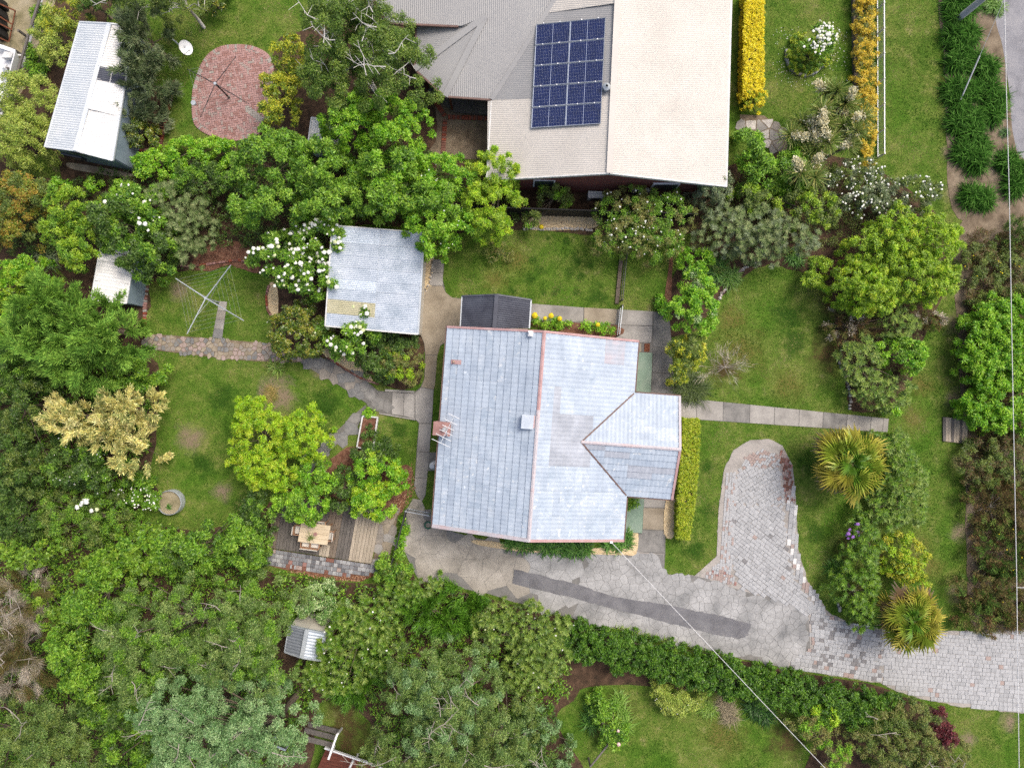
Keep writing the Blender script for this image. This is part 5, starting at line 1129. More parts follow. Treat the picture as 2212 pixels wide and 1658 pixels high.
hs = P(*q(0, 2, 1355, 1225)); o = thing('metal_offcut', 'curved grey metal offcut lying on the ground south of the ring planter', 'offcut', hs); m = MB()
for k in range(8):
    t0, t1 = -.8 + k * .2, -.6 + k * .2; R_ = .34
    for z0, z1 in ((.0, .22),): m.face([(hs.x - .3 + R_ * math.cos(t0), hs.y + R_ * math.sin(t0), z0), (hs.x - .3 + R_ * math.cos(t1), hs.y + R_ * math.sin(t1), z0), (hs.x - .22 + R_ * math.cos(t1), hs.y + R_ * math.sin(t1), z1), (hs.x - .22 + R_ * math.cos(t0), hs.y + R_ * math.sin(t0), z1)])
m.build('sheet', 'galv', o, True)
rb_ = thing('raised_bed', 'narrow white framed raised garden bed beside the slate path', 'raised bed', P(*q(1, 2, 985, 390)))
k4 = [q(1, 2, 935, 268), q(1, 2, 1062, 280), q(1, 2, 1020, 560), q(1, 2, 885, 535)]
EXCL.append(k4)
for a, c_ in ((0, 1), (1, 2), (2, 3), (3, 0)): MB().bar(P(*k4[a], .14), P(*k4[c_], .14), .07, .28).build('frame_board', 'white_dirty', rb_)
MB().prism([P2(l2(p, q(1, 2, 980, 410), .05)) for p in k4], .0, .2).build('soil', 'redmulch', rb_)
gc = P(*q(1, 2, 1552, 680)); t_ = thing('gas_cylinder', 'white gas cylinder standing on concrete at the west wall', 'gas cylinder', gc)
MB().tube([gc, (gc.x, gc.y, .08), (gc.x, gc.y, .95), (gc.x, gc.y, 1.05), (gc.x, gc.y, 1.1)], [.19, .2, .2, .15, .06], 18).build('tank', 'white_paint', t_, True); MB().cone((gc.x, gc.y, 1.1), .1, .1, .14, 14).build('collar', 'galv', t_)
pd_ = sheet('concrete_pad', [q(1, 2, 1500, 580), q(1, 2, 1580, 582), q(1, 2, 1570, 735), q(1, 2, 1490, 740)], .028, 'concrete_dark')
hp = P(*q(1, 2, 1495, 1203)); hr = thing('hose_reel', 'green garden hose coiled at the south west corner of the house', 'hose', hp)
for k in range(5):
    m = MB(); r_ = .16 + .02 * (k % 3); m.tube([(hp.x + r_ * math.cos(t), hp.y + r_ * math.sin(t), .05 + k * .035) for t in np.linspace(0, 6.28, 20)], .018, 6); m.build('coil', 'green_plastic', hr)
yb = P(*q(2, 1, 278, 302)); yo = link(bpy.data.objects.new('ball', ball_mesh('yellow_plastic', 3, 0.0))); yo.matrix_basis = Matrix.Translation((yb.x, yb.y, .13)) @ Matrix.Diagonal((.13, .13, .13, 1)); tag(yo, 'bright yellow ball lying on the stones of the gravel bed', 'ball')
bw_ = thing('boardwalk', 'small grey plank footbridge crossing the verge edge', 'footbridge', P(2060, 928))
a4 = [q(3, 2, 1508, 275), q(3, 2, 1725, 300), q(3, 2, 1715, 505), q(3, 2, 1508, 482)]; EXCL.append(a4)
for i in range(9):
    t0, t1 = i / 9 + .004, (i + 1) / 9 - .004; MB().prism([P2(p) for p in (l2(a4[0], a4[1], t0), l2(a4[0], a4[1], t1), l2(a4[3], a4[2], t1), l2(a4[3], a4[2], t0))], .02, .1 + random.uniform(-.008, .008), 0, .004).build('plank', 'wood_pale' if i % 3 else 'wood_dark', bw_)
wb = MB().prism([P2(p) for p in (q(3, 2, 1035, 200), q(3, 2, 1058, 195), q(3, 2, 1062, 232), q(3, 2, 1040, 238))], 0, 1.0).build('letterbox', 'white_paint'); tag(wb, 'white letterbox at the verge end of the front path', 'letterbox')
# garden bed ring of stone with hedge
ring = [(1700, 118), (1702, 138), (1712, 154), (1728, 163), (1745, 166), (1762, 160), (1776, 145)]
edging('stone_edging', 'half ring of grey blocks around the clipped mound on the front lawn', 'edging', [q(3, 0, 168, 430), q(3, 0, 170, 520), q(3, 0, 200, 590), q(3, 0, 260, 640), q(3, 0, 340, 655), q(3, 0, 420, 630), q(3, 0, 490, 565)], 14, .28, .13, .16, ['slate_b', 'paver_mid'])
EXCL.append(smoothpoly([(1700, 105), (1725, 75), (1765, 75), (1790, 110), (1775, 150), (1742, 165), (1708, 148)], 3))
sp_ = crazy('stepping_stones', [(1598, 248), (1650, 250), (1690, 280), (1705, 325), (1670, 330), (1640, 300), (1600, 280)], .5, ['stone_white', 'slate_b', 'concrete'], seed=31, base='dirt', gap=.05)

# ------------------------------------------------------------------ pole, stay and wires
pp = P(2066, 44); up_ = thing('utility_pole', 'grey timber utility pole rising beside the road', 'pole', pp)
MB().tube([pp, (pp.x, pp.y, 5), (pp.x, pp.y, 9.5)], [.17, .15, .12], 16).build('shaft', 'paver_light', up_, True)
MB().bar((pp.x - .9, pp.y + .3, 9.0), (pp.x + .9, pp.y - .3, 9.0), .1, .12).build('crossarm', 'wood_dark', up_)
an_ = P(*q(3, 0, 1630, 945)); tops = Vector((pp.x, pp.y, 4.6)); sw_ = thing('stay_wire', 'thin stay wire with a pale guard among the strappy clumps', 'stay wire', an_)
MB().tube([an_, tops], .012, 5).build('wire', 'cable', sw_); MB().tube([an_, L(an_, tops, .42)], .035, 8).build('guard', 'cable', sw_)
def wire(name, label, pts, r=.018):
    o = MB().tube([P(u, v, z) for u, v, z in pts], r, 5).build(name, 'cable'); tag(o, label, 'cable', 'overhead cables'); return o
wire('overhead_cable', 'overhead cable running along the road edge from end to end', [(2169, -40, 7.2), (2174, 200, 7.0), (2180, 415, 6.8), (2187.6, 830, 6.6), (2196, 1243, 6.8), (2202, 1700, 7.1)], .015)
wire('overhead_cable', 'short overhead cable branching east from the road cable', [(2195.5, 1268, 6.8), (2260, 1270, 6.6)], .013)
wire('service_cable', 'service cable from the house roof edge to the south east', [(*q(2, 2, 880, 1352), 3.05), (1500, 1360, 3.6), (1655, 1524, 4.3), (1790, 1666, 5.0)], .014)
MB().box(P(*q(2, 2, 880, 1352), 3.02), (.14, .1, .12)).build('insulator', 'white_paint', house)

# ------------------------------------------------------------------ southern neighbour's red deck with steps
def e3(x, y): return ((940 + x / 5.267) / 1.6374, (2520 + y / 5.267) / 1.6374)
rdk = thing('red_deck', 'red stained timber deck with white edge at the southern picture border', 'deck', P(*e3(1500, 900)))
zt = .75; a, b = e3(1120, 668), e3(2300, 1075); c_, d = e3(2150, 1600), e3(800, 1400)
for i in range(12):
    t0, t1 = i / 12 + .003, (i + 1) / 12 - .003; MB().prism([P2(p, zt) for p in (l2(a, d, t0), l2(b, c_, t0), l2(b, c_, t1), l2(a, d, t1))], zt - .04, zt, 0, .003).build('board', 'wood_red', rdk)
MB().bar(P(*e3(1100, 645), zt), P(*e3(2300, 1060), zt), .07, .16).build('edge_board', 'white_paint', rdk)
for p in (e3(1250, 660), e3(1700, 820), e3(2100, 960)): c0 = P(*p, .3); MB().box(c0, (.1, .1, .7)).build('post', 'white_dirty', rdk)
stp = thing('steps', 'dark timber steps with a white handrail up to the red deck', 'steps', P(*e3(1180, 420)))
for i, (a, b, h) in enumerate((((1060, 225), (1375, 310), .2), ((990, 330), (1320, 425), .4), ((1000, 490), (1280, 560), .58))):
    p0, p1 = P(*e3(a[0] - 260, a[1] - 60), h), P(*e3(*b), h); d0 = (P(*e3(1000, 600), h) - P(*e3(1030, 480), h)).normalized() * .28
    MB().prism([tuple(p0.xy), tuple(p1.xy), tuple((p1 + d0).xy), tuple((p0 + d0).xy)], h - .05, h, 0, .004).build('tread', 'wood_dark', stp)
MB().bar(P(*e3(1335, 390), 1.05), P(*e3(1165, 868), 1.6), .1, .06).build('handrail', 'white_paint', stp)
MB().bar(P(*e3(1420, 280), .05), P(*e3(1345, 385), 1.03), .09, .09).build('post', 'white_dirty', stp); MB().box(P(*e3(1240, 690), .95), (.09, .09, .95)).build('post', 'white_dirty', stp)
pg = thing('deck_rail', 'pale timber rails showing through the tree beside the red deck', 'railing', P(*e3(250, 560)))
for a, b in (((170, 450), (430, 545)), ((60, 560), (370, 690))): MB().bar(P(*e3(*a), 1.1), P(*e3(*b), 1.1), .1, .06).build('rail', 'galv', pg)
for p in ((180, 455), (420, 540), (80, 568), (360, 686)): c0 = P(*e3(*p), 1.1); MB().box((c0.x, c0.y, .54), (.08, .08, 1.08)).build('post', 'galv', pg)
MB().bar(P(*e3(1625, 895), 1.6), P(*e3(1500, 1150), 1.6), .1, .06).build('handrail', 'white_dirty', rdk); MB().box(P(*e3(1600, 940), 1.15), (.08, .08, .85)).build('post', 'white_dirty', rdk)
# ------------------------------------------------------------------ plants
def unitv(a): return a / (np.linalg.norm(a, axis=-1, keepdims=True) + 1e-9)
# leaf length, width, clump radius, leaves per square metre, clump cover, style, material, colours (own leaf colours)
def pal(*c, k=.92, m=(1, 1, 1)): return np.array([C(*x, k=k) for x in c]) * np.array(m)
GM = (1.28, .95, .72)                                      # hue of the soft green leaves
TY = {
 'broad':  dict(L=.17, W=.085, rc=.34, d=560, style='clump', col=pal((84, 142, 44), (104, 164, 54), (62, 112, 38), (120, 176, 66), m=GM)),
 'lush':   dict(L=.15, W=.085, rc=.26, d=640, style='clump', col=pal((98, 168, 40), (120, 186, 48), (78, 146, 34), (134, 196, 70), m=GM)),
 'lime':   dict(L=.14, W=.06, rc=.24, d=720, style='clump', col=pal((142, 180, 46), (124, 164, 40), (160, 192, 60), (104, 146, 38), m=(1.02, .96, .9))),
 'citrus': dict(L=.17, W=.06, rc=.22, d=760, style='clump', col=pal((140, 186, 34), (160, 200, 48), (112, 160, 30), (172, 196, 56), m=(1.0, .95, .8))),
 'dark':   dict(L=.13, W=.065, rc=.25, d=640, style='clump', col=pal((58, 98, 42), (74, 118, 52), (48, 82, 38), (92, 134, 66), m=GM)),
 'camellia': dict(L=.14, W=.07, rc=.22, d=720, style='clump', mat='leaf_gloss', col=pal((74, 112, 40), (94, 130, 46), (58, 92, 36), (128, 148, 60), m=GM)),
 'olive':  dict(L=.13, W=.045, rc=.26, d=720, style='clump', col=pal((110, 130, 56), (92, 114, 48), (126, 142, 66), (78, 100, 44))),
 'grey':   dict(L=.13, W=.05, rc=.22, d=720, style='clump', mat='leaf_matt', col=pal((126, 140, 104), (106, 122, 84), (148, 158, 126), (92, 110, 70))),
 'bottle': dict(L=.17, W=.045, rc=.2, d=640, style='rosette', mat='leaf_matt', col=pal((118, 134, 84), (98, 118, 66), (138, 150, 102), (84, 106, 54))),
 'rhodo':  dict(L=.19, W=.06, rc=.17, d=560, style='rosette', mat='leaf', col=pal((120, 146, 58), (142, 164, 76), (98, 126, 46), (82, 112, 42))),
 'shiny':  dict(L=.19, W=.06, rc=.17, d=560, style='rosette', mat='leaf', col=pal((84, 136, 44), (106, 156, 54), (66, 114, 38), m=GM)),
 'birch':  dict(L=.1, W=.055, rc=.34, d=760, style='clump', droop=.5, col=pal((82, 116, 44), (98, 132, 52), (68, 100, 38), (120, 150, 66), m=(1.05, .95, .8))),
 'gum':    dict(L=.115, W=.05, rc=.30, d=820, style='clump', droop=.35, col=pal((98, 126, 58), (116, 144, 70), (82, 110, 50), (136, 158, 86))),
 'silver': dict(L=.115, W=.06, rc=.30, d=820, style='clump', droop=.3, col=pal((102, 138, 82), (124, 156, 100), (86, 120, 66), (144, 172, 118), k=1.0)),
 'plume':  dict(L=.24, W=.055, rc=.42, d=760, style='spray', mat='leaf_matt', col=pal((118, 160, 62), (136, 176, 76), (98, 140, 54), (84, 124, 48), m=(1.05, 1.05, .95))),
 'gold':   dict(L=.2, W=.07, rc=.30, d=820, style='spray', mat='leaf_matt', col=pal((216, 208, 132), (202, 194, 116), (228, 220, 156), (174, 174, 104), (140, 150, 88), k=1.0)),
 'juniper': dict(L=.24, W=.045, rc=.34, d=820, style='spray', mat='leaf_matt', col=pal((108, 122, 86), (90, 108, 68), (130, 142, 106), (78, 96, 56))),
 'yellow': dict(L=.14, W=.07, rc=.24, d=620, style='clump', col=pal((178, 184, 50), (154, 168, 44), (190, 188, 60), (122, 146, 42), (98, 126, 40))),
 'orange': dict(L=.13, W=.06, rc=.28, d=640, style='clump', col=pal((154, 132, 48), (136, 140, 50), (118, 138, 46), (164, 140, 60))),
 'pale':   dict(L=.13, W=.05, rc=.28, d=720, style='clump', col=pal((164, 180, 78), (148, 168, 66), (178, 192, 96), (124, 148, 56))),
 'vari':   dict(L=.13, W=.065, rc=.26, d=700, style='clump', col=pal((164, 190, 122), (186, 204, 150), (120, 156, 82), (90, 130, 60))),
 'tan':    dict(L=.12, W=.05, rc=.24, d=620, style='clump', col=pal((122, 132, 66), (140, 142, 78), (100, 120, 52), (128, 124, 68))),
 'scrub':  dict(L=.15, W=.045, rc=.26, d=560, style='spray', mat='leaf_matt', col=pal((104, 108, 58), (122, 112, 68), (90, 100, 48), (112, 84, 56))),
 'redbrown': dict(L=.13, W=.04, rc=.25, d=620, style='spray', mat='leaf_matt', col=pal((104, 84, 52), (90, 76, 46), (108, 104, 56), (78, 82, 42))),
 'burgundy': dict(L=.13, W=.07, rc=.22, d=640, style='clump', col=pal((96, 38, 48), (116, 50, 58), (76, 32, 40), (120, 66, 62))),
 'twig':   dict(L=.42, W=.013, rc=.42, d=620, style='spray', mat='leaf_matt', col=pal((176, 168, 154), (150, 140, 118), (194, 186, 174), (134, 126, 94), k=1.0)),
 'hedge':  dict(L=.08, W=.05, rc=.12, d=1300, style='clump', col=pal((150, 172, 40), (168, 186, 46), (128, 154, 36), (182, 190, 56), k=.9)),
 'yhedge': dict(L=.08, W=.05, rc=.12, d=1300, style='clump', col=pal((232, 216, 36), (222, 204, 30), (240, 226, 60), (206, 196, 40), k=.95)),
 'mustard': dict(L=.11, W=.05, rc=.18, d=800, style='clump', col=pal((222, 196, 60), (208, 180, 48), (230, 208, 80), (170, 156, 50), k=.9)),
 'ivy':    dict(flat=1, cover=3.0, L=.12, W=.08, rc=.2, d=800, style='clump', col=pal((58, 108, 30), (72, 126, 36), (46, 90, 26), (88, 142, 46), m=GM)),
 'fern':   dict(L=.26, W=.05, rc=.36, d=520, style='spray', col=pal((74, 134, 42), (90, 150, 50), (58, 110, 34), m=GM)),
 'grape':  dict(L=.2, W=.15, rc=.26, d=340, style='clump', col=pal((98, 150, 50), (116, 166, 62), (78, 126, 42), m=GM)),
}
def crown_points(lobes, ty, r):
    """clump centres and directions on and inside the domes; lobes: (u, v, ru, rv, ztop, zlow)"""
    Cs = []; Ds = []
    for (u, v, ru, rv, zt, zl) in lobes:
        zc = zl + .45 * (zt - zl); p = P(u, v, zc); k = S * (1 - zc / H); a, b = ru * k, rv * k; rc = ty['rc']
        a = max(.1, a * 1.07 - rc * .3); b = max(.1, b * 1.07 - rc * .3); area = math.pi * (a + rc * .5) * (b + rc * .5); n = max(5, int(area / (math.pi * rc * rc) * ty.get('cover', 2.3)))
        th = r.uniform(0, 2 * math.pi, n); rho = np.sqrt(r.uniform(0, 1, n)); ph = r.uniform(0, 6.28, 4)
        e = 1 + .11 * np.sin(3 * th + ph[0]) + .08 * np.sin(5 * th + ph[1]) + .06 * np.sin(9 * th + ph[2])
        x = a * rho * e * np.cos(th); y = b * rho * e * np.sin(th)
        lump = .10 * (np.sin(x * 2.1 + ph[0]) * np.cos(y * 1.9 + ph[1]) + .6 * np.sin(x * 4.3 + ph[2]) * np.sin(y * 3.9 + ph[3]))
        dome = np.sqrt(np.clip(1 - rho ** 2, 0, 1)) if not ty.get('flat') else 1 - .35 * rho ** 4; z = zc + (zt - zc) * (dome * (1 + lump) + r.normal(0, .07, n)) - np.abs(r.normal(0, .12, n)) * (zt - zc)
        inner = r.random(n) < .22; z = np.where(inner, zc + (z - zc) * .45 - .1, z)
        side = r.random(n) < .16; rr = r.uniform(.85, 1.0, n)
        x = np.where(side, a * e * rr * np.cos(th), x); y = np.where(side, b * e * rr * np.sin(th), y); z = np.where(side, r.uniform(zl + .1, max(zl + .15, zc + .1), n), z)
        z = np.maximum(z, .12)
        c = np.stack([p.x + x, p.y + y, z], 1); d = unitv(np.stack([x / (a * a) * a, y / (b * b) * b, np.where(side, .2, dome * .9 + .25)], 1))
        Cs.append(c); Ds.append(d)
    return np.concatenate(Cs), np.concatenate(Ds)
def leaves(Cn, Dn, ty, nl, r, scale=1.0):
    scale *= .88
    n = len(Cn); tot = n * nl; c = np.repeat(Cn, nl, 0); d = np.repeat(Dn, nl, 0); rc = ty['rc']
    Ls = ty['L'] * scale * r.uniform(.55, 1.4, tot)[:, None]; Ws = ty['W'] * scale * r.uniform(.75, 1.2, tot)[:, None]
    nz = r.normal(0, 1, (tot, 3)); up = np.array([0, 0, 1.0])
    if ty['style'] == 'clump':
        o = unitv(r.normal(0, 1, (tot, 3)) + d * .5 + up * .35); rad = rc * np.sqrt(r.uniform(.05, 1, tot))[:, None]
        p = c + o * rad * np.array([1, 1, .75]); t = unitv(o * np.array([1, 1, .45]) + nz * .55 - up * ty.get('droop', .1)); nn = unitv(up * .85 + o * .45 + r.normal(0, 1, (tot, 3)) * .42)
    elif ty['style'] == 'rosette':
        ph = r.uniform(0, 6.283, tot); t = unitv(np.stack([np.cos(ph), np.sin(ph), r.uniform(-.25, .5, tot)], 1) + d * .25)
        p = c + t * Ls * .55 + nz * .012; nn = unitv(up + d * .3 + r.normal(0, 1, (tot, 3)) * .2)
    else:
        dir_ = np.repeat(unitv(Dn * np.array([1, 1, .75]) + r.normal(0, .35, (n, 3))), nl, 0)
        p = c + dir_ * rc * r.uniform(-.8, 1, tot)[:, None] + nz * rc * .26; t = unitv(dir_ + nz * .38); nn = unitv(up + r.normal(0, 1, (tot, 3)) * .55)
    w = unitv(np.cross(t, nn)); V = np.stack([p - t * Ls * .45 - w * Ws * .5, p - t * Ls * .35 + w * Ws * .5, p + t * Ls * .55], 1)
    V[:, :, 2] = np.maximum(V[:, :, 2], .02)
    K = ty['col']; kc = np.repeat(r.integers(0, len(K), n), nl); kl = r.integers(0, len(K), tot); kk = np.where(r.random(tot) < .5, kc, kl)
    col = K[kk] * r.uniform(.72, 1.3, tot)[:, None]; col[:, 0] *= r.uniform(.9, 1.12, tot)
    return V, np.clip(col, 0, .9)
def make_trunk(root, base, tips, r0, mat, n, r, white_twigs=False):
    """tapered trunk with limbs reaching the clumps"""
    b = MB(); base = Vector(base); zmin = min(t[2] for t in tips); fork = base + Vector((r.uniform(-.1, .1), r.uniform(-.1, .1), max(.25, np.median([t[2] for t in tips]) * .62)))
    b.tube([base, (base + fork) / 2 + Vector((r.uniform(-.05, .05), r.uniform(-.05, .05), 0)), fork], [r0, r0 * .85, r0 * .7], 8)
    idx = r.choice(len(tips), min(n, len(tips)), replace=False)
    for i in idx:
        t = Vector(tips[i]) - Vector((0, 0, .28)); m = fork + (t - fork) * .5 + Vector((r.uniform(-.2, .2), r.uniform(-.2, .2), r.uniform(.0, .3)))
        b.tube([fork, m, t], [r0 * .4, r0 * .2, max(.009, r0 * .06)], 5)
        if white_twigs:
            for _ in range(3):
                s = m + (t - m) * r.uniform(.2, .9); e = s + Vector((r.uniform(-.8, .8), r.uniform(-.8, .8), r.uniform(.05, .45))); b.tube([s, (s + e) / 2 + Vector((r.uniform(-.1, .1), r.uniform(-.1, .1), .06)), e], [.022, .016, .009], 4)
    return b.build('trunk', mat, root, True)
NPL = [0]
def plant(name, label, cat, ty, lobes, group=None, zt=None, zl=None, trunk=.09, bark='bark', limbs=10, flowers=None, white=False, mix=None, dens=1.0, r_scale=1.0):
    """one tree or shrub: crown of leaves, trunk, optional flowers = (material, count, radius)"""
    NPL[0] += 1; r = np.random.default_rng(100 + NPL[0]); T = TY[ty]
    lobes = [(l if len(l) == 6 else (*l[:4], zt, zl)) for l in lobes]
    bu = np.average([l[0] for l in lobes], weights=[l[2] * l[3] for l in lobes]); bv = np.average([l[1] for l in lobes], weights=[l[2] * l[3] for l in lobes])
    big = max(lobes, key=lambda l: l[2] * l[3]); zc = big[5] + .45 * (big[4] - big[5]); base = P(big[0], big[1], zc); base.z = 0
    root = thing(name, label, cat, base, group)
    Cn, Dn = crown_points(lobes, T, r); area = sum(math.pi * l[2] * l[3] * S * S * .85 for l in lobes); nl = max(6, int(area * T['d'] * 2.35 * dens / len(Cn)))
    V, col = leaves(Cn, Dn, T, nl, r, r_scale)
    if mix:                                                   # a second leaf colour on some of the clumps
        M2 = TY[mix[0]]['col']; sel = np.repeat(r.random(len(Cn)) < mix[1], nl); col[sel] = M2[r.integers(0, len(M2), sel.sum())] * r.uniform(.85, 1.15, sel.sum())[:, None]
    soup('crown', V, col, T.get('mat', 'leaf'), root)
    make_trunk(root, base, Cn, trunk, 'bark' if bark == 'bark_grey' and T['style'] == 'clump' else bark, limbs, r, white and bark == 'bark_white')
    if white:
        top = Cn[Cn[:, 2] > np.percentile(Cn[:, 2], 45)]; b = MB()
        for i in r.choice(len(top), min(white, len(top)), replace=False):
            s = Vector(top[i]) + Vector((0, 0, T['rc'] * .75)); d = Vector((r.uniform(-1, 1), r.uniform(-1, 1), .1)).normalized(); pts = [s]; n_ = int(r.integers(3, 6))
            for k in range(n_): d = (d + Vector((r.uniform(-.5, .5), r.uniform(-.5, .5), r.uniform(-.1, .2)))).normalized(); pts.append(pts[-1] + d * r.uniform(.18, .4))
            b.tube(pts, list(np.linspace(.024, .008, len(pts))), 4)
            for p0 in pts[1:-1]:
                e = p0 + Vector((r.uniform(-.5, .5), r.uniform(-.5, .5), r.uniform(0, .2))); b.tube([p0, e], [.014, .007], 4)
        b.build('bare_branches', bark, root)['kind'] = 'stuff'
    if flowers:
        mt, cnt, fr = flowers[:3]; up = Cn[Cn[:, 2] > np.percentile(Cn[:, 2], 25)]
        if len(flowers) > 3:
            cu, cv, cr = flowers[3]; pc = P(cu, cv, zc); dd = np.hypot(up[:, 0] - pc.x, up[:, 1] - pc.y) < cr * S; up = up[dd] if dd.sum() > 3 else up
        for k in range(cnt):
            c = up[r.integers(len(up))] + np.array([r.uniform(-.3, .3), r.uniform(-.3, .3), T['rc'] * r.uniform(.55, 1.0)]); f_ = fr * r.uniform(.45, 1.3)
            o = link(bpy.data.objects.new('flower', ball_mesh(mt if r.random() < .85 or mt != 'petal_white' else 'petal_green', 1))); o.matrix_basis = Matrix.Translation(c) @ Matrix.Rotation(r.uniform(0, 6), 4, 'Z') @ Matrix.Diagonal((f_, f_ * r.uniform(.7, 1.1), f_ * .7, 1)); par(o, root)
    return root
def zq(c, r, x0, y0, x1, y1):
    a, b = q(c, r, x0, y0), q(c, r, x1, y1); return ((a[0] + b[0]) / 2, (a[1] + b[1]) / 2, abs(b[0] - a[0]) / 2, abs(b[1] - a[1]) / 2)
SH, TR_ = 'shrub', 'tree'
# --- north west corner
plant('shrub', 'pale lime shrub west of the long blue shed, beside the rail fence', SH, 'pale', [zq(0, 0, 330, 150, 690, 560), zq(0, 0, 420, -60, 750, 270)], zt=2.6, zl=.3, mix=('yellow', .25))
plant('shrub', 'tall pale green shrub filling the ground south west of the long shed', SH, 'pale', [zq(0, 0, 60, 660, 500, 1060), zq(0, 0, -80, 980, 440, 1450), zq(0, 0, 100, 1000, 440, 1400)], zt=3.0, zl=.3)
plant('shrub', 'dark green shrub at the north end of the long shed', SH, 'dark', [zq(0, 0, 720, -60, 980, 180)], zt=2.4, zl=.2)
plant('ground_shrub', 'low dark green ground shrub between rail fence and long shed', SH, 'broad', [zq(0, 0, 235, 540, 430, 690), zq(0, 0, 240, 400, 320, 520), zq(0, 0, 300, -20, 380, 260)], zt=.5, zl=.05, trunk=.03, limbs=4)
plant('juniper', 'tall grey green juniper pressed against the long blue shed', TR_, 'juniper', [zq(0, 0, 1040, 130, 1530, 560), zq(0, 0, 1060, 450, 1500, 800), zq(0, 0, 1110, 680, 1480, 900)], zt=3.6, zl=.3)
plant('juniper', 'lower grey green juniper at the south east corner of the long shed', SH, 'juniper', [zq(0, 0, 1000, 880, 1400, 1180)], zt=2.3, zl=.2)
plant('round_shrub', 'dense rounded dark green bush at the corner of the long shed', SH, 'camellia', [zq(0, 0, 1070, 1030, 1370, 1275)], zt=1.6, zl=.1)
plant('birch_tree', 'olive green tree with pale twigs at the northern border by the patio lawn', TR_, 'olive', [zq(0, 0, 1040, -160, 1420, 190), zq(0, 0, 1350, -160, 1800, 215)], zt=4.5, zl=.8, white=7, bark='bark_white')
plant('shrub', 'brown green shrub at the northern border beside the curved bed edge', SH, 'camellia', [zq(0, 0, 1700, -120, 1960, 110)], zt=1.6, zl=.2)
plant('birch_tree', 'large birch with white bare branches above the neighbour\'s verandah', TR_, 'birch', [(770, 110, 95, 85, 7.2, 2.2), (850, 165, 80, 88, 7.0, 2.0), (735, 190, 72, 78, 6.4, 2.0), (745, 60, 70, 50, 6.6, 2.2), (815, 55, 70, 50, 7.0, 2.3)], trunk=.16, bark='bark_white', limbs=26, white=22, dens=1.0)
plant('yellow_shrub', 'yellow green leafy shrub on the east side of the brick patio', SH, 'yellow', [zq(1, 0, 190, 370, 480, 700), zq(1, 0, 90, 660, 460, 960), zq(1, 0, 80, 900, 390, 1180)], zt=3.2, zl=.3)
plant('broadleaf_tree', 'bright green broadleaf tree south of the birch', TR_, 'lush', [zq(1, 0, 640, 930, 1100, 1330), zq(1, 0, 1000, 880, 1480, 1260), zq(1, 0, 740, 860, 1050, 1150), zq(1, 0, 950, 1150, 1430, 1420)], zt=5.0, zl=.8, group='trees along the northern boundary')
plant('broadleaf_tree', 'mid green broadleaf tree north of the white snowball shrub', TR_, 'broad', [zq(1, 0, -130, 1180, 500, 1700), zq(1, 0, 350, 1250, 900, 1750), zq(1, 1, -160, 0, 520, 330), zq(1, 1, 400, -100, 900, 300)], zt=5.2, zl=.8, group='trees along the northern boundary')
plant('broadleaf_tree', 'deep green broadleaf tree overhanging the garage roof', TR_, 'broad', [zq(1, 0, 880, 1330, 1480, 1720), zq(1, 1, 860, -60, 1350, 250), zq(1, 1, 1250, -80, 1800, 260)], zt=5.0, zl=.8, group='trees along the northern boundary', mix=('lush', .3))
plant('broadleaf_tree', 'fresh green tree reaching down to the concrete path by the garage', TR_, 'lush', [zq(1, 0, 1300, 1360, 1900, 1720), zq(1, 1, 1260, 120, 1880, 470), zq(1, 1, 1420, 350, 1680, 580)], zt=4.2, zl=.5, flowers=('petal_white', 40, .035), group='trees along the northern boundary')
plant('golden_tree', 'golden lime tree at the west end of the neighbour\'s brick gable', TR_, 'citrus', [zq(1, 0, 1850, 1330, 2280, 1700), zq(1, 1, 1780, -40, 2280, 260), zq(1, 1, 1880, 180, 2200, 430)], zt=4.2, zl=.5, mix=('lime', .4))
plant('ground_shrub', 'small bare stemmed shrub at the edge of the north lawn under the golden tree', SH, 'tan', [zq(1, 1, 1990, 430, 2212, 600)], zt=.8, zl=.1, trunk=.03, limbs=16, bark='bark_grey', dens=.5)
plant('shrub', 'light green shrub south east of the long shed', SH, 'lush', [zq(0, 0, 1180, 1280, 1600, 1560), zq(0, 0, 1450, 1200, 1800, 1500), zq(0, 0, 1700, 1200, 2100, 1450)], zt=1.6, zl=.1)
plant('shrub', 'dark leafy shrub south of the patio lawn', SH, 'dark', [zq(0, 0, 1500, 1400, 2000, 1720), zq(0, 0, 1900, 1480, 2212, 1720)], zt=2.2, zl=.1, mix=('broad', .4))
plant('sapling', 'row of fresh green saplings against the fence south of the long shed', SH, 'lush', [zq(0, 0, 480, 1540, 640, 1660), zq(0, 0, 760, 1550, 890, 1660), zq(0, 0, 960, 1570, 1100, 1680)], zt=1.2, zl=.1, trunk=.03, limbs=6)
plant('bottlebrush', 'grey green bottlebrush bush with white blooms north of the clothesline lawn', SH, 'bottle', [zq(0, 1, 1220, -60, 1800, 330), zq(0, 1, 1450, 150, 1860, 520), zq(0, 1, 1520, 380, 1760, 640)], zt=2.8, zl=.2)
plant('shrub', 'white flowering shrub at the north west corner of the block', SH, 'broad', [zq(0, 1, 1000, -60, 1420, 300), zq(0, 1, 1210, 150, 1520, 430)], zt=3.2, zl=.3, flowers=('petal_white', 24, .10))
plant('orange_tree', 'orange tinted tree at the western edge, north of the spiky plant', TR_, 'orange', [zq(0, 1, -60, -160, 420, 320), zq(0, 1, 200, -80, 520, 280), zq(0, 1, -60, 200, 300, 500)], zt=3.6, zl=.4, mix=('olive', .35))
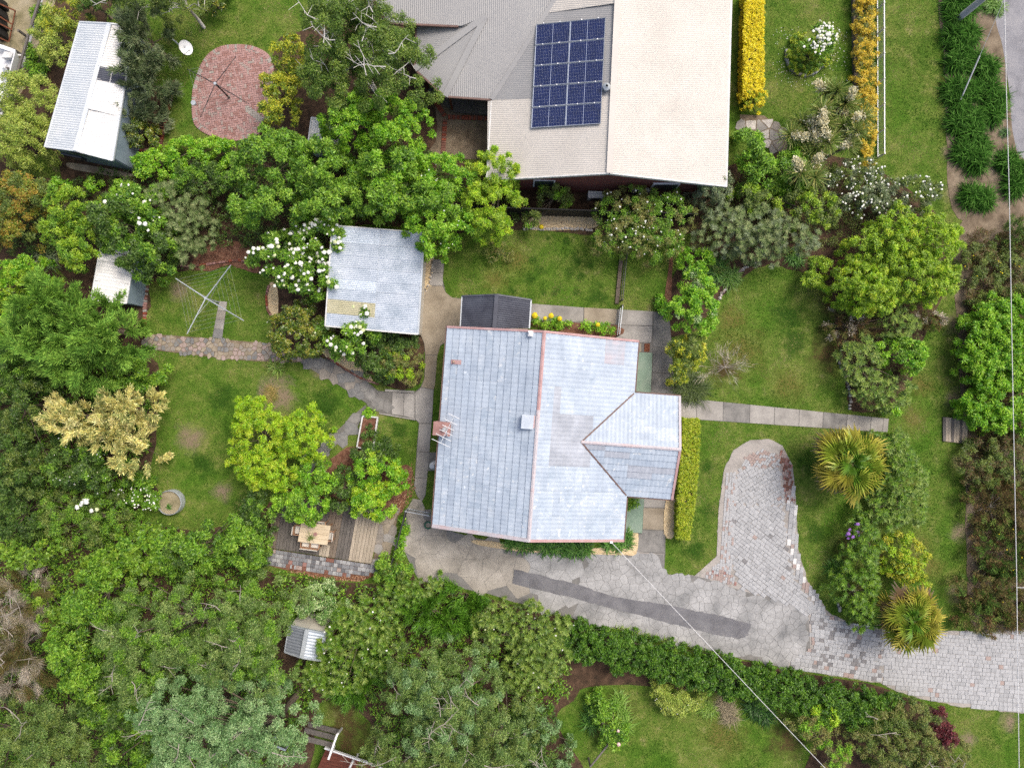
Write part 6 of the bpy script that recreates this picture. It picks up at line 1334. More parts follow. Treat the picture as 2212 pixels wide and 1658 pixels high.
plant('boundary_tree', 'lime green tree straddling the western boundary above the garden shed', TR_, 'lime', [zq(0, 1, 500, -40, 850, 330), zq(0, 1, 490, 200, 860, 560), zq(0, 1, 620, 400, 930, 700)], zt=4.0, zl=.4, mix=('broad', .4), bark='bark_grey')
plant('boundary_tree', 'dark leafy tree drooping over the white garden shed', TR_, 'broad', [zq(0, 1, 860, 40, 1220, 480), zq(0, 1, 1000, 330, 1500, 640), zq(0, 1, 1120, 520, 1500, 760)], zt=3.9, zl=.4, mix=('dark', .5))
plant('plume_tree', 'large feathery light green conifer on the western boundary', TR_, 'plume', [zq(0, 1, 250, 760, 820, 1250), zq(0, 1, 560, 900, 1130, 1450), zq(0, 1, 150, 1050, 760, 1560), zq(0, 1, 750, 1080, 1270, 1500), zq(0, 1, 450, 1250, 1100, 1700)], zt=5.2, zl=.5, trunk=.16)
plant('boundary_tree', 'light green tree at the western edge beside the feathery conifer', TR_, 'lush', [zq(0, 1, -80, 640, 380, 1020), zq(0, 1, 180, 570, 480, 860), zq(0, 1, -100, 900, 280, 1300)], zt=3.9, zl=.4, mix=('lime', .3))
plant('boundary_tree', 'dark tree at the western edge under the feathery conifer', TR_, 'dark', [zq(0, 1, -80, 1250, 260, 1720), zq(0, 1, 100, 1400, 420, 1720)], zt=3.6, zl=.4, mix=('broad', .4))
plant('shrub', 'green shrub at the north west corner of the west lawn', SH, 'broad', [zq(0, 1, 880, 1430, 1440, 1680)], zt=2.0, zl=.1)
plant('golden_conifer', 'pale golden conifer beside the west lawn', TR_, 'gold', [zq(0, 2, 480, 100, 960, 460), zq(0, 2, 880, 40, 1380, 380), zq(0, 2, 800, 250, 1300, 560), zq(0, 2, 1100, 400, 1330, 760)], zt=4.2, zl=.3)
plant('hedge_tree', 'dark leafy tree at the western edge beside the golden conifer', TR_, 'dark', [zq(0, 2, -80, -60, 480, 420), zq(0, 2, -80, 300, 420, 760), zq(0, 2, 60, 560, 520, 1000)], zt=4.0, zl=.3, mix=('olive', .35))
plant('hedge_tree', 'dark tree with tiny white buds south of the golden conifer', TR_, 'dark', [zq(0, 2, 470, 480, 900, 900), zq(0, 2, 700, 520, 1140, 900)], zt=3.4, zl=.3, mix=('broad', .3), flowers=('petal_white', 50, .03))
plant('hedge_tree', 'dense dark bush at the south west corner outside the boundary', SH, 'dark', [zq(0, 2, 20, 860, 420, 1330)], zt=3.0, zl=.2)
plant('climbing_rose', 'green rambling rose with a few white blooms at the south west corner', SH, 'olive', [zq(0, 2, 380, 900, 800, 1330), zq(0, 2, 700, 900, 1130, 1350)], zt=2.6, zl=.2, flowers=('petal_white', 9, .12, (216, 1085, 22)), mix=('broad', .4), bark='bark_grey')
plant('silver_shrub', 'green shrub edged with silvery white leaves beside the ring planter', SH, 'broad', [zq(0, 2, 1050, 790, 1400, 1090)], zt=1.2, zl=.1, flowers=('petal_white', 70, .045, (335, 1060, 14)))
plant('grape_vine', 'bright large leaved vine sprawling along the southern boundary', SH, 'grape', [zq(0, 2, 900, 1230, 1500, 1620), zq(0, 2, 700, 1430, 1150, 1720), zq(0, 2, 1300, 1280, 1560, 1600)], zt=1.9, zl=.2, mix=('broad', .5))
plant('hedge_tree', 'bright green tree south of the west lawn', TR_, 'broad', [zq(0, 2, 1560, 1180, 2000, 1560), zq(0, 2, 1900, 1120, 2280, 1560)], zt=3.0, zl=.2, mix=('broad', .4))
plant('hedge_tree', 'deep green bush west of the timber deck', SH, 'dark', [zq(0, 2, 1420, 1300, 1900, 1640), zq(1, 2, -120, 1150, 140, 1600), zq(1, 2, -80, 900, 190, 1250)], zt=2.6, zl=.2, mix=('broad', .5))
# --- centre west
plant('snowball_bush', 'large snowball shrub covered in white pompom blooms west of the garage', SH, 'broad', [zq(1, 1, 0, 330, 520, 800), zq(1, 1, 350, 250, 880, 620), zq(1, 1, 250, 560, 830, 950)], zt=3.3, zl=.3, flowers=('petal_white', 190, .105), group='snowball shrubs')
plant('snowball_bush', 'smaller snowball shrub with white blooms at the garage\'s south wall', SH, 'broad', [zq(1, 1, 600, 1050, 1060, 1420), zq(1, 1, 800, 930, 1040, 1150)], zt=3.0, zl=.3, flowers=('petal_white', 52, .105), group='snowball shrubs')
plant('camellia', 'glossy dark camellia bush on the west side of the garage corner', SH, 'camellia', [zq(1, 1, 150, 950, 640, 1440)], zt=2.6, zl=.1)
plant('shrub', 'dark green shrub in front of the garage beside the concrete path', SH, 'dark', [zq(1, 1, 890, 1180, 1250, 1620), zq(1, 1, 1000, 1160, 1430, 1400)], zt=2.0, zl=.1)
plant('shrub', 'mottled tan and green shrub at the corner of the concrete path', SH, 'tan', [zq(1, 1, 1080, 1290, 1460, 1640)], zt=1.7, zl=.1, mix=('citrus', .3))
plant('citrus_tree', 'bright lime green citrus tree on the west lawn', TR_, 'citrus', [zq(1, 2, -180, 150, 300, 640), zq(1, 2, 200, 210, 660, 640), zq(1, 2, -150, 500, 420, 880), zq(1, 2, -120, 90, 80, 300)], zt=3.2, zl=.4, trunk=.1)
plant('shrub', 'loose green shrub overhanging the north edge of the deck', SH, 'lush', [zq(1, 2, 330, 620, 690, 960), zq(1, 2, 190, 880, 640, 1170)], zt=2.4, zl=.3, mix=('broad', .4))
plant('shrub', 'dark shrub between the lime bush and the deck', SH, 'dark', [zq(1, 2, 620, 700, 920, 1110), zq(1, 2, 860, 470, 1250, 720)], zt=1.9, zl=.2)
plant('round_shrub', 'bright lime rounded bush beside the concrete path west of the house', SH, 'lush', [zq(1, 2, 830, 580, 1290, 1000), zq(1, 2, 800, 820, 1220, 1150)], zt=2.4, zl=.2, mix=('citrus', .3))
plant('ground_shrub', 'small leafy plant at the north end of the white raised bed', SH, 'lush', [zq(1, 2, 945, 205, 1085, 270)], zt=.35, zl=.05, trunk=.02, limbs=4)
plant('ground_shrub', 'leafy weeds growing inside the white raised bed', SH, 'dark', [zq(1, 2, 930, 370, 1050, 520)], zt=.6, zl=.2, trunk=.02, limbs=4)
plant('ground_shrub', 'low green weeds along the driveway side of the lattice fence', SH, 'lush', [zq(1, 2, 1255, 1150, 1320, 1300), zq(1, 2, 1230, 1290, 1290, 1420)], zt=.35, zl=.02, trunk=.02, limbs=4)
plant('shrub', 'green shrub where the driveway ends beside the deck pavers', SH, 'broad', [zq(1, 2, 1060, 1440, 1340, 1700)], zt=1.5, zl=.1, mix=('olive', .3))
# --- north lawn and east garden
plant('rose_bush', 'climbing bush dotted with small white roses south of the brick gable', SH, 'tan', [zq(2, 1, 760, -40, 1250, 330), zq(2, 1, 1100, -20, 1580, 430), zq(2, 1, 740, 230, 1200, 560), zq(2, 1, 1050, 300, 1480, 600)], zt=2.5, zl=.2, flowers=('petal_white', 90, .045), mix=('broad', .5), bark='bark_grey')
plant('rose_bush', 'thin green bush at the dark boundary fence above the gravel bed', SH, 'olive', [zq(2, 1, 240, -60, 540, 150), zq(2, 1, 130, 150, 280, 310)], zt=1.7, zl=.1, mix=('lush', .3))
plant('grey_bush', 'large grey green bush in the north east corner of the block', SH, 'bottle', [zq(2, 1, 1600, 150, 2100, 560), zq(2, 1, 1850, 100, 2350, 560), zq(2, 1, 2000, 300, 2330, 640), zq(3, 1, -60, 260, 420, 560)], zt=3.0, zl=.2, mix=('grey', .3))
plant('grey_bush', 'grey leaved bush beside the east end of the brick gable', SH, 'grey', [zq(2, 1, 1570, -160, 1900, 190), zq(2, 0, 1560, 1520, 1900, 1720)], zt=2.8, zl=.2)
plant('shrub', 'yellow green shrub inside the north east bushes', SH, 'lime', [zq(2, 1, 1880, -60, 2212, 210), zq(3, 1, 60, -60, 600, 330)], zt=2.6, zl=.2, mix=('olive', .5))
plant('shrub', 'bright green shrub beside the neighbour\'s east eave', SH, 'broad', [zq(2, 0, 1890, 1100, 2150, 1450), zq(2, 0, 1980, 1330, 2300, 1720), zq(3, 0, -60, 1290, 420, 1720)], zt=2.6, zl=.2, mix=('lush', .4))
plant('shrub', 'round fresh green bush west of the iron fence lawn strip', SH, 'lush', [zq(2, 1, 1450, 480, 1745, 680)], zt=1.9, zl=.2)
plant('broadleaf_bush', 'tall fresh green bush at the corner of the east concrete yard', SH, 'lush', [zq(2, 1, 1350, 850, 1790, 1220), zq(2, 1, 1480, 660, 1740, 950)], zt=3.0, zl=.2, mix=('vari', .15))
plant('ground_shrub', 'low green plant beside the side path under the tall bush', SH, 'lush', [zq(2, 1, 1250, 880, 1400, 990), zq(2, 1, 1280, 980, 1380, 1040)], zt=.5, zl=.05, trunk=.02, limbs=4)
plant('yellow_shrub', 'yellow green shrub beside the shade toned concrete east of the house', SH, 'yellow', [zq(2, 1, 1380, 1230, 1720, 1460), zq(2, 1, 1330, 1400, 1600, 1630)], zt=2.2, zl=.2, mix=('olive', .45))
plant('bare_shrub', 'bare twiggy shrub spreading over the east lawn', SH, 'twig', [zq(2, 1, 1620, 1330, 2080, 1660)], zt=1.3, zl=.2, dens=.10, trunk=.03, limbs=26, bark='bark_grey')
plant('shrub', 'large lime green bush on the eastern boundary', SH, 'citrus', [zq(3, 1, 850, 170, 1350, 600), zq(3, 1, 1100, 200, 1610, 640), zq(3, 1, 900, 480, 1500, 960), zq(3, 1, 560, 560, 1000, 1040), zq(3, 1, 1150, 600, 1600, 950), zq(3, 1, 700, 320, 1150, 800), zq(3, 1, 620, 700, 1100, 1040)], zt=3.3, zl=.2, mix=('lime', .6))
plant('shrub', 'small lime shrub at the inner edge of the north east bed', SH, 'lime', [zq(3, 1, 330, 550, 530, 720), zq(3, 1, 300, 680, 470, 870)], zt=1.4, zl=.1)
plant('white_bush', 'bush with masses of small white flowers next to the verge', SH, 'grey', [zq(3, 1, 600, -80, 1050, 210), zq(3, 1, 950, -120, 1460, 190), zq(3, 0, 480, 1380, 1000, 1680)], zt=2.2, zl=.2, flowers=('petal_white', 220, .055), bark='bark_grey', mix=('olive', .4))
plant('bare_shrub', 'brownish thin shrub below the lime bush on the eastern boundary', SH, 'scrub', [zq(3, 1, 510, 1010, 900, 1300), zq(3, 1, 1250, 980, 1530, 1180)], zt=1.2, zl=.1, mix=('twig', .3))
plant('rhododendron', 'grey green rosette leaved bush on the eastern boundary beside the lawn', SH, 'rhodo', [zq(3, 1, 610, 1250, 980, 1680), zq(3, 2, 760, -60, 1230, 230), zq(3, 1, 960, 980, 1270, 1250)], zt=1.8, zl=.1)
plant('shrub', 'bright green shrub east of the boundary near the front path', SH, 'lush', [zq(3, 1, 950, 1230, 1340, 1560), zq(3, 2, 990, 190, 1070, 280)], zt=1.9, zl=.1, mix=('broad', .3))
# --- front
plant('rosette_bush', 'green rosette leaved bush behind the north fan palm', SH, 'shiny', [zq(3, 2, 900, 380, 1230, 820), zq(3, 2, 950, 600, 1370, 1200), zq(3, 2, 800, 900, 1200, 1230)], zt=1.8, zl=.1, mix=('rhodo', .5))
plant('rhododendron', 'dark green bush with purple blooms below the north fan palm', SH, 'shiny', [zq(3, 2, 650, 1120, 960, 1480), zq(3, 2, 640, 1330, 940, 1680)], zt=2.0, zl=.1, flowers=('petal_purple', 12, .1, (1820, 1130, 30)))
plant('shrub', 'yellow flowering shrub by the verge between the two palms', SH, 'yellow', [zq(3, 2, 960, 1280, 1360, 1660), zq(3, 3, 1150, -60, 1350, 120)], zt=1.7, zl=.1, mix=('citrus', .4))
plant('rhododendron', 'leafy green bush at the paved driveway corner west of the south palm', SH, 'shiny', [zq(3, 3, 540, -60, 960, 300), zq(3, 3, 680, 180, 980, 450)], zt=1.9, zl=.1)
plant('ground_shrub', 'small shrub under the east porch step by the gable', SH, 'broad', [zq(2, 2, 1010, 965, 1095, 1110)], zt=.6, zl=.05, trunk=.02, limbs=4)
plant('street_shrub', 'bright green bush beside the verge at the eastern edge', SH, 'lush', [zq(3, 1, 1640, 980, 2100, 1500), zq(3, 1, 1900, 950, 2300, 1680), zq(3, 1, 1700, 1300, 2200, 1720), zq(3, 2, 1690, -60, 2280, 330), zq(3, 1, 1640, 1250, 1950, 1653), zq(3, 1, 1780, 900, 2120, 1250), zq(3, 1, 1980, 850, 2330, 1250), zq(3, 2, 1700, 100, 2050, 420), zq(3, 1, 2000, 1250, 2330, 1653), zq(3, 2, 1950, 150, 2330, 450)], zt=1.9, zl=.05)
plant('scrub', 'low mixed scrub at the eastern edge below the strappy clumps', SH, 'olive', [zq(3, 1, 1650, 420, 2050, 950), zq(3, 1, 1950, 480, 2280, 1000)], zt=.8, zl=.05, trunk=.03, mix=('scrub', .35), flowers=('petal_yellow', 12, .035))
plant('scrub', 'dark spiky scrub at the eastern edge above the bright bush', SH, 'redbrown', [zq(3, 1, 1950, 240, 2260, 500)], zt=1.0, zl=.05, trunk=.03, mix=('dark', .7))
plant('scrub', 'olive scrub at the eastern edge below the footbridge', SH, 'olive', [zq(3, 2, 1620, 480, 2050, 880), zq(3, 2, 1900, 400, 2280, 860)], zt=1.2, zl=.05, trunk=.03, mix=('scrub', .4))
plant('scrub', 'reddish brown dry scrub at the eastern edge', SH, 'redbrown', [zq(3, 2, 1720, 800, 2150, 1250), zq(3, 2, 1980, 830, 2290, 1300)], zt=1.3, zl=.05, trunk=.03, mix=('olive', .25), bark='bark_grey')
plant('scrub', 'olive brown scrub mound at the eastern edge above the driveway mouth', SH, 'scrub', [zq(3, 2, 1750, 1180, 2290, 1680), zq(3, 3, 1620, -60, 2140, 300)], zt=1.2, zl=.05, trunk=.03, mix=('dark', .45), flowers=('petal_yellow', 10, .035))
plant('scrub', 'yellow brown heath at the driveway mouth', SH, 'scrub', [zq(3, 3, 1620, 200, 2020, 500), zq(3, 3, 1900, 150, 2290, 460)], zt=.9, zl=.05, trunk=.03, mix=('olive', .3))
# --- southern neighbours
plant('boundary_hedge', 'long dense dark green hedge along the south side of the driveway', 'hedge', 'ivy', [(1240 + i * 31, 1375 + i * 7.6 + (3 if i % 2 else -3), 30, 40, 1.4 + .08 * (i % 3), .05) for i in range(22)] + [(1905, 1510, 40, 22, 1.3, .05)], trunk=.05, limbs=30)
plant('rhododendron', 'pale green rosette leaved bush at the west end of the driveway hedge', SH, 'rhodo', [zq(2, 3, -60, 250, 480, 640), zq(2, 3, 60, 450, 540, 800), zq(2, 3, -60, 650, 400, 1000), zq(1, 3, 1880, 240, 2212, 560)], zt=2.4, zl=.1, flowers=('petal_white', 24, .04))
plant('fern_clump', 'green ferns spilling over the driveway edge west of the hedge', 'fern', 'fern', [zq(1, 3, 1620, 40, 2010, 320)], zt=1.2, zl=.05, trunk=.04)
plant('shrub', 'olive rosette shrub south of the driveway beside the ferns', SH, 'rhodo', [zq(1, 3, 1050, 40, 1400, 320), zq(1, 3, 1250, -20, 1620, 200)], zt=2.1, zl=.1, mix=('shiny', .5))
plant('shrub', 'green feathery shrub between the rosette bushes south of the driveway', SH, 'fern', [zq(1, 3, 1250, 120, 1720, 420), zq(1, 3, 1500, 240, 1900, 520)], zt=2.0, zl=.1)
plant('variegated_shrub', 'white variegated shrub south of the deck pavers', SH, 'vari', [zq(1, 3, 330, 60, 800, 400)], zt=2.0, zl=.1)
plant('rhododendron', 'green rosette bush with white blooms south of the variegated shrub', SH, 'rhodo', [zq(1, 3, 640, 200, 1250, 560), zq(1, 3, 550, 640, 1000, 980), zq(1, 3, 850, 480, 1300, 850), zq(1, 3, 380, 690, 720, 900, ), zq(1, 3, 545, 440, 820, 720)], zt=3.2, zl=.1, mix=('shiny', .45), flowers=('petal_white', 34, .045))
plant('fern_clump', 'fern green shrub beside the small hidden shed', 'fern', 'fern', [zq(1, 3, 640, 640, 1080, 1100)], zt=1.6, zl=.05)
plant('gum_tree', 'large grey green gum tree south of the driveway', TR_, 'gum', [zq(1, 3, 1150, 560, 1750, 1150), zq(1, 3, 1500, 700, 2150, 1280), zq(1, 3, 1350, 1000, 1900, 1500)], zt=6.0, zl=1.2, trunk=.16, limbs=22, white=15, bark='bark_grey', mix=('silver', .3), dens=.9)
plant('gum_tree', 'pale branched gum tree at the southern border, middle', TR_, 'gum', [zq(1, 3, 1000, 1150, 1600, 1750), zq(1, 3, 1450, 1200, 2050, 1800), zq(1, 3, 1850, 1000, 2400, 1700)], zt=5.6, zl=1.0, trunk=.14, limbs=22, white=17, bark='bark_grey', mix=('olive', .3), dens=.9)
plant('gum_tree', 'silvery green gum tree over the small hidden shed', TR_, 'silver', [zq(0, 3, 1300, 720, 1950, 1300), zq(0, 3, 1700, 850, 2350, 1450), zq(0, 3, 1400, 1100, 2100, 1720), zq(1, 3, -200, 1000, 560, 1600)], zt=7.0, zl=1.5, trunk=.18, limbs=24, white=17, bark='bark_grey')
plant('gum_tree', 'tall olive gum tree south of the boundary corner', TR_, 'gum', [zq(0, 3, 950, 120, 1500, 700), zq(0, 3, 1400, 60, 2050, 700), zq(0, 3, 1050, 450, 1600, 960), zq(0, 3, 1750, 300, 2300, 850), zq(1, 3, -200, 60, 330, 700), zq(1, 3, 60, 560, 340, 950), zq(1, 3, 100, 200, 330, 470)], zt=6.6, zl=1.3, trunk=.18, limbs=24, white=12, bark='bark_grey', mix=('broad', .25))
plant('broadleaf_tree', 'fresh green tree between dead twigs and gum trees in the south west', TR_, 'broad', [zq(0, 3, 640, -80, 1180, 420), zq(0, 3, 530, 300, 960, 760), zq(0, 3, 620, 600, 1060, 960)], zt=4.2, zl=.6, mix=('broad', .45))
plant('dead_tree', 'grey leafless twiggy tree at the western edge in the south west', TR_, 'twig', [zq(0, 3, -100, -40, 480, 420), zq(0, 3, -120, 360, 520, 820), zq(0, 3, -100, 720, 420, 1050)], zt=3.6, zl=.8, trunk=.1, limbs=30, bark='bark_grey', white=13, mix=('scrub', .4), dens=1.7)
plant('vine_patch', 'round leaved vine scrambling over the dead twigs in the south west', SH, 'grape', [zq(0, 3, 180, 60, 420, 330), zq(0, 3, 350, 230, 560, 420), zq(0, 2, 20, 1330, 500, 1560)], zt=3.0, zl=1.2, dens=.6)
plant('gum_tree', 'olive gum tree in the south west corner', TR_, 'gum', [zq(0, 3, -120, 1020, 420, 1700), zq(0, 3, 300, 960, 760, 1500), zq(0, 3, 350, 1250, 960, 1750)], zt=5.4, zl=1.0, trunk=.15, limbs=20, white=8, bark='bark_grey', mix=('olive', .4))
plant('broadleaf_tree', 'dark green tree at the southern border west of the silvery gum', TR_, 'broad', [zq(0, 3, 740, 800, 1300, 1250), zq(0, 3, 950, 1150, 1450, 1680)], zt=4.0, zl=.6, mix=('dark', .5))
plant('shrub', 'dark shrub at the southern border beside the brown lawn', SH, 'dark', [zq(2, 3, -60, 1080, 400, 1500), zq(2, 3, 60, 1380, 560, 1720)], zt=2.4, zl=.2, mix=('silver', .4), white=7, bark='bark_grey')
plant('rose_bush', 'rose bush with pink blooms on the southern garden fence', SH, 'broad', [zq(2, 3, 740, 1230, 1000, 1480), zq(2, 3, 700, 980, 900, 1250)], zt=1.3, zl=.1, flowers=('petal_pink', 4, .09, (1308, 1570, 10)))
plant('shrub', 'pale yellow green shrub below the driveway hedge', SH, 'pale', [zq(2, 3, 1260, 900, 1680, 1190), zq(2, 3, 1200, 930, 1420, 1080)], zt=1.1, zl=.05, flowers=('petal_white', 12, .03))
plant('shrub', 'mixed reddish green shrub below the east end of the driveway hedge', SH, 'tan', [zq(3, 3, 180, 1120, 560, 1420), zq(3, 3, 380, 1280, 720, 1680)], zt=1.6, zl=.1, mix=('lush', .35))
plant('grey_bush', 'large olive grey bush at the south east corner', SH, 'olive', [zq(3, 3, 720, 1080, 1250, 1450), zq(3, 3, 800, 1300, 1450, 1720), zq(3, 3, 1200, 1380, 1700, 1760), zq(3, 3, 1050, 1050, 1400, 1350)], zt=2.0, zl=.1, mix=('tan', .4), white=7, bark='bark_grey')
plant('red_shrub', 'dark burgundy leaved shrub in the south east corner', SH, 'burgundy', [zq(3, 3, 1400, 1150, 1560, 1330), zq(3, 3, 1380, 1270, 1610, 1450)], zt=1.4, zl=.1)
plant('ground_shrub', 'bright green shoots on top of the driveway hedge', SH, 'citrus', [zq(3, 3, 350, 1070, 430, 1150), zq(3, 3, 510, 1110, 590, 1260)], zt=1.7, zl=.5, trunk=.02, limbs=3)
# --- clipped hedges and mound
def box_hedge(name, label, pts, z, ty, seed):
    """clipped hedge: pts outline (survey grid at its top)"""
    r = np.random.default_rng(seed); T = TY[ty]; root = thing(name, label, 'hedge', P(*pts[0]), 'clipped hedges'); w = np.array([P2(p, z) for p in pts]); x0, y0 = w.min(0); x1, y1 = w.max(0)
    n = int((x1 - x0) * (y1 - y0) * 120); x = r.uniform(x0, x1, n); y = r.uniform(y0, y1, n); k = inpoly(x, y, w); x, y = x[k], y[k]; top = np.stack([x, y, np.full(len(x), z - .1) + r.normal(0, .025, len(x))], 1); D1 = np.tile([0, 0, 1.0], (len(x), 1))
    sc, sdn = [], []
    for i in range(len(w)):
        a, b = w[i], w[(i + 1) % len(w)]; Ln = np.hypot(*(b - a)); m = int(Ln * z * 45); t = r.random(m)[:, None]; p = a + (b - a) * t; nrm = np.array([(b - a)[1], -(b - a)[0]]) / Ln; cc = w.mean(0)
        if (p.mean(0) - cc) @ nrm < 0: nrm = -nrm
        sc.append(np.c_[p - nrm * .08, r.uniform(.05, z - .1, m)]); sdn.append(np.tile([*nrm, .2], (m, 1)))
    Cn = np.concatenate([top] + sc); Dn = np.concatenate([D1] + sdn); V, col = leaves(Cn, Dn, T, 34, r, 1.1); soup('foliage', V, col, 'leaf', root)
    MB().prism([tuple(w.mean(0) + (p - w.mean(0)) * np.array([.85, .95])) for p in w], .0, z - .2).build('inner_stems', 'bark', root)
    EXCL.append(pts); return root
box_hedge('box_hedge', 'clipped lime green hedge in front of the gable beside the turning loop', [q(2, 2, 1505, 295), q(2, 2, 1645, 300), q(2, 2, 1635, 640), q(2, 2, 1600, 1000), q(2, 2, 1560, 1338), q(2, 2, 1450, 1320), q(2, 2, 1460, 950), q(2, 2, 1480, 700)], .95, 'hedge', 1)
box_hedge('box_hedge', 'clipped bright yellow hedge along the neighbour\'s east wall', [q(2, 0, 2040, -100), q(2, 0, 2200, -100), q(2, 0, 2195, 400), q(2, 0, 2190, 800), q(2, 0, 2020, 800), q(2, 0, 2025, 400)], 1.1, 'yhedge', 2)
plant('round_shrub', 'round yellow topped ball shrub at the end of the yellow hedge', SH, 'yhedge', [zq(2, 0, 1985, 750, 2205, 970)], zt=1.3, zl=.1, mix=('hedge', .35))
plant('hedge', 'mustard yellow hedge along the white picket fence', 'hedge', 'mustard', [(1868, -10 + i * 33, 24, 24, 1.0, .1) for i in range(9)] + [(1872, 295, 18, 30, .8, .1), (1872, 345, 16, 26, .7, .1)], trunk=.04, limbs=20, mix=('tan', .12))
plant('clipped_mound', 'clipped green mound inside the ring of blocks on the front lawn', SH, 'hedge', [zq(3, 0, 185, 300, 535, 640)], zt=.6, zl=.02, mix=('broad', .4))
plant('rose_standard', 'white flowering standard rose above the clipped mound', SH, 'broad', [zq(3, 0, 300, 240, 575, 480)], zt=1.7, zl=.9, flowers=('petal_white', 110, .075), dens=.5, trunk=.04)

# ------------------------------------------------------------------ strappy plants
def blades(c, n, ln, wd, cols, r, spread=1.0, up=.9, seg=3):
    ph = r.uniform(0, 6.283, n); el = r.uniform(.15, 1.25, n) * up; L_ = ln * r.uniform(.7, 1.15, n); out = []; cl = []
    bx = c[0] + r.normal(0, ln * .18 * spread, n); by = c[1] + r.normal(0, ln * .18 * spread, n); dirx, diry = np.cos(ph), np.sin(ph); px, py, pz = bx, by, np.full(n, c[2] + .02); e = el.copy()
    K = np.array(cols)[r.integers(0, len(cols), n)] * r.uniform(.8, 1.2, n)[:, None]
    for s in range(seg):
        st = L_ / seg; nx = px + dirx * np.cos(e) * st; ny = py + diry * np.cos(e) * st; nz = np.maximum(.03, pz + np.sin(e) * st); w0 = wd * (1 - s / seg * .5) / 2; w1 = wd * (1 - (s + 1) / seg * .5) / 2 if s < seg - 1 else wd * .08
        sx, sy = -diry, dirx
        out.append(np.stack([np.stack([px - sx * w0, py - sy * w0, pz], 1), np.stack([px + sx * w0, py + sy * w0, pz], 1), np.stack([nx + sx * w1, ny + sy * w1, nz], 1), np.stack([nx - sx * w1, ny - sy * w1, nz], 1)], 1)); cl.append(K)
        px, py, pz = nx, ny, nz; e = e - r.uniform(.45, .75, n)
    return np.concatenate(out), np.concatenate(cl)
def strappy(name, label, cat, spots, cols, n, ln, wd, group=None, mat='leaf', up=.95, z=0.0):
    """spots: (u, v) crowns of one plant clump"""
    NPL[0] += 1; r = np.random.default_rng(500 + NPL[0]); c0 = P(*spots[0]); root = thing(name, label, cat, c0, group); Vs, Cs = [], []
    for (u, v) in spots:
        p = P(u, v); V, c_ = blades((p.x, p.y, z), n, ln, wd, cols, r, up=up); Vs.append(V); Cs.append(c_)
    soup('leaves', np.concatenate(Vs), np.concatenate(Cs), mat, root); MB().cone((c0.x, c0.y, 0), ln * .16, ln * .1, ln * .15, 8).build('crown_base', 'bark', root); return root
AG = [C(48, 88, 26), C(62, 106, 34), C(34, 68, 20), C(92, 136, 58)]
AGL = [('by the utility pole', [(2058, 8), (2086, 16), (2060, 40)]), ('just south of the utility pole', [(2056, 82), (2086, 78), (2070, 104)]),
       ('longest of the row, beside the gravel', [(2062, 138), (2098, 134), (2128, 150)]), ('around the stay wire guard', [(2056, 196), (2086, 200), (2066, 224)]),
       ('bulging towards the road cable', [(2130, 196), (2148, 222), (2138, 250)]), ('south of the stay wire anchor', [(2064, 268), (2096, 262), (2092, 292)]),
       ('third from the south end of the row', [(2076, 334), (2110, 324), (2104, 352)]), ('at the road edge under the cable', [(2170, 352), (2196, 372), (2186, 404)]),
       ('southernmost of the row', [(2092, 426), (2118, 432)])]
for w_, sp in AGL: strappy('agapanthus', 'dark green strappy clump %s' % w_, 'plant', sp, AG, 520, .88, .045, 'strappy clumps along the road', up=1.25, mat='leaf_dull')
strappy('agapanthus', 'small bright green strappy clump at the road edge by the pole', 'plant', [(2135, 12), (2150, 18)], [C(110, 150, 56), C(86, 130, 46)], 170, .6, .045, 'strappy clumps along the road')
strappy('agapanthus', 'tiny strappy clump alone in the gravel', 'plant', [q(3, 0, 2040, 1140)], AG, 120, .35, .035, 'strappy clumps along the road')
GR = [C(84, 136, 46), C(110, 158, 62), C(66, 112, 38)]
strappy('lily_clump', 'green strap leaves along the south wall of the house, west end', 'plant', [q(2, 2, 20, 1355), q(2, 2, 120, 1365), q(2, 2, 200, 1368)], GR, 140, .6, .05)
strappy('lily_clump', 'green strap leaves along the south wall of the house, middle', 'plant', [q(2, 2, 310, 1378), q(2, 2, 400, 1385), q(2, 2, 490, 1395), q(2, 2, 580, 1405), q(2, 2, 650, 1395)], GR, 140, .7, .05)
strappy('lily_clump', 'green strap leaves at the south east corner of the house', 'plant', [q(2, 2, 850, 1375), q(2, 2, 940, 1380), q(2, 2, 1010, 1350), q(2, 2, 1010, 1285)], GR, 130, .55, .045)
strappy('grass_tree', 'dense fountain of fine dark leaves at the north end of the front path', 'plant', [q(2, 2, 1500, 10), q(2, 2, 1560, 20), q(2, 2, 1610, 40), q(2, 2, 1550, 70)], [C(84, 104, 46), C(104, 122, 60), C(66, 86, 38)], 260, 1.0, .02)
strappy('flax', 'dark strap plant beside the rough stones of the east lawn', 'plant', [q(2, 1, 1760, 700), q(2, 1, 1800, 660)], GR, 140, .8, .05)
strappy('flax', 'light strap plant south of the dark one by the rough stones', 'plant', [q(2, 1, 1880, 760), q(2, 1, 1920, 720)], [C(120, 156, 66), C(98, 140, 52)], 120, .65, .045)
strappy('flax', 'strap plant under the grey bushes at the north east lawn corner', 'plant', [q(3, 1, 260, 580), q(3, 1, 220, 560)], GR, 120, .6, .04)
strappy('yucca', 'small spiky yucca on the west lawn by the cobble path', 'plant', [q(1, 1, 185, 1505)], [C(122, 158, 60), C(150, 172, 86)], 46, .62, .06, up=.7)
strappy('straw_grass', 'straw coloured ornamental grass in the worn patch of the west lawn', 'plant', [q(1, 2, 150, 60), q(1, 2, 140, 100)], [C(190, 164, 104), C(166, 150, 84), C(140, 148, 70)], 220, .5, .014)
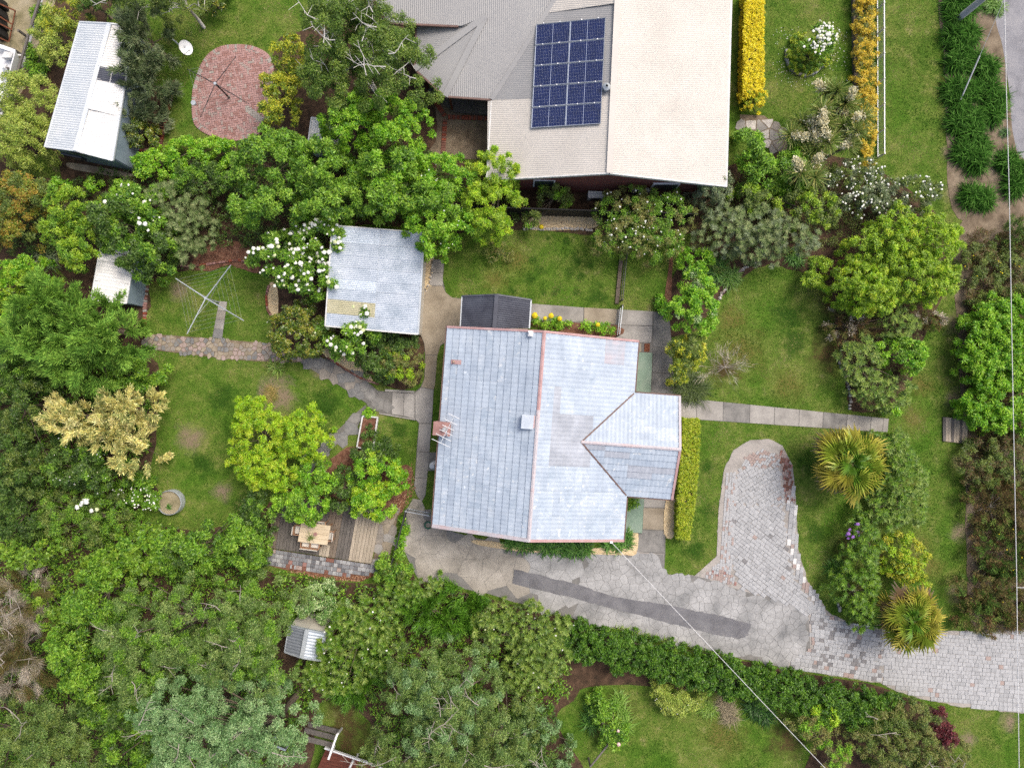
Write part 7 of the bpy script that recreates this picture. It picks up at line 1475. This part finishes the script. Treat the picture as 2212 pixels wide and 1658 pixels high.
strappy('palm_seedling', 'small spiky green palm at the lawn edge west of the deck', 'plant', [q(0, 2, 2190, 1080)], [C(98, 140, 50), C(120, 158, 64)], 70, .6, .035, up=.7)
strappy('flax', 'spiky grey plant in the gap at the western edge above the feathery conifer', 'plant', [q(0, 1, 400, 560), q(0, 1, 450, 580)], [C(140, 156, 116), C(112, 134, 86)], 60, .8, .05)
strappy('lily_clump', 'light green arching leaves on the east side of the southern garden fence', 'plant', [q(2, 3, 930, 1080), q(2, 3, 950, 1170), q(2, 3, 980, 1270)], [C(116, 158, 58), C(140, 178, 76)], 110, .75, .045)
strappy('lily_clump', 'dark arching leaves on the west side of the southern garden fence', 'plant', [q(2, 3, 720, 1140), q(2, 3, 700, 1250)], GR, 110, .75, .045)
strappy('lily_clump', 'yellow green arching leaves below the pale shrub at the hedge', 'plant', [q(2, 3, 1680, 1130), q(2, 3, 1720, 1150)], [C(140, 170, 66), C(118, 154, 56)], 130, .6, .04)
strappy('straw_grass', 'pale dead grass clump below the driveway hedge', 'plant', [q(2, 3, 1870, 1130), q(2, 3, 1900, 1210), q(2, 3, 1840, 1090)], [C(172, 158, 132), C(150, 140, 112)], 150, .75, .018, mat='leaf_matt')
strappy('agapanthus', 'dark strappy clump at the south east foot of the driveway hedge', 'plant', [q(2, 3, 2090, 1120), q(2, 3, 2150, 1160), q(2, 3, 2200, 1190)], AG, 150, .7, .05)
strappy('lily_clump', 'row of yellow green blades along the driveway side of the hedge', 'plant', [q(2, 3, 930 + i * 75, 470 + i * 22) for i in range(12)], [C(150, 176, 60), C(126, 158, 50)], 60, .5, .03)
strappy('flax', 'spiky green plant at the west foot of the purple flowering bush', 'plant', [q(3, 2, 570, 1560), q(3, 2, 610, 1590)], GR, 110, .7, .04)
strappy('pot_plant_leaves', 'trailing sprig', 'plant', [dz(775, 815)], [C(128, 146, 70), C(104, 128, 56)], 40, .28, .02, z=ZD + .84)
o_ = bpy.data.objects['pot_plant_leaves']
for ch_ in list(o_.children):
    if ch_.name.startswith('leaves'): ch_.parent = None; ch_.matrix_parent_inverse = Matrix.Identity(4); par(ch_, pt)
    else: bpy.data.objects.remove(ch_)
bpy.data.objects.remove(o_)
strappy('ring_planter_weed', 'tuft', 'plant', [q(0, 2, 1480, 1040)], GR, 60, .22, .02, z=.36)
o_ = bpy.data.objects['ring_planter_weed']
for ch_ in list(o_.children):
    if ch_.name.startswith('leaves'): ch_.parent = None; ch_.matrix_parent_inverse = Matrix.Identity(4); par(ch_, rp)
    else: bpy.data.objects.remove(ch_)
bpy.data.objects.remove(o_)
# yellow rosette flowers by the north wall
def aeonium(label, leafspots, heads):
    NPL[0] += 1; r = np.random.default_rng(700 + NPL[0]); root = thing('aeonium', label, 'plant', P(*leafspots[0][:2]), 'yellow flowering rosettes at the north wall')
    Cn, Dn = crown_points([(u, v, ru, rv, .5, .05) for u, v, ru, rv in leafspots], TY['shiny'], r); V, col = leaves(Cn, Dn, TY['lush'], 40, r, .8); soup('leaves', V, col, 'leaf', root)
    for (u, v, s) in heads:
        p = P(u, v, .75); MB().tube([(p.x, p.y, .1), (p.x, p.y, .7)], .02, 5).build('stem', 'bark', root)
        o = link(bpy.data.objects.new('flower', ball_mesh('petal_yellow', 2, .1))); o.matrix_basis = Matrix.Translation(p) @ Matrix.Diagonal((s, s, s * 1.0, 1)); par(o, root)
aeonium('plant with one yellow flower cone next to the dark porch roof', [(*q(2, 1, 225, 1100), 7, 6)], [(*q(2, 1, 221, 1058), .17)])
aeonium('plant with three yellow flower cones against the north wall', [(*q(2, 1, 360, 1130), 24, 11), (*q(2, 1, 470, 1140), 14, 8)], [(*q(2, 1, 362, 1060), .15), (*q(2, 1, 310, 1082), .11), (*q(2, 1, 437, 1085), .13)])
aeonium('plant with one yellow flower cone near the path gate', [(*q(2, 1, 640, 1150), 13, 8), (*q(2, 1, 740, 1170), 18, 9), (*q(2, 1, 840, 1185), 12, 10)], [(*q(2, 1, 765, 1138), .12)])

# ------------------------------------------------------------------ fan palms
def fan_mesh(name, tipc, midc, R, pet, seed):
    r = np.random.default_rng(seed); V = []; cl = []; nlf = 23
    V.append([(-.02, 0, 0), (.02, 0, 0), (.015, pet, .0), (-.015, pet, .0)]); cl.append([C(128, 140, 70)] * 4)
    for i in range(nlf):
        a = math.radians(-135 + 270 * i / (nlf - 1)) + r.normal(0, .03); Ln = R * (1 - .22 * abs(a) / 2.3) * r.uniform(.82, 1.08); hw_ = math.radians(270 / (nlf - 1)) * .46
        d = lambda t, rr, z: (rr * math.sin(t), pet + rr * math.cos(t), z + .10 * (rr / R) * (1 - rr / R)); dr = -.06 - .3 * r.random() ** 2; k = r.uniform(.8, 1.2); mc = tuple(x * k for x in midc); tc = tuple(x * k for x in tipc)
        m = Ln * .55; v0, vl, vc, vr = d(a, .03, 0), d(a + hw_, m, -.05), d(a, m, .04), d(a - hw_, m, -.05); tp_ = d(a + r.normal(0, .04), Ln, dr)
        V.append([v0, vl, vc, vc]); V.append([v0, vc, vr, vr]); V.append([vl, tp_, tp_, vc]); V.append([vc, tp_, tp_, vr])
        dk = tuple(x * .8 for x in mc); cl += [[dk, dk, mc, mc], [dk, mc, dk, dk], [dk, tc, tc, mc], [mc, tc, tc, dk]]
    V = np.array(V, np.float32) + np.random.default_rng(1).normal(0, 1e-4, (len(V), 4, 3)); o = soup(name, V, np.array(cl, np.float32), 'leaf'); me = o.data; bpy.data.objects.remove(o); return me
FK = [(C(150, 176, 62), C(96, 140, 40)), (C(212, 200, 84), C(142, 164, 54)), (C(214, 192, 96), C(178, 176, 70)), (C(176, 160, 140), C(156, 130, 96))]; FAN = {}
def fan(kind, pet, var):
    if (kind, pet, var) not in FAN: FAN[(kind, pet, var)] = fan_mesh('frond', *FK[kind], .92, pet, len(FAN))
    return FAN[(kind, pet, var)]
def palm(label, u, v, ht, Rr, seed):
    r = np.random.default_rng(seed); k = P(u, v, ht); root = thing('fan_palm', label, 'palm', (k.x, k.y, 0), 'fan palms at the verge')
    MB().tube([(k.x, k.y, 0), (k.x, k.y, ht * .5), (k.x, k.y, ht)], [.22, .18, .16], 12).build('trunk', 'bark', root, True)
    rings = [(3, 48, 0, .15, .8), (5, 30, 0, .4, .9), (7, 18, 1, .7, .95), (9, 2, 1, .9, 1.0), (10, -12, 2, 1.0, 1.0), (8, -30, 3, 1.0, 1.02)]
    for n_, el, kind, pet, sc in rings:
        o0 = r.uniform(0, 6.28)
        for i in range(n_):
            az = o0 + 2 * math.pi * i / n_ + r.normal(0, .22); e = math.radians(el + r.normal(0, 8)); kd = kind + (int(r.integers(0, 2)) if kind in (1, 0) and r.random() < .35 else 0)
            o = link(bpy.data.objects.new('frond', fan(kd, pet, int(r.integers(2))))); s_ = Rr / 1.85 * sc * r.uniform(.85, 1.1)
            o.matrix_basis = Matrix.Translation((k.x, k.y, ht - .02 - .1 * (el < 0))) @ Matrix.Rotation(az, 4, 'Z') @ Matrix.Rotation(e, 4, 'X') @ Matrix.Rotation(r.normal(0, .38), 4, 'Y') @ Matrix.Diagonal((s_, s_, s_, 1)); par(o, root)
palm('fan palm beside the east end of the front path', 1842, 1003, 2.6, 2.12, 3); palm('fan palm at the paved driveway mouth', 1974, 1342, 2.5, 1.92, 5)
# ------------------------------------------------------------------ cabbage trees
def cabbage(label, heads, seed, flow=True):
    r = np.random.default_rng(seed); hc = [P(u, v, 2.4 + r.uniform(-.5, .7)) for u, v, f in heads]; c = sum(hc, Vector()) / len(hc); c.z = 0; root = thing('cabbage_tree', label, 'tree', c, 'cabbage trees')
    b = MB(); b.tube([c, c + Vector((0, 0, 1.0))], [.15, .12], 8)
    for h in hc: b.tube([c + Vector((0, 0, .95)), (c + h) / 2 + Vector((0, 0, .3)), h], [.09, .07, .05], 6)
    b.build('trunk', 'bark', root)
    for h, (u, v, f) in zip(hc, heads):
        n = 170; d = unitv(r.normal(0, 1, (n, 3)) + np.array([0, 0, .55])); L_ = .7 * r.uniform(.75, 1.15, n)[:, None]; w = unitv(np.cross(d, r.normal(0, 1, (n, 3)))) * .026; p0 = np.array(h) + d * .04; p1 = p0 + d * L_ - np.array([0, 0, 1]) * L_ * .12
        K = np.array([C(132, 156, 74), C(156, 172, 98), C(176, 174, 100), C(110, 138, 62)])[r.integers(0, 4, n)]
        soup('leaf_head', np.stack([p0 - w * .6, p0 + w * .6, p1 + w * .5, p1 - w * .5], 1), K, 'leaf', root)
        if f:
            n = 330; ax = unitv(np.array([[r.normal(0, .5), r.normal(0, .5), .5]]))[0]; q0 = np.array(h) + ax * .12; t = r.uniform(0, .6, n)[:, None]; o = q0 + ax * t + r.normal(0, .1, (n, 3)); dd = unitv(ax + r.normal(0, .9, (n, 3))) * .12; ww = unitv(np.cross(dd, r.normal(0, 1, (n, 3)))) * .022
            K = np.array([C(232, 224, 184), C(218, 208, 164), C(242, 238, 210)])[r.integers(0, 3, n)]; o[:, 2] += .12; soup('flower_panicle', np.stack([o - ww, o + ww, o + dd + ww, o + dd - ww], 1), K, 'leaf_matt', root)['kind'] = 'stuff'
HZ = [q(3, 0, *p) for p in ((610, 770), (520, 790), (480, 940), (600, 950), (680, 880), (740, 900), (830, 1000), (310, 1060), (500, 1050), (660, 1090), (770, 1120), (210, 1160), (370, 1150), (540, 1210), (440, 1250), (710, 1240), (370, 1330), (390, 1430), (300, 1480), (420, 1520))]
cabbage('cabbage tree with many cream flower heads beside the front lawn', [(u, v, i % 5 != 0) for i, (u, v) in enumerate(HZ[:14])], 4); cabbage('smaller cabbage tree with cream heads south of the larger one', [(u, v, i % 3 != 2) for i, (u, v) in enumerate(HZ[14:])], 6)
# ------------------------------------------------------------------ small posts in the gardens
for (a, b, lb) in ((q(2, 3, 770, 1060), q(2, 3, 805, 1270), 'upper'), (q(2, 3, 850, 1455), q(2, 3, 700, 1640), 'lower')):
    g_ = thing('garden_rail', 'grey timber rail of the southern garden fence, %s length' % lb, 'fence', P(*a)); MB().bar(P(*a, .9), P(*b, .9), .08, .06).build('rail', 'wood_dark', g_)
    for p in (a, b): c0 = P(*p, .9); MB().box((c0.x, c0.y, .44), (.08, .08, .88)).build('post', 'wood_dark', g_)

# ------------------------------------------------------------------ ground cover under the trees
def ground_cover(label, poly, n, ty, seed, zt=.5, hole=()):
    r = np.random.default_rng(seed); w = np.array([P2(p) for p in poly]); a, b = w.min(0), w.max(0); x = r.uniform(a[0], b[0], n); y = r.uniform(a[1], b[1], n); k = inpoly(x, y, w)
    for h in hole: k &= ~inpoly(x, y, np.array([P2(p) for p in h]))
    x, y = x[k], y[k]; Cn = np.stack([x, y, r.uniform(.12, zt, len(x))], 1); Dn = np.tile([0, 0, 1.0], (len(x), 1)); V, col = leaves(Cn, Dn, TY[ty], 20, r)
    tag(soup('ground_cover', V, col, 'leaf', None), label, 'ground cover', kind='stuff')
SHED_H = [q(1, 3, 200, 420), q(1, 3, 650, 460), q(1, 3, 600, 950), q(1, 3, 190, 900)]
ground_cover('ivy and weeds under the southern and western trees', [(-30, 590), (120, 600), (240, 700), (300, 760), (330, 830), (325, 1030), (270, 1110), (430, 1150), (570, 1120), (575, 1225), (830, 1270), (880, 1230), (1000, 1290), (1220, 1345), (1230, 1480), (1180, 1540), (1200, 1700), (880, 1700), (800, 1500), (690, 1500), (590, 1700), (-30, 1700)], 9000, 'broad', 41, .7, (SHED_H,))
ground_cover('weeds under the north western trees', [(-30, 400), (120, 400), (300, 350), (440, 335), (700, 310), (900, 300), (1000, 380), (1120, 420), (1120, 480), (960, 500), (920, 490), (760, 480), (690, 550), (560, 560), (520, 530), (440, 530), (380, 590), (320, 600), (210, 520), (110, 550), (-30, 540)], 3400, 'dark', 42, .5)
ground_cover('weeds under the north eastern bushes', [(1500, 480), (1510, 410), (1660, 340), (1830, 350), (1900, 380), (2030, 480), (2040, 600), (1980, 740), (1940, 850), (1870, 870), (1840, 800), (1815, 700), (1810, 630), (1860, 580), (1780, 540), (1640, 560), (1540, 600), (1470, 560)], 2200, 'olive', 43, .4)
ground_cover('wild scrub between the verge and the eastern edge', [(2085, 500), (2230, 500), (2230, 1360), (2110, 1360), (2095, 1200), (2090, 1000), (2080, 760)], 2600, 'scrub', 44, .5)
# ------------------------------------------------------------------ lawn grass and fallen leaves
def scatter(n, ulo, uhi, vlo, vhi, r):
    u = r.uniform(ulo, uhi, n); v = r.uniform(vlo, vhi, n); k = np.zeros(n, bool)
    for pl in EXCL: k |= inpoly(u, v, pl)
    ju, jv = u + r.normal(0, 5, n), v + r.normal(0, 5, n)
    for pl in SOFT: k |= inpoly(ju, jv, pl)
    return u[~k], v[~k]
r = np.random.default_rng(99); u, v = scatter(1150000, -20, 2232, -20, 1680, r)
keep = np.ones(len(u), bool)
for (su, sv, sr, kd) in GSPOTS:
    if kd in (1, 3): keep &= ~((np.hypot(u - su, v - sv) * S < sr * r.uniform(.3, 1.3, len(u))) & (r.random(len(u)) < .8))
u, v = u[keep], v[keep]; n = len(u)
x = (u - CU) * S; y = (CV - v) * S; ph = r.uniform(0, 6.283, n); L_ = r.uniform(.035, .10, n); hgt = r.uniform(.02, .075, n); w = r.uniform(.006, .013, n)
pt_ = np.sin(x * 1.3 + np.sin(y * .9) * 1.5) + np.sin(y * 1.7 + np.sin(x * 1.1) * 1.3) + .7 * np.sin(x * 4.1 + 2 * np.sin(y * 3.3)) + r.normal(0, 1.0, n)
GB = np.array([C(52, 88, 22), C(72, 110, 32), C(94, 128, 44), C(118, 138, 60), C(144, 146, 86), C(168, 160, 114)]); gi = np.clip(np.floor((pt_ + 3.2) / 1.25), 0, 5).astype(int); col = GB[gi] * r.uniform(.75, 1.25, n)[:, None]
V = np.stack([np.stack([x - np.sin(ph) * w, y + np.cos(ph) * w, np.zeros(n)], 1), np.stack([x + np.sin(ph) * w, y - np.cos(ph) * w, np.zeros(n)], 1), np.stack([x + np.cos(ph) * L_, y + np.sin(ph) * L_, hgt], 1)], 1)
gr = soup('lawn_grass', V, col, 'blade'); tag(gr, 'short mown lawn grass', 'grass', kind='stuff')
def litter(name, label, polys, n, cols, sz, seed, mat='leaf_matt', z=.05):
    r = np.random.default_rng(seed); X, Y = [], []
    for pl in polys:
        w = np.array([P2(p) for p in pl]); a, b = w.min(0), w.max(0); x = r.uniform(a[0], b[0], n); y = r.uniform(a[1], b[1], n); k = inpoly(x, y, w); X.append(x[k]); Y.append(y[k])
    x, y = np.concatenate(X), np.concatenate(Y); m = len(x); ph = r.uniform(0, 6.28, m); t = np.stack([np.cos(ph), np.sin(ph), r.normal(0, .25, m)], 1) * sz * r.uniform(.6, 1.3, m)[:, None]; s = np.stack([-np.sin(ph), np.cos(ph), r.normal(0, .25, m)], 1) * sz * .45; p = np.stack([x, y, z + r.uniform(0, .03, m)], 1)
    V = np.stack([p - t, p + s, p + t, p - s], 1); tag(soup(name, V, np.array([C(*c) for c in cols])[r.integers(0, len(cols), m)], mat), label, 'litter', kind='stuff')
litter('leaf_litter', 'brown fallen leaves beside the lime bush and the deck', [[(835, 1120), (880, 1030), (890, 1000), (900, 1050), (880, 1090), (850, 1120)], [dz(500, 1390), dz(1100, 1470), dz(1690, 1450), dz(1500, 1540), dz(900, 1520), dz(300, 1390)]], 900, [(150, 104, 78), (176, 130, 100), (118, 78, 58), (196, 160, 130)], .05, 5)
litter('petals', 'fallen white petals around the clipped mound', [[(1668, 60), (1830, 60), (1830, 190), (1668, 190)]], 220, [(240, 236, 232)], .03, 6, z=.045)
litter('mulch_chips', 'bark chips in the beds', [[(420, 570), (465, 520), (540, 535), (555, 585)], [(1790, 560), (1830, 545), (1850, 590), (1800, 605)]], 900, [(150, 112, 92), (110, 78, 62), (172, 136, 114)], .035, 7, z=.03)
